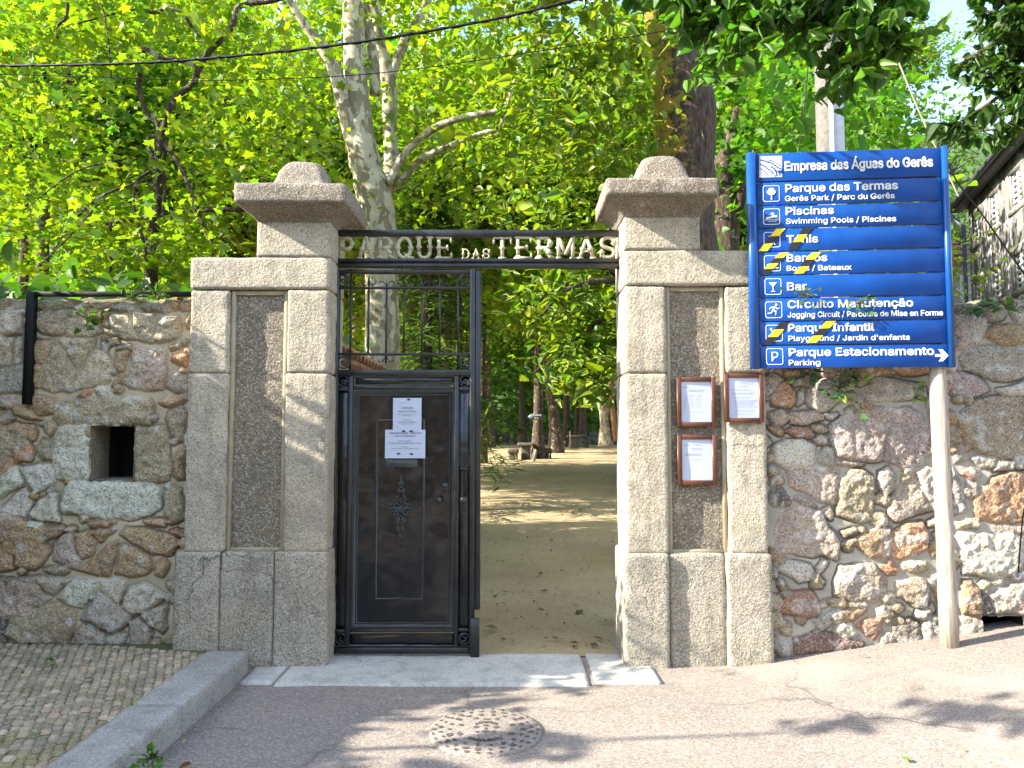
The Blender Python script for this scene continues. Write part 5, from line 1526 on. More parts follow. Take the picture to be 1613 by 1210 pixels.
def tree(name, label, group, x, y, kind, h, scale=1.0, tr=.2, zscale=None, barkm='dark_bark', lean=0.0, cat='tree', trunk_to=None):
    zb = float(park_z(x, y)) - .05
    root = empty(name, (x, y, zb), label, cat, group)
    mb = MB(); n = 7; P = []
    for i in range(n):
        f = i / (n - 1); P.append((x + lean * f + trng.uniform(-.08, .08) * f, y + trng.uniform(-.08, .08) * f, zb + (h + .3) * f))
    R = [tr * (1.35 if i == 0 else 1 - .6 * i / n) for i in range(n)]
    mb.tube(P, R, 10)
    mb.build('trunk', M[barkm], root, True)
    me, br = PROTO[kind]; rzv = trng.uniform(0, 6.28)
    link_mesh('crown', me, root, scale, (lean, 0, h), rzv, zscale)
    link_mesh('branches', br, root, scale, (lean, 0, h), rzv, zscale)
    return root

# ---- the forest slope behind everything (one mass)
rg = np.random.default_rng(77)
n = 105000
x = rg.uniform(-62, 62, n); y = rg.uniform(54, 84, n)
ground = park_z(x, y)
hgt = 9 + 4 * vnoise(np.stack([x, y, 0 * x], 1), .18, 61) + 2.5 * vnoise(np.stack([x, y, 0 * x], 1), .5, 62)
z = ground + hgt * rg.random(n) ** .65 - .3
low = rg.random(n) < .22
z = np.where(low, ground + rg.random(n) ** 1.2 * 4.5, z)
front = rg.random(n) < .42
y = np.where(front, 52 + 2.5 * vnoise(np.stack([x, z, 0 * x], 1), .25, 63) + rg.normal(0, .6, n), y)
V, Fa, C = leaf_geo(rg, np.stack([x, y, z], 1), .55, 'simple', PAL_F, spread=.9)
fo = np_mesh('forest', V, Fa, M['forest_leaf'], None, C); fo['kind'] = 'stuff'

# ---- plane tree with a mottled trunk behind the gate
def px_tube(mb, pts, sides=10, jit=0.0, closed=True):
    P = [at(px, py, Y) for px, py, Y, r in pts]; R = [pix_r(r, Y) for px, py, Y, r in pts]
    # smooth the polyline
    P = np.array(P); t = np.arange(len(P)); tt = np.linspace(0, len(P) - 1, (len(P) - 1) * 4 + 1)
    def cr_(A):
        o = []
        for q in tt:
            i = min(int(q), len(A) - 2); f = q - i
            p0, p1, p2, p3 = A[max(i - 1, 0)], A[i], A[i + 1], A[min(i + 2, len(A) - 1)]
            o.append(.5 * (2 * p1 + (p2 - p0) * f + (2 * p0 - 5 * p1 + 4 * p2 - p3) * f * f + (3 * p1 - p0 - 3 * p2 + p3) * f ** 3))
        return np.array(o)
    P2 = cr_(P); R2 = np.maximum(cr_(np.array(R)[:, None])[:, 0], min(R) * .7)
    if jit: R2 = R2 * (1 + jit * vnoise(P2, 7, 33))
    mb.tube(P2, R2, sides, closed)
base = at(602, 700, 12)
pt_ = empty('plane_tree', (base[0], 12, float(park_z(base[0], 12))), 'tall plane tree with cream and olive mottled bark rising behind the gate lettering', 'tree')
mb = MB()
zb = float(park_z(base[0], 12)); pyb = 605 - F * math.tan(math.atan2(zb - CAMZ, 12) - PITCH)
px_tube(mb, [(604, pyb + 6, 12, 44), (603, 690, 12, 32), (602, 480, 12, 27), (598, 360, 12, 26), (587, 300, 12, 28), (572, 240, 12, 24), (562, 150, 12, 20), (558, 60, 12, 18), (556, -40, 12, 16), (560, -160, 12, 12)], 16, .1)
mb.build('trunk', M['plane_bark'], pt_, True)
for pts in ([(582, 285, 12, 20), (548, 190, 11.9, 14), (530, 120, 11.8, 11), (505, 70, 11.7, 9), (480, 40, 11.6, 7), (450, -10, 11.5, 5)],
            [(596, 330, 12.2, 14), (616, 270, 12.6, 13), (614, 200, 12.8, 12), (612, 130, 12.8, 12), (596, 60, 12.8, 10), (585, -40, 12.8, 9)],
            [(613, 128, 12.8, 9), (640, 60, 12.8, 8), (665, 20, 12.8, 7), (690, -40, 12.8, 6)],
            [(590, 150, 12.2, 8), (589, 100, 12.2, 9), (578, 30, 12.2, 8), (568, -30, 12.2, 7)],
            [(612, 290, 11.9, 8), (640, 240, 11.8, 6.5), (680, 205, 11.6, 6), (730, 185, 11.4, 5.5), (790, 172, 11.2, 4.5), (806, 140, 11.2, 3), (818, 105, 11.2, 1.8), (826, 60, 11.2, .8)],
            [(612, 300, 12.1, 8), (640, 275, 12, 6.5), (665, 250, 12, 6), (710, 230, 11.8, 5), (760, 210, 11.6, 4), (782, 205, 11.5, 3), (800, 180, 11.5, 2), (830, 172, 11.5, .8)]):
    mb = MB(); px_tube(mb, pts, 10, .12); mb.build('limb', M['plane_bark'], pt_, True)
def cloud_from_px(rg, regions, Yr, n, size, kind, pal, **k):
    """leaf clumps hung in real depth between Yr[0] and Yr[1], inside the given outline regions"""
    Cs = []
    for (x0, y0, x1, y1, w_) in regions:
        m_ = int(n * w_)
        ncl = max(3, m_ // 26)
        cx = rg.uniform(x0, x1, ncl); cy = rg.uniform(y0, y1, ncl); cY = rg.uniform(Yr[0], Yr[1], ncl)
        cen = np.array([at(a, b, c) for a, b, c in zip(cx, cy, cY)])
        i = rg.integers(0, ncl, m_)
        Cs.append(cen[i] + rg.normal(0, 1, (m_, 3)) * np.array((.26, .26, .13)) * (Yr[0] / 9))
    return leaf_geo(rg, np.concatenate(Cs), size, kind, pal, **k)
rg = np.random.default_rng(31)
V, Fa, C = cloud_from_px(rg, [(330, -120, 520, 240, .26), (640, -120, 900, 340, .44), (740, 120, 860, 240, .1), (520, -140, 700, 30, .12), (430, 240, 560, 330, .08)], (11.4, 14.6), 8000, .10, 'maple', PAL_Y)
np_mesh('crown', V, Fa, M['leaf'], pt_, C)

# ---- pollarded plane with knuckled hanging branches behind the left wall
base = at(236, 700, 9.6)
zb9 = float(park_z(base[0], 9.6))
p2 = empty('plane_tree', (base[0], 9.6, zb9), 'pollarded plane tree with knuckled twisting branches hanging behind the left-hand mossy wall', 'tree')
mb = MB(); px_tube(mb, [(232, 900, 9.6, 18), (232, 700, 9.6, 15), (236, 520, 9.6, 12), (240, 400, 9.6, 9), (248, 300, 9.55, 8), (255, 215, 9.5, 11)], 12, .15); mb.build('trunk', M['lichen_bark'], p2, True)
LB_ = [[(255, 215, 9.5, 7), (264, 181, 9.5, 6.5), (274, 157, 9.5, 6), (305, 130, 9.45, 6), (311, 110, 9.4, 8), (331, 80, 9.4, 7), (348, 64, 9.35, 6), (368, 37, 9.3, 6), (378, 10, 9.3, 6.5), (435, 0, 9.25, 5.5), (480, -20, 9.2, 5)],
       [(311, 112, 9.4, 6), (298, 99, 9.4, 5), (254, 90, 9.4, 5.5), (234, 80, 9.4, 6), (218, 80, 9.4, 6), (214, 92, 9.4, 5.5), (221, 117, 9.4, 5), (218, 134, 9.45, 5), (224, 161, 9.45, 5), (234, 181, 9.5, 5), (248, 194, 9.5, 5), (253, 214, 9.5, 6)],
       [(254, 221, 9.5, 5), (275, 248, 9.4, 4.5), (295, 285, 9.35, 4.5), (308, 321, 9.3, 4), (321, 355, 9.3, 4), (340, 396, 9.3, 3)],
       [(252, 216, 9.5, 5), (234, 218, 9.45, 5), (238, 244, 9.4, 4.5), (248, 268, 9.4, 4.5), (248, 301, 9.4, 4.5), (246, 328, 9.4, 4), (234, 361, 9.4, 4), (228, 400, 9.4, 3.5)],
       [(257, 226, 9.5, 4), (258, 268, 9.45, 3.5), (259, 318, 9.4, 3), (248, 360, 9.4, 2.5)],
       [(243, 266, 9.4, 4), (214, 288, 9.35, 3.5), (211, 328, 9.3, 3.5), (221, 361, 9.3, 3.5), (231, 410, 9.3, 3)],
       [(384, 330, 9.7, 6), (301, 331, 9.6, 5.5), (261, 335, 9.6, 5), (218, 345, 9.6, 5), (167, 351, 9.6, 4.5)],
       [(243, 281, 9.4, 3.5), (194, 295, 9.3, 3), (151, 315, 9.2, 3), (110, 355, 9.2, 2.5), (82, 400, 9.2, 2)],
       [(333, 80, 9.4, 4), (301, 40, 9.3, 3.5), (288, 22, 9.3, 3.5), (264, 12, 9.3, 4), (244, 20, 9.3, 4), (205, 16, 9.3, 2.5), (105, 42, 9.3, 2)],
       [(106, -20, 9.2, 4), (105, 25, 9.2, 3.5), (92, 40, 9.2, 3.5), (90, 60, 9.2, 2.5)],
       [(174, 350, 9.6, 4), (175, 400, 9.6, 3.5), (173, 450, 9.6, 3)],
       [(322, 340, 9.3, 2.5), (345, 360, 9.3, 2), (365, 390, 9.3, 1.5)],
       [(160, 315, 9.2, 2), (110, 372, 9.0, 1.6), (60, 420, 8.9, 1.2)], [(200, 250, 9.2, 2), (120, 270, 9.0, 1.6), (40, 330, 8.9, 1.2)], [(175, 120, 9.2, 2), (170, 60, 9.2, 1.6), (160, 0, 9.2, 1.3)]]
for pts in LB_:
    mb = MB(); px_tube(mb, [(a_, b_, c_, d_ * .78) for a_, b_, c_, d_ in pts], 8, .18); mb.build('limb', M['lichen_bark'], p2, True)
rg = np.random.default_rng(32)
V, Fa, C = cloud_from_px(rg, [(-120, -60, 210, 440, .55), (270, 120, 430, 330, .13), (150, 330, 330, 440, .12), (160, -80, 420, 90, .2)], (8.8, 11.4), 10500, .085, 'maple', PAL_Y)
np_mesh('crown', V, Fa, M['leaf'], p2, C)

# ---- big mossy lime behind the notice pillar, with its boughs over the open gateway
base = at(1085, 700, 9.3)
lt = empty('lime_tree', (base[0], 9.3, float(park_z(base[0], 9.3))), 'big lime tree with a dark trunk furred with yellow moss, behind the notice pillar', 'tree')
mb = MB(); px_tube(mb, [(1090, 930, 9.3, 70), (1086, 700, 9.3, 55), (1082, 400, 9.3, 50), (1080, 280, 9.3, 46), (1079, 200, 9.3, 50), (1075, 140, 9.3, 47), (1062, 80, 9.3, 38), (1047, 20, 9.3, 36), (1035, -50, 9.3, 34), (1030, -160, 9.3, 28)], 22, .12)
mb.build('trunk', M['moss_bark'], lt, True)
for pts in ([(1035, 20, 9.3, 18), (1000, -40, 9.0, 14), (930, -80, 8.8, 10)], [(1095, 150, 9.3, 20), (1140, 60, 9.2, 14), (1200, -20, 9.0, 10)],
            [(1040, 430, 9.2, 8), (980, 440, 8.9, 6), (900, 452, 8.6, 4), (850, 500, 8.5, 2)], [(1050, 480, 9.1, 7), (960, 500, 8.8, 5), (900, 540, 8.6, 3), (860, 590, 8.5, 1.6)],
            [(1000, 460, 9.0, 5), (940, 410, 8.8, 4), (880, 400, 8.7, 3)]):
    mb = MB(); px_tube(mb, pts, 10, .12); mb.build('limb', M['dark_bark'], lt, True)
rg = np.random.default_rng(33)
V, Fa, C = cloud_from_px(rg, [(845, 425, 990, 500, .10), (890, 490, 1000, 590, .11), (870, 560, 985, 625, .04), (985, 420, 1060, 600, .03), (760, -80, 1010, 120, .22), (900, 60, 1020, 260, .12), (760, 100, 930, 360, .16)], (8.3, 9.3), 5300, .092, 'lime_fine', PAL_Y, droop=1.1, spread=.55)
np_mesh('crown', V, Fa, M['leaf_near'], lt, C)
base = at(1142, 700, 10.8)
l2 = empty('lime_tree', (base[0], 10.8, float(park_z(base[0], 10.8))), 'smaller forked tree with rough bark showing between the notice pillar and the blue sign', 'tree')
mb = MB(); px_tube(mb, [(1142, 870, 10.8, 28), (1142, 700, 10.8, 26), (1141, 420, 10.8, 24), (1140, 330, 10.8, 22), (1138, 270, 10.8, 17), (1150, 225, 10.8, 9), (1160, 170, 10.8, 4)], 14, .15); mb.build('trunk', M['lichen_bark'], l2, True)
mb = MB(); px_tube(mb, [(1142, 360, 10.8, 12), (1164, 325, 10.7, 9), (1172, 295, 10.6, 7), (1200, 280, 10.5, 3)], 8, .1); mb.build('limb', M['dark_bark'], l2, True)
rg = np.random.default_rng(34)
V, Fa, C = cloud_from_px(rg, [(1100, 230, 1190, 400, .35), (1120, 100, 1300, 260, .45), (1280, 130, 1430, 250, .2)], (10.2, 12.2), 2300, .11, 'lime', PAL_G, droop=.9)
np_mesh('crown', V, Fa, M['leaf'], l2, C)

# ---- trees that fill the park, further back
def P2X(px, Y): return atx(px, 640, Y)
BT = [  # px, Y, kind, crown height, scale, zscale
    (60, 15, 'plane_b', 8.5, .9, .9), (30, 19, 'plane_a', 10, 1.2, 1.1),
    (230, 18, 'plane_a', 8.0, 1.0, 1.0), (330, 20, 'plane_a', 8.5, 1.2, 1.1), (430, 22, 'plane_b', 7.5, .9, .9), (1415, 24, 'lime_b', 13.3, .6, .6), (470, 24, 'plane_a', 7.0, 1.3, 1.2), (180, 23, 'plane_b', 12.5, 1.25, 1.1),
    (650, 20, 'plane_a', 7.5, 1.1, 1.1), (705, 19, 'lime_b', 8.4, .9, 1.0), (720, 23, 'lime_a', 9.5, 1.2, 1.2), (1005, 19, 'lime_b', 7.5, 1.1, 1.1), (760, 30, 'plane_b', 11, 1.4, 1.3),
    (1030, 24, 'lime_b', 10, 1.2, 1.1), (1020, 17, 'lime_b', 8.2, .9, 1.0), (1120, 19, 'lime_a', 7.0, 1.2, 1.2), (1210, 17, 'lime_b', 5.2, .85, .9), (1270, 22, 'lime_a', 7.8, 1.0, 1.1),
    (1325, 17, 'lime_b', 4.8, .7, .9), (1200, 25, 'lime_a', 12, 1.4, 1.2), (1300, 26, 'lime_b', 11.5, 1.1, 1.0), (560, 30, 'plane_a', 14, 1.6, 1.3), (1060, 30, 'lime_a', 14, 1.5, 1.3), (330, 42, 'far', 18, 1.5, 1.3), (60, 44, 'far', 19, 1.7, 1.4)]
for px, Y, kd, h, s, zs in BT:
    pln = kd.startswith('plane') or kd == 'far'
    tree('plane_tree' if pln else 'lime_tree',
         'bright yellow-green tree crowding the background above the left wall and gate' if pln else 'bright green leafy tree crowding the background behind the pillar and the sign',
         'background plane trees' if pln else 'background lime trees', P2X(px, Y), Y, kd, h, s, .17, zs * s, 'lichen_bark')
# dark laurels right behind the left wall
for px, Y, s in ((-40, 7.6, .95), (40, 8.0, .85), (120, 7.8, .8), (200, 8.2, .85), (290, 7.9, .8), (360, 8.6, .8), (-110, 8.6, 1.2), (330, 9.9, 1.0), (150, 10.5, 1.2)):
    xx = P2X(px, Y); zb = float(park_z(xx, Y)); top = 2.85 + (.15 if px < 0 else 0)
    root = empty('laurel_shrub', (xx, Y, zb), 'dark leafy shrub rising just behind the mossy left wall', 'shrub', 'shrubs behind the left wall')
    link_mesh('foliage', PROTO['dark'][0], root, s, (0, 0, top - 1.75 * s), trng.uniform(0, 6.3), s * 1.15)
    link_mesh('stems', PROTO['dark'][1], root, s * .9, (0, 0, 1.2), trng.uniform(0, 6.3), s * 1.3)
# feathery conifer seen through the grille
cb = at(668, 640, 14.5); zb = float(park_z(cb[0], 14.5))
cf = empty('cedar_tree', (cb[0], 14.5, zb), 'feathery grey-green conifer with drooping sprays, seen through the gate grille', 'tree')
mb = MB(); mb.tube([(cb[0], 14.5, zb - .1), (cb[0] + .1, 14.5, zb + 7.5)], [.16, .03], 10); mb.build('trunk', M['dark_bark'], cf, True)
rg = np.random.default_rng(41); Cp = []; Ax = []
for i in range(150):
    hz = rg.uniform(.7, 6.8); L = (1.95 - .21 * hz) * rg.uniform(.75, 1.1); a = rg.uniform(0, 6.283)
    d = np.array((math.cos(a), math.sin(a), 0))
    for j in range(10):
        f = (j + 1) / 10; p = np.array((cb[0], 14.5, zb + hz)) + d * L * f + np.array((0, 0, .15 * f - .55 * f * f))
        for k in range(7):
            sd = np.array((-d[1], d[0], 0)) * rg.choice((-1, 1)); ax_ = d * .55 + sd * rg.uniform(.2, .9) + np.array((0, 0, -.35))
            Cp.append(p + rg.normal(0, .05, 3)); Ax.append(ax_)
V, Fa, C = leaf_geo(rg, np.array(Cp), .26, 'blade', PAL_C, .1, .35, np.array(Ax))
np_mesh('foliage', V, Fa, M['leaf'], cf, C)
# small conifer-grey tree beyond the sign
for (px, Y, zc, s) in ((1505, 32, 9.5, .8), (1478, 30, 12.5, 1.0)):
    xx = P2X(px, Y); tree('tree', 'thin pale tree showing in the gap between the blue sign and the house', 'thin trees beside the house', xx, Y, 'sparse', zc, s, .06, s)
xx = P2X(1512, 40); tree('tree', 'low yellow-green tree above the tiled roof of the low wing', None, xx, 40, 'plane_a', 9.8, .55, .12, .55)

# trunks that stand in the sandy park, seen through the open gateway
def park_trunk(name, label, pts, Y, barkm, crown=None, stems=None):
    b0 = at(pts[0][0], pts[0][1], Y); z0 = float(park_z(b0[0], Y))
    root = empty(name, (b0[0], Y, z0), label, 'tree')
    mb = MB(); q = [(px, py, Y, r) for px, py, r in pts]
    q[0] = (q[0][0], q[0][1] + 6, Y, q[0][3] * 1.35)
    px_tube(mb, q, 12, .1); mb.build('trunk', M[barkm], root, True)
    for st in stems or []:
        mb = MB(); px_tube(mb, [(a, b, Y, r) for a, b, r in st], 10, .1); mb.build('stem', M[barkm], root, True)
    if crown:
        kd, zc, s, dx = crown
        link_mesh('crown', PROTO[kd][0], root, s, (dx, 0, zc), trng.uniform(0, 6), s * 1.1); link_mesh('branches', PROTO[kd][1], root, s, (dx, 0, zc), 1.0, s)
    return root
park_trunk('park_tree', 'straight lichened tree in the park carrying a small blue arrow sign', [(848, 722, 10.5), (847, 690, 8.5), (848, 640, 7.5), (848, 580, 7), (849, 500, 5)], 33.6, 'lichen_bark', ('lime_b', 8.0, 1.05, 0))
park_trunk('park_tree', 'dark tree leaning left just beside the arrow-sign tree', [(877, 712, 10.5), (873, 660, 8.5), (865, 600, 7.5), (856, 520, 6)], 39, 'lichen_bark', ('lime_a', 9.6, 1.2, -1))
park_trunk('park_tree', 'two-stemmed rough tree right beside the closing edge of the gate', [(764, 703, 7), (763, 650, 5.5), (764, 590, 5), (765, 500, 4)], 46, 'lichen_bark', ('lime_a', 9.8, 1.5, 0), [[(774, 705, 8), (772, 650, 6), (769, 590, 4.5), (772, 480, 3)]])
park_trunk('park_tree', 'slim dark tree between the gate edge and the arrow-sign tree', [(823, 693, 6), (822, 660, 5), (821, 600, 4)], 50, 'dark_bark', ('lime_a', 10.5, 1.3, 0))
park_trunk('park_tree', 'grey tree standing beyond the stone picnic tables', [(917, 690, 7), (917, 655, 5.5), (917, 600, 5)], 49, 'dark_bark', ('lime_a', 10, 1.4, 0), [[(908, 692, 4), (908, 650, 3), (909, 600, 2.5)]])
park_trunk('park_tree', 'forked tree with a peeled reddish stem next to the notice pillar', [(954, 697, 9), (952, 660, 7), (948, 630, 8), (942, 600, 4)], 44, 'plane_bark', ('lime_b', 9.8, 1.3, 0), [[(955, 655, 6), (963, 625, 5), (970, 590, 4)]])
mb = MB(); root = [o for o in bpy.data.objects if o.name.startswith('park_tree') and o.type == 'EMPTY'][-1]
px_tube(mb, [(970, 695, 43.8, 4.5), (966, 660, 43.8, 4), (963, 620, 43.8, 3.5), (962, 590, 43.8, 3)], 8, .1); mb.build('stem', plain('peeled_bark', (.30, .14, .06), .8, vary=.4), root, True)['label'] = 'peeled reddish stem'
# deeper park trees to close the view under the crowns
for px, Y, h, s in ((700, 36, 8.6, 1.2), (895, 52, 9.8, 1.3), (1000, 42, 9.0, 1.3), (890, 47, 9.7, 1.2), (735, 38, 8.8, 1.2), (1060, 36, 8.4, 1.2), (760, 51, 10, 1.5), (640, 48, 9, 1.3)):
    tree('lime_tree', 'bright green leafy tree deep in the park beyond the gate', 'trees deep in the park', P2X(px, Y), Y, 'lime_a' if int(px) % 20 else 'lime_b', h, s, .14, s, 'dark_bark')

# ---- street trees: one overhanging the sign from the kerb on the right, one dark behind it
def sprays(rg, mb, pts_list, leaves, size, per, Ysc=1.0, pal=PAL_G):
    Cs = []; Ax = []
    for pts in pts_list:
        P = [at(a, b, Y) for a, b, Y, r in pts]; R = [pix_r(r, Y) for a, b, Y, r in pts]
        mb.tube(P, R, 6, True)
        P = np.array(P)
        for k in range(per):
            i = rg.integers(0, len(P) - 1); f = rg.random(); p = P[i] + (P[i + 1] - P[i]) * f
            tw = np.clip(rg.normal(0, 1, 3), -1.4, 1.4) * np.array((.11, .15, .045)) + np.array((0, 0, -.05))
            mb.tube([p, p + tw * .6, p + tw + np.array((0, 0, -.02))], [.0022, .0016, .001], 4, False)
            for q in range(4):
                Cs.append(p + tw * (.4 + .25 * q) + rg.normal(0, .02, 3)); Ax.append(tw / (np.linalg.norm(tw) + 1e-6) * .4 + np.array((0, 0, -.75)))
    return leaf_geo(rg, np.array(Cs), size, leaves, pal, .6, .8, np.array(Ax), .22)
rg = np.random.default_rng(51)
st = empty('street_lime', (4.4, 3.4, float(road_z(4.4))), 'street lime whose large dark leaves hang over the top of the blue sign', 'tree')
mb = MB(); mb.tube([(4.4, 3.4, .2), (4.35, 3.45, 2.4), (4.1, 3.7, 4.2), (3.6, 4.0, 5.6)], [.22, .19, .16, .10], 12); mb.build('trunk', M['lichen_bark'], st, True)
mb = MB()
tw = [[(1620, -202, 3.9, 18), (1480, -132, 4.1, 10), (1360, -72, 4.3, 7), (1240, -22, 4.4, 5), (1150, -12, 4.5, 3), (1060, -52, 4.6, 2)],
      [(1420, -102, 4.2, 7), (1400, -22, 4.3, 5), (1380, 38, 4.35, 3.5), (1345, 98, 4.4, 2), (1335, 123, 4.4, 1.5)],
      [(1360, -72, 4.3, 5), (1310, -2, 4.35, 3.5), (1290, 38, 4.4, 2.5), (1280, 63, 4.4, 1.5)],
      [(1180, -17, 4.5, 3), (1130, 18, 4.6, 2.5), (1110, 68, 4.6, 2), (1125, 118, 4.6, 1.5)],
      [(1060, -72, 4.7, 2.5), (1070, -12, 4.7, 2), (1060, 28, 4.7, 1.5)], [(1150, -12, 4.5, 2), (1180, 18, 4.5, 1.5), (1185, 68, 4.5, 1.2)],
      [(1240, -27, 4.4, 3), (1235, -2, 4.4, 2), (1215, 28, 4.4, 1.3)], [(1400, -32, 4.3, 3), (1410, 18, 4.3, 2), (1400, 78, 4.3, 1.5)], [(1100, -42, 4.55, 2), (1090, 8, 4.6, 1.6), (1150, 48, 4.6, 1.2)], [(960, -82, 4.8, 2), (1000, -47, 4.8, 1.6), (1030, -22, 4.8, 1)],
      [(1340, -42, 4.3, 3), (1350, 18, 4.3, 2), (1360, 68, 4.3, 1.5)]]
V, Fa, C = sprays(rg, mb, tw, 'lime_fine', .088, 29, pal=PAL_G + PAL_D[:2])
mb.build('twigs', M['dark_bark'], st)
np_mesh('leaves', V, Fa, M['leaf_near'], st, C)
rg = np.random.default_rng(52)
s2 = empty('street_tree', (6.6, 5.0, float(road_z(6.6))), 'dark leafy tree hanging in front of the granite house at the edge of the street', 'tree')
mb = MB(); mb.tube([(6.6, 5.0, .4), (6.5, 5.2, 3.0), (6.0, 5.6, 5.0)], [.2, .16, .1], 10); mb.build('trunk', M['dark_bark'], s2, True)
mb = MB()
tw = [[(1800, -78, 5.6, 14), (1700, 2, 5.8, 9), (1620, 52, 6.0, 6), (1560, 72, 6.1, 4), (1510, 102, 6.2, 2)], [(1640, 22, 6, 6), (1600, -18, 6, 4), (1550, -38, 6, 3), (1500, -58, 6.1, 2)],
      [(1660, 72, 5.9, 6), (1600, 132, 6, 4), (1560, 162, 6.1, 3), (1520, 187, 6.2, 2), (1495, 202, 6.2, 1.2)], [(1680, 132, 5.9, 5), (1620, 177, 6, 3), (1580, 202, 6.05, 2), (1540, 207, 6.1, 1.5)],
      [(1700, -8, 5.9, 5), (1640, -58, 5.9, 4), (1580, -98, 6, 3)], [(1620, 52, 6, 4), (1590, 22, 6, 3), (1545, 17, 6, 2)], [(1620, 57, 6, 4), (1585, 92, 6, 3), (1545, 122, 6.1, 1.5)], [(1700, 62, 5.8, 4), (1640, 102, 5.8, 3), (1590, 112, 5.9, 2)], [(1660, -38, 5.8, 4), (1600, -43, 5.9, 3), (1570, -13, 6, 2)], [(1650, 22, 5.7, 4), (1610, 32, 5.7, 3), (1570, 42, 5.8, 2)], [(1660, 152, 5.7, 4), (1620, 152, 5.7, 3), (1580, 177, 5.8, 2)]]
V, Fa, C = sprays(rg, mb, tw, 'lime_fine', .078, 40, pal=PAL_D)
mb.build('twigs', M['dark_bark'], s2); np_mesh('leaves', V, Fa, M['leaf_near'], s2, C)
# unseen, past the left edge: evergreen shaped to shade this end of the street
hs = empty('unseen_evergreen', (-7.6, 3.0, 0.13), 'unseen evergreen past the left end of the pavement, shaped to shade cobbles and wall', 'shrub')
for i, (dx, dy, zc, s, sz) in enumerate(((0, 0, 1.9, 1.15, 1.25), (.3, 1.5, 1.8, 1.0, 1.2), (.1, -1.6, 2.0, 1.15, 1.2), (-.6, .6, 2.3, 1.2, 1.3), (-.5, -2.8, 2.0, 1.2, 1.25), (-.4, -.8, 2.3, 1.1, 1.2), (-1.5, -1.6, 2.2, 1.2, 1.2), (-1.2, .3, 2.0, 1.2, 1.2), (2.5, 2.0, 2.0, .55, .6), (2.55, 1.9, 2.75, .5, .5), (1.9, 1.8, 1.3, .6, .6), (2.2, 1.6, .7, .55, .6))):
    link_mesh('foliage', PROTO['dark'][0], hs, s, (dx, dy, zc - (.42 if dx < 1.5 else 0)), i * 1.3, sz)
    link_mesh('stems', PROTO['dark'][1], hs, s, (dx, dy, zc - .4), i * 1.3, sz)

rg = np.random.default_rng(53); mb = MB(); tip = np.array((-4.6, 2.82, 4.42))
mb.tube([(-7.0, 2.9, 3.0), (-5.8, 2.85, 4.0), tuple(tip)], [.03, .02, .008], 6)
mb.build('shoot', M['dark_bark'], hs)
Cs = np.concatenate([tip + rg.normal(0, 1, (70, 3)) * np.array((.16, .12, .05)), tip + np.array((-.25, .1, -.35)) + rg.normal(0, 1, (26, 3)) * np.array((.14, .06, .03)), tip + np.array((.5, -.2, -.1)) + rg.normal(0, 1, (18, 3)) * np.array((.12, .05, .03))])
V, Fa, C = leaf_geo(rg, Cs, .09, 'lime', PAL_D, .6, .8); np_mesh('shoot_leaves', V, Fa, M['leaf_near'], hs, C)
# unseen hillside added behind the viewer to block low sky and strengthen sun contrast
grid_sheet('unseen_hills', np.linspace(-90, 90, 40), np.linspace(-70, -14, 14), lambda x, y: 1 + np.maximum(0, -14 - y) * .45 + 1.5 * vnoise(np.stack([x, y, 0 * x], 1), .15, 95), M['hill'])

# ================================================================== POLE, CABLES
Yp = 7.4
pb = at(1318, 640, Yp)
up = empty('utility_pole', (pb[0], Yp, float(park_z(pb[0], Yp))), 'dark utility pole with a pale metal cable channel, standing behind the blue sign', 'utility pole')
mb = MB(); mb.tube([(pb[0], Yp, -.1), (pb[0], Yp, 3.0), (pb[0] - .01, Yp, 8.2)], [.14, .125, .11], 14); mb.build('pole', M['concrete'], up, True)
mb = MB(); x0, x1 = atx(1307, 180, Yp - .13), atx(1327, 180, Yp - .13)
mb.bbox(x0, x1, Yp - .17, Yp - .10, .6, atz(128, Yp - .13), .006); mb.box(x0 - .004, x0 + .016, Yp - .19, Yp - .1705, .6, atz(130, Yp - .13)); mb.build('cable_channel', M['steel'], up)
def cable(name, label, pts, r, mat, twist=False, cat='cable'):
    P = np.array([at(a, b, Y) for a, b, Y in pts]); tt = np.linspace(0, len(P) - 1, 60); o = []
    for q in tt:
        i = min(int(q), len(P) - 2); f = q - i; p0, p1, p2, p3 = P[max(i - 1, 0)], P[i], P[i + 1], P[min(i + 2, len(P) - 1)]
        o.append(.5 * (2 * p1 + (p2 - p0) * f + (2 * p0 - 5 * p1 + 4 * p2 - p3) * f * f + (3 * p1 - p0 - 3 * p2 + p3) * f ** 3))
    root = empty(name, tuple(P[len(P) // 2]), label, cat)
    mb = MB(); mb.tube(o, r, 8)
    mb.build('strand', mat, root, True)
    if twist:
        o = np.array(o); L = np.arange(240); oo = []
        for k in L:
            q = k / 239 * 59; i = min(int(q), 58); p = o[i] + (o[i + 1] - o[i]) * (q - i)
            oo.append(p + np.array((0, math.cos(k * .8), math.sin(k * .8))) * r * 1.1)
        mb = MB(); mb.tube(oo, r * .55, 6); mb.build('strand', mat, root, True)
cable('overhead_cable', 'thick twisted black cable sagging across the top of the view in front of the trees', [(-200, 101, 6.4), (0, 103.5, 6.2), (200, 100, 6.0), (330, 92, 5.9), (540, 70, 5.7), (760, 34, 5.5), (905, 0, 5.3), (1060, -42, 5.2)], .0095, M['cable'], True)
cable('overhead_cable', 'thin black wire just below the thick twisted cable, crossing to the mossy trunk', [(-200, 112, 7.6), (0, 117, 7.6), (230, 124, 7.6), (330, 127, 7.6), (520, 121, 7.6), (660, 108, 7.6), (840, 82, 7.6), (1040, 50, 7.5), (1230, 16, 7.4), (1312, 0, 7.35)], .0045, M['cable'])
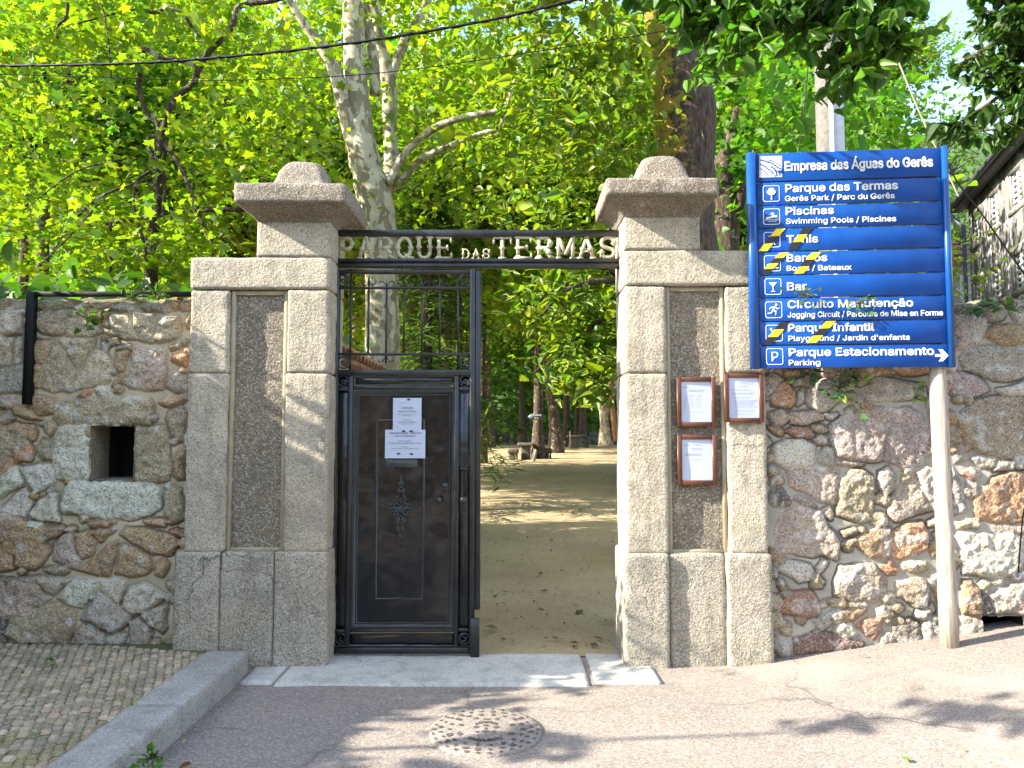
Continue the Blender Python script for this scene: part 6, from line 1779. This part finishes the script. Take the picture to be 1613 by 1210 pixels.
cable('overhead_cable', 'black drop wire hanging beside the utility pole down behind the sign', [(1282, -40, 7.2), (1276, 60, 7.2), (1268, 160, 7.2), (1257, 250, 7.2), (1250, 330, 7.2)], .006, M['cable'])
cable('guy_rope', 'pale slanting rope running down behind the top edge of the sign', [(1400, 60, 7.0), (1428, 128, 7.0), (1452, 185, 7.0), (1485, 255, 7.0), (1510, 310, 7.0)], .008, M['rope'], cat='rope')
cable('overhead_cable', 'dark cable slanting past the corner of the granite house', [(1492, 255, 6.6), (1510, 290, 6.6), (1545, 335, 6.6), (1580, 385, 6.6), (1620, 440, 6.6), (1660, 490, 6.6)], .007, M['cable'])
cable('wall_cable', 'thin black cable hanging down the boulder wall to a steel hook', [(1622, 760, 5.49), (1612, 810, 5.49), (1607, 860, 5.49), (1604, 902, 5.49)], .005, M['cable'])
hk = at(1601, 905, 5.49); mb = MB(); mb.tube([(hk[0] + .03 * math.cos(a) * .8, 5.48, hk[2] + .03 * math.sin(a)) for a in np.linspace(2.6, 6.6, 12)], .008, 8)
mb.tube([(hk[0] + .045, 5.48, hk[2] + .02), (hk[0] + .05, 5.5, hk[2] - .03)], .012, 8)
tag(mb.build('hook', M['steel'], None, True), 'small steel hook at the foot of the cable on the boulder wall', 'hook')

# ================================================================== HOUSE BEYOND
C0 = np.array((13.2, 22.0, 0)); dv = np.array((-.313, -.95, 0)); dv /= np.linalg.norm(dv); nv = np.array((-dv[1], dv[0], 0)); nv = -nv if nv @ (-C0) < 0 else nv
hang = math.atan2(dv[1], dv[0])
hb = np.array((C0[0], C0[1], .3))
hs_ = empty('granite_house', tuple(hb), 'two-storey grey granite house with white barred windows at the far right', 'house', None, hang)
sgn = 1 if nv @ np.array((-math.sin(hang), math.cos(hang), 0)) > 0 else -1      # side of the facade in local y
def hxz(px, py):
    p = on_plane(px, py, C0, nv); return float((p - hb) @ dv), float(p[2] - hb[2])
ze = hxz(1527, 318)[1]; LH = 12.5
def hq(mb, s0, s1, d0, d1, z0, z1): mb.box(s0, s1, sgn * d0, sgn * d1, z0, z1)   # d outward
wins = [(1533, 1542.5, 323, 385), (1560, 1572, 297, 362), (1594, 1607, 269, 333), (1538, 1545.5, 441, 500), (1565, 1575, 418, 490), (1599, 1610, 395, 460)]
W = []
for a, b, c, d in wins:
    s0, zA = hxz(a, d); s1, zB = hxz(b, c); W.append((s0, s1, zA, zB))
# even storeys: same sill and head for all windows of a row
zu0 = np.mean([q[2] for q in W[:3]]); zu1 = np.mean([q[3] for q in W[:3]]); zl0 = zu0 - (W[0][3] - W[3][3]) ; 
zl1 = np.mean([q[3] for q in W[3:]]); zl0 = zl1 - (zu1 - zu0)
ss = sorted([(W[i][0], W[i][1]) for i in range(3)])
stepw = (ss[2][0] - ss[0][0]) / 2; wd_ = np.mean([b - a for a, b in ss])
cols_w = [(ss[0][0] + i * stepw, ss[0][0] + i * stepw + wd_) for i in range(int((LH - ss[0][0]) / stepw))]
edges = [0] + [e for c_ in cols_w for e in c_] + [LH]
mb = MB()
for i in range(0, len(edges) - 1, 2): hq(mb, edges[i], edges[i + 1], 0, -.4, -1, ze)
for (a, b) in cols_w:
    hq(mb, a, b, -.0, -.4, -1, zl0); hq(mb, a, b, -.0, -.4, zl1, zu0); hq(mb, a, b, -.0, -.4, zu1, ze)
hq(mb, 0, .4, -.4005, -7, -1, ze)
mb.build('wall', M['masonry'], hs_, False, True)
surround = granite('window_surround', (.27, .255, .225), .3, bump=.25)
for (a, b) in cols_w:
    for (z0, z1) in ((zl0, zl1), (zu0, zu1)):
        mb = MB(); t = .16
        hq(mb, a - t, a - .0, .012, -.1, z0 - .0, z1); hq(mb, b, b + t, .012, -.1, z0, z1); hq(mb, a - t, b + t, .014, -.1, z1 + .0005, z1 + .2); hq(mb, a - t - .05, b + t + .05, .03, -.1, z0 - .14, z0 - .0005)
        so_ = mb.build('window', surround, hs_, False, True)
        mb = MB(); hq(mb, a, b, -.075, -.10, z0, z1); mb.build('pane', M['glass'], so_, False, True)
        mb = MB(); h = z1 - z0
        for k in (0, 1 / 2, 1): xx = a + (b - a) * k; hq(mb, max(a, xx - .06), min(b, xx + .06), -.035, -.07, z0, z1)
        for k in range(7): zz = z0 + h * k / 6; hq(mb, a, b, -.033, -.072, max(z0, zz - .035), min(z1, zz + .035))
        mb.build('frame', M['white_paint'], so_, False, True)
# roof with eaves, gutter, chimney
mb = MB()
V = [(-.5, sgn * .34, ze - .05), (LH, sgn * .34, ze - .05), (LH, sgn * -4, ze + 2.2), (2.5, sgn * -4, ze + 2.2), (-.5, sgn * -8, ze - .05)]
V += [(p[0], p[1], p[2] + .14) for p in V]
mb.add(V, [(0, 1, 2, 3), (0, 3, 4), (5, 8, 7, 6), (5, 9, 8), (0, 5, 6, 1), (1, 6, 7, 2), (4, 9, 5, 0)])
rf = mb.build('roof', M['tile'], hs_, False, True)
mb = MB(); hq(mb, -.52, LH, .35, .46, ze - .10, ze + .01); hq(mb, -.5, LH, .05, .34, ze - .13, ze - .06); mb.build('gutter', plain('dark_gutter', (.06, .055, .06), .6), hs_, False, True)
mb = MB(); mb.tube([(-.1, sgn * .6, ze - .1), (-.02, sgn * .12, ze - .7), (-.02, sgn * .12, -1)], .06, 8); mb.build('downpipe', plain('blue_grey_pipe', (.07, .09, .15), .5), hs_, True, True)
mb = MB(); hq(mb, 5.0, 5.9, -2.0, -2.8, ze + .9, ze + 3.6); mb.build('chimney', plain('orange_render', (.50, .17, .07), .8), rf, False, True)
mb = MB(); hq(mb, 3.2, 4.4, -1.2, -3.2, ze + .5, ze + 2.4); mb.build('dormer', M['white_paint'], rf, False, True)
# low wing with a tiled roof to the left of it
yw = 24.5
lw = empty('low_wing', (atx(1500, 470, yw), yw, .3), 'low stone outbuilding with a pale-pointed wall and brown tiled roof beside the house', 'outbuilding')
x0, x1 = atx(1330, 450, yw), atx(1530, 450, yw); zw = atz(412, yw)
mb = MB(); mb.box(x0, x1, yw, yw + 4, 0, zw); mb.build('wall', M['masonry'], lw)
mb = MB(); zr = atz(380, yw + 2.2) + .3; nt2 = 46
for k in range(nt2):
    xx0 = x0 - .2 + (x1 - x0 + .3) * k / nt2; wx = (x1 - x0 + .3) / nt2
    for j in range(5):
        f0, f1 = j / 5, (j + 1) / 5; yA, yB = yw - .4 + 2.6 * f0, yw - .4 + 2.6 * f1 + .08; zA, zB = zw + .05 + (zr - zw) * f0 + .03, zw + .05 + (zr - zw) * f1 + .0
        n_ = 5; V = []
        for (yy, zz) in ((yA, zA), (yB, zB)):
            for q in range(n_ + 1):
                a = math.pi * q / n_; V.append((xx0 + wx / 2 - wx * .48 * math.cos(a), yy, zz + .075 * math.sin(a)))
        mb.add(V, [(q, q + 1, n_ + 2 + q, n_ + 1 + q) for q in range(n_)])
mb.box(x0 - .2, x1 + .1, yw - .35, yw + 2.3, zw - .02, zw + .04)
mb.build('roof', M['tile'], lw)

# ================================================================== TILED GARDEN WALL SEEN THROUGH THE GRILLE
xa0 = -1.50; tw_ = empty('tiled_wall', (xa0, 8.0, .05), 'cream garden wall with a coping of clay roof tiles, seen through the gate grille', 'wall')
mb = MB(); mb.box(xa0 - .30, xa0 - .05, 6.35, 9.7, -.1, 2.22); mb.build('wall', M['render'], tw_)
mb = MB(); n_t = 20
for k in range(n_t):
    y0 = 6.25 + k * .172
    for sd in (1, -1):
        V = []; n_ = 6
        for f in (0, 1):
            for q in range(n_ + 1):
                a = math.pi * q / n_
                V.append((xa0 - .17 + sd * (.02 + .26 * f), y0 + .09 - .082 * math.cos(a), 2.42 - .15 * f + .06 * math.sin(a) + .004 * (k % 3)))
        V2 = [(p[0], p[1], p[2] - .014) for p in V]; m_ = len(V)
        mb.add(V + V2, [(q, q + 1, n_ + 2 + q, n_ + 1 + q) for q in range(n_)] + [(m_ + q, m_ + n_ + 1 + q, m_ + n_ + 2 + q, m_ + q + 1) for q in range(n_)] + [(n_ + 1 + q, n_ + 2 + q, m_ + n_ + 2 + q, m_ + n_ + 1 + q) for q in range(n_)])
mb.box(xa0 - .42, xa0 + .07, 6.28, 9.68, 2.2205, 2.27)
mb.build('coping', M['tile'], tw_)

# ================================================================== PARK FURNITURE
def ground_at(px, py):
    d = ray(px, py); t = 5.0
    for _ in range(400):
        p = np.array([0, 0, CAMZ]) + d * t
        if p[2] <= float(park_z(p[0], p[1])): break
        t += .15
    return p
def stone_table(px, py, label, rw, h, group=None):
    p = ground_at(px, py); x, y = p[0], p[1]; z = float(park_z(x, y))
    root = empty('stone_table', (x, y, z), label, 'table', group)
    rough_boxes('table_top', [(x - rw, x + rw, y - rw, y + rw, z + h - .14, z + h)], M['stone_dark'], root, r=.04, step=.06, amp=.012)
    rough_boxes('pedestal', [(x - rw * .6, x + rw * .6, y - rw * .6, y + rw * .6, z - .05, z + h - .139)], M['stone_dark'], root, r=.05, step=.06, amp=.015)
def stone_stool(px, py, label, rw, h, group=None):
    p = ground_at(px, py); x, y = p[0], p[1]; z = float(park_z(x, y))
    root = empty('stone_stool', (x, y, z), label, 'stool', group)
    rough_boxes('seat', [(x - rw, x + rw, y - rw * .8, y + rw * .8, z + h - .2, z + h)], M['stone_dark'], root, r=.06, step=.05, amp=.02)
    rough_boxes('foot', [(x - rw * .75, x + rw * .35, y - rw * .5, y + rw * .5, z - .05, z + h - .199), (x + rw * .42, x + rw * .8, y - rw * .5, y + rw * .5, z - .05, z + h - .2)], M['stone_dark'], root, r=.04, step=.05, amp=.015)
stone_table(828, 723, 'mossy stone table against the foot of the arrow-sign tree', .34, .68)
stone_stool(808, 724, 'squat stone stool left of the mossy table by the arrow-sign tree', .24, .45)
stone_stool(862, 722, 'dark stone stool half hidden right behind the arrow-sign tree', .22, .42)
stone_stool(886, 709, 'dark stone stool at the foot of the leaning dark tree', .2, .5)
stone_table(904, 706, 'pale stone table in the far group of picnic stones', .42, .75)
stone_table(914, 704, 'dark stone table next to the pale one in the far group', .36, .75)
stone_stool(922, 705, 'small stone stool beside the far dark table', .26, .45)
p = ground_at(840, 727); root = empty('leaning_board', (p[0], p[1], p[2]), 'short weathered board leaning at the foot of the arrow-sign tree', 'board')
mb = MB(); Mx = Matrix.Translation((p[0], p[1], p[2])) @ Matrix.Rotation(.22, 4, 'Y') @ Matrix.Rotation(-.2, 4, 'X'); mb.box(-.08, .08, -.02, .02, -.02, .50, None, Mx); mb.box(-.085, -.06, -.025, .025, .1, .52, None, Mx); mb.build('plank', M['post'], root)
for (px, py, h, r, lb) in ((798, 698, 1.05, .035, 'thin pale post standing left of the picnic stones'), (898, 707, 1.0, .03, 'thin pale stake standing in front of the far stone table')):
    p = ground_at(px, py); root = empty('marker_post', tuple(p), lb, 'post'); mb = MB(); mb.tube([(p[0], p[1], p[2] - .1), (p[0] + .01, p[1], p[2] + h * .6), (p[0], p[1], p[2] + h)], [r, r * .95, r * .9], 8)
    mb.ball(p[0], p[1], p[2] + h, r * .9, r * .9, r * .6, 8, 5); mb.build('stake', M['post'], root, True)
# small arrow sign nailed to the tree
ya = 33.2; asg = empty('arrow_sign', tuple(at(842, 657, ya)), 'small grey-blue arrow sign pointing left, nailed to a park tree', 'sign')
mb = MB(); x0, x1 = atx(831, 657, ya), atx(854, 657, ya); z0, z1 = atz(661, ya), atz(652, ya); zm = (z0 + z1) / 2
mb.prism([(x0, zm), (x0 + .14, z0), (x1, z0), (x1, z1), (x0 + .14, z1)], lambda p: (p[0], ya, p[1]), lambda p: (p[0], ya + .03, p[1])); mb.build('board', plain('slate_paint', (.07, .10, .13), .5), asg)
mb = MB(); put_text(mb, 'PISCINAS', x0 + .16, x1 - .04, zm + .03, .07, ya - .004, .02); put_text(mb, 'W C', x0 + .3, x0 + .45, zm - .09, .07, ya - .004, .02); mb.build('lettering', M['white_ink'], asg)
# low dry-stone wall at the back of the sandy floor
rgx = np.random.default_rng(61); vs = []; fs = []; n = 0; dw = empty('dry_stone_wall', (2.5, 51.5, 1.0), 'low dark dry-stone wall along the back of the sandy park floor', 'wall')
mb_v = []
for row in range(3):
    xx = -9.0
    while xx < 12.0:
        ww = rgx.uniform(.4, 1.0); z0 = .9 + row * .27; y0 = 51.5 + rgx.uniform(-.12, .12)
        V, Fq = rough_box_arrays(xx, xx + ww - .03, y0, y0 + .6, z0 - .05, z0 + rgx.uniform(.25, .4), r=.1, step=.14, amp=.03, seed=int(xx * 10) + row)
        vs.append(V); fs.append(Fq + n); n += len(V); xx += ww
np_mesh('stones', np.concatenate(vs), np.concatenate(fs), M['stone_dark'], dw, None, True)

# ================================================================== SMALL PLANTS
def sprig(name, label, px, py, Y, n, size, spread, pal, kind='lime', cat='plant', up=0.5, rng_seed=1, stems=True):
    rg = np.random.default_rng(rng_seed); p0 = at(px, py, Y)
    root = empty(name, tuple(p0), label, cat)
    Cs = []; Ax = []; mb = MB()
    for k in range(n):
        d = rg.normal(0, 1, 3) * spread * np.array((1, .5, .8)); d[1] = -abs(d[1]) - .01; d[2] += up * spread
        Cs.append(p0 + d); Ax.append(d / np.linalg.norm(d))
        if stems: mb.tube([p0, p0 + d * .5 + np.array((0, 0, .01)), p0 + d], [.003, .002, .0012], 4, False)
    V, Fa, C = leaf_geo(rg, np.array(Cs), size, kind, pal, .2, .8, np.array(Ax), .2)
    if stems: mb.build('stem', plain('green_stem', (.08, .10, .02), .8), root)
    np_mesh('leaves', V, Fa, M['leaf_near'], root, C)
BR = [(.13, .24, .015), (.09, .19, .02), (.17, .26, .03)]; GN = [(.035, .10, .02), (.05, .13, .025), (.03, .08, .015)]
sprig('wall_plant', 'leafy young plant growing out of a joint in the mossy wall', 152, 512, 5.56, 18, .05, .055, BR + GN, 'lime', rng_seed=2)
sprig('fern', 'small bright fern on top of the mossy wall, nearer the black tube joint', 212, 474, 5.55, 26, .055, .03, BR, 'blade', rng_seed=3, up=1.0)
sprig('fern', 'small bright fern on top of the mossy wall, nearer the pillar', 250, 472, 5.55, 26, .055, .03, BR, 'blade', rng_seed=4, up=1.0)
sprig('wall_plant', 'tiny rosette of leaves at the far left edge of the rubble wall', 8, 646, 5.55, 14, .05, .05, GN, 'blade', rng_seed=5)
sprig('wall_plant', 'ivy clump with dark lower leaves in the wall under the blue sign', 1322, 612, 5.50, 30, .042, .10, GN + BR[:1], 'lime', rng_seed=6, up=.1)
sprig('wall_plant', 'row of small ivy leaves tucked under the bottom edge of the sign', 1345, 594, 5.51, 22, .034, .09, GN, 'lime', rng_seed=7, up=0)
sprig('wall_plant', 'pair of ivy leaves below the Parking panel of the sign', 1265, 590, 5.50, 6, .048, .05, GN, 'lime', rng_seed=8)
sprig('wall_plant', 'pale sprig in the wall just left of the wooden sign post', 1442, 632, 5.50, 9, .042, .05, BR, 'lime', rng_seed=9)
sprig('wall_plant', 'ivy leaf on the wall top right beside the sign edge', 1540, 484, 5.48, 7, .07, .05, GN + BR[:1], 'lime', rng_seed=10)
sprig('wall_plant', 'broad-leaved weed on the wall top at the far right', 1598, 490, 5.46, 16, .065, .09, GN, 'lime', rng_seed=11)
sprig('moss_tuft', 'small moss tuft between the wall stones beside the wall cap at right', 1597, 540, 5.50, 20, .02, .03, BR, 'simple', rng_seed=13, stems=False)
sprig('ivy_shoot', 'pale ivy shoot over the first letters of Circuito Manutenção', 1268, 466, 5.34, 22, .022, .055, [(.16, .22, .10), (.10, .17, .06)], 'lime', rng_seed=14, up=-.2)
sprig('ivy_shoot', 'green ivy shoot over the middle of the word Manutenção', 1352, 478, 5.31, 24, .026, .045, BR + GN, 'lime', rng_seed=15, up=-.2)
sprig('weed_tuft', 'grassy weed tuft at the foot of the kerb by the road', 238, 1196, 3.62, 34, .04, .026, BR + GN, 'simple', rng_seed=16, up=.6)
sprig('weed_tuft', 'small green weed growing between the pavement cobbles', 82, 1040, 5.05, 10, .03, .02, BR, 'simple', rng_seed=17, up=.6)
def fallen(name, label, px, py, size, c, zf_):
    d = ray(px, py); t = (CAMZ - zf_) / -d[2]; p = np.array([0, 0, CAMZ]) + d * t
    p[2] = float(road_z(p[0])) + .012; rg = np.random.default_rng(int(px))
    T, Fc = tmpl('lime'); a = rg.uniform(0, 6); R = np.array(((math.cos(a), -math.sin(a), 0), (math.sin(a), math.cos(a), 0), (0, 0, 1)))
    T = T * np.array((1, 1, 1.5)); V = p + (T @ R.T) * size
    tag(np_mesh(name, V, Fc, M['leaf_near'], None, np.tile(np.array(c), (len(V), 1))), label, 'leaf')
fallen('fallen_leaf', 'fresh green leaf lying alone on the sunlit road', 1427, 1182, .05, (.14, .30, .02), .1)
fallen('fallen_leaf', 'curled brown leaf lying on the road near the weed tuft', 300, 1206, .06, (.12, .05, .02), 0)
# litter of leaf scraps and grit along the wall foot and the kerb
rg = np.random.default_rng(71); Cs = []
for k in range(260):
    q = rg.random()
    if q < .35: x, y = rg.uniform(1.0, 3.2), rg.uniform(5.30, 5.5)
    elif q < .6: x, y = -1.77 + abs(rg.normal(0, .05)), rg.uniform(3.2, 5.3)
    else: x, y = rg.uniform(-1.7, 3.2), rg.uniform(3.2, 5.0)
    Cs.append((x, y, float(road_z(x)) + .006))
V, Fa, C = leaf_geo(rg, np.array(Cs), .012, 'simple', [(.30, .20, .10), (.16, .09, .04), (.4, .34, .24)], 0, .3, None, .45)
li_ = np_mesh('leaf_litter', V, Fa, M['leaf_near'], None, C); li_['kind'] = 'stuff'

# ================================================================== MANHOLE COVER
mc = np.array((at(765, 1150, 4.3)[0], 4.30, 0.0)); mc[2] = -.002
mh = empty('manhole_cover', tuple(mc), 'ornate round manhole cover worn to the colour of the road, in front of the threshold', 'manhole cover')
mm, nt_, b_ = mat_new('worn_iron'); g = NT(nt_); Pq = g.pos()
c = g.mix(g.ramp(g.noise(Pq, 30, 5, .7), [(.4, 0.), (.65, 1.)]), (.20, .172, .145), (.135, .118, .10))
nt_.links.new(c, b_.inputs['Base Color']); b_.inputs['Roughness'].default_value = .7; nt_.links.new(g.bump(g.noise(Pq, 90, 3), .4, .004), b_.inputs['Normal'])
RA, RB = .305, .335
mb = MB(); n = 64
def el(r, k): a = 2 * math.pi * k / n; return (mc[0] + RA * r * math.cos(a), mc[1] + RB * r * math.sin(a))
zt = .003
V = [(*el(1.0, k), -.05) for k in range(n)] + [(*el(1.0, k), zt - .004) for k in range(n)] + [(*el(.96, k), zt) for k in range(n)] + [(mc[0], mc[1], zt)]
mb.add(V, [(k, (k + 1) % n, n + (k + 1) % n, n + k) for k in range(n)] + [(n + k, n + (k + 1) % n, 2 * n + (k + 1) % n, 2 * n + k) for k in range(n)] + [(2 * n + k, 2 * n + (k + 1) % n, 3 * n) for k in range(n)])
mb.build('plate', M['asphalt'], mh)
mb = MB(); zz = zt + .0035
def mp_(r, a): return (mc[0] + RA * r * math.cos(a), mc[1] + RB * r * math.sin(a), zz)
def blot(r, a, dr, da, shape):
    """recessed pattern islands in the casting: star / bar / hook shapes"""
    pts = []
    m_ = 18
    for k in range(m_):
        t = 2 * math.pi * k / m_; f = (1 if k % 2 else .55) if shape == 's' else (1.0 if abs(math.cos(t)) > .5 else .6)
        f *= rgm.uniform(.65, 1.2); pts.append(mp_(r + dr * f * math.cos(t), a + da * f * math.sin(t)))
    mb.add(pts, [tuple(range(m_))])
rgm = np.random.default_rng(81)
for ring, (r, cnt, dr, da) in enumerate(((.93, 30, .035, .05), (.80, 24, .05, .075), (.66, 18, .055, .09), (.50, 8, .06, .16))):
    for k in range(cnt):
        a = 2 * math.pi * (k + .5 * (ring % 2)) / cnt
        if ring == 3 and -2.3 < math.atan2(math.sin(a), math.cos(a)) < -.8: continue
        blot(r + rgm.uniform(-.015, .015), a, 1.25 * dr * rgm.uniform(.6, 1.15), 1.25 * da * rgm.uniform(.6, 1.1), 's' if (k + ring) % 3 else 'b')
def arc_text(s, r, h, a0, a1):
    n_ = len(s)
    for i, ch in enumerate(s):
        if ch == ' ': continue
        a = a0 + (a1 - a0) * i / (n_ - 1); V, Fc = text_mesh(ch, .02); wch = V[:, 0].max()
        ux = np.array((-math.sin(a), math.cos(a))); ur = np.array((math.cos(a), math.sin(a)))
        c_ = np.array((RA * r * math.cos(a), RB * r * math.sin(a)))
        P = [(mc[0] + c_[0] + ux[0] * (v[0] - wch / 2) * h - ur[0] * v[1] * h, mc[1] + c_[1] + ux[1] * (v[0] - wch / 2) * h - ur[1] * v[1] * h, zz) for v in V]
        mb.add(P, Fc)
arc_text('SANEAMENTO', .50, .032, math.radians(-125), math.radians(-55))
for k in range(-4, 5): # crown teeth
    x = mc[0] + k * .014; y = mc[1] + .085 - .0016 * k * k
    mb.add([(x - .004, y, zz), (x + .004, y, zz), (x + .004, y + .035, zz), (x - .004, y + .035, zz)], [(0, 1, 2, 3)])
for (dx, dy, a, b) in ((0, .15, .03, .012), (0, .055, .022, .016), (-.055, .03, .02, .022), (.055, .03, .02, .022), (0, -.03, .026, .02), (-.045, -.035, .014, .012), (.045, -.035, .014, .012), (0, .01, .012, .018)):
    mb.add([(mc[0] + dx + a * (1 if k % 2 else .6) * math.cos(k * math.pi / 6), mc[1] + dy + b * (1 if k % 2 else .6) * math.sin(k * math.pi / 6), zz) for k in range(12)], [tuple(range(12))])
mb.build('pattern', plain('pattern_recess', (.05, .042, .034), .95, vary=.6, scale=40, c2=(.11, .093, .078)), mh)

# unseen house added behind the viewer as something for the glossy iron to reflect
hx = empty('reflection_house', (0.5, -11.0, 0), 'unseen pale house added across the street for the black gate to mirror', 'house')
mb = MB(); mb.box(-6.5, -1.2, -15, -11.0, -.1, 5.2); mb.box(2.2, 8.0, -15, -11.0, -.1, 4.6); mb.build('wall', plain('tan_render', (.50, .38, .27), .9, vary=.25, scale=1.5), hx)
mb = MB(); mb.add([(-6.8, -10.6, 5.1), (-.9, -10.6, 5.1), (-.9, -13, 6.6), (-6.8, -13, 6.6)], [(0, 1, 2, 3)]); mb.add([(1.9, -10.6, 4.5), (8.3, -10.6, 4.5), (8.3, -13, 6.0), (1.9, -13, 6.0)], [(0, 1, 2, 3)]); mb.build('roof', M['tile'], hx)

# leaves and twigs dropped on the sandy floor of the park
rg = np.random.default_rng(72); n = 2200
y = 5.9 + rg.random(n) ** 1.15 * 34; x = rg.uniform(-.5, 1.3, n) + y * rg.uniform(-.14, .22, n)
Cs = np.stack([x, y, park_z(x, y) + .014 + .02 * vnoise(np.stack([x, y, 0 * x], 1), .8, 9)], 1)
V, Fa, C = leaf_geo(rg, Cs, .034, 'simple', [(.20, .13, .06), (.12, .075, .035), (.30, .22, .11), (.16, .11, .05)], 0, .25, None, .5)
np_mesh('fallen_leaves', V, Fa, M['leaf_near'], None, C)['kind'] = 'stuff'
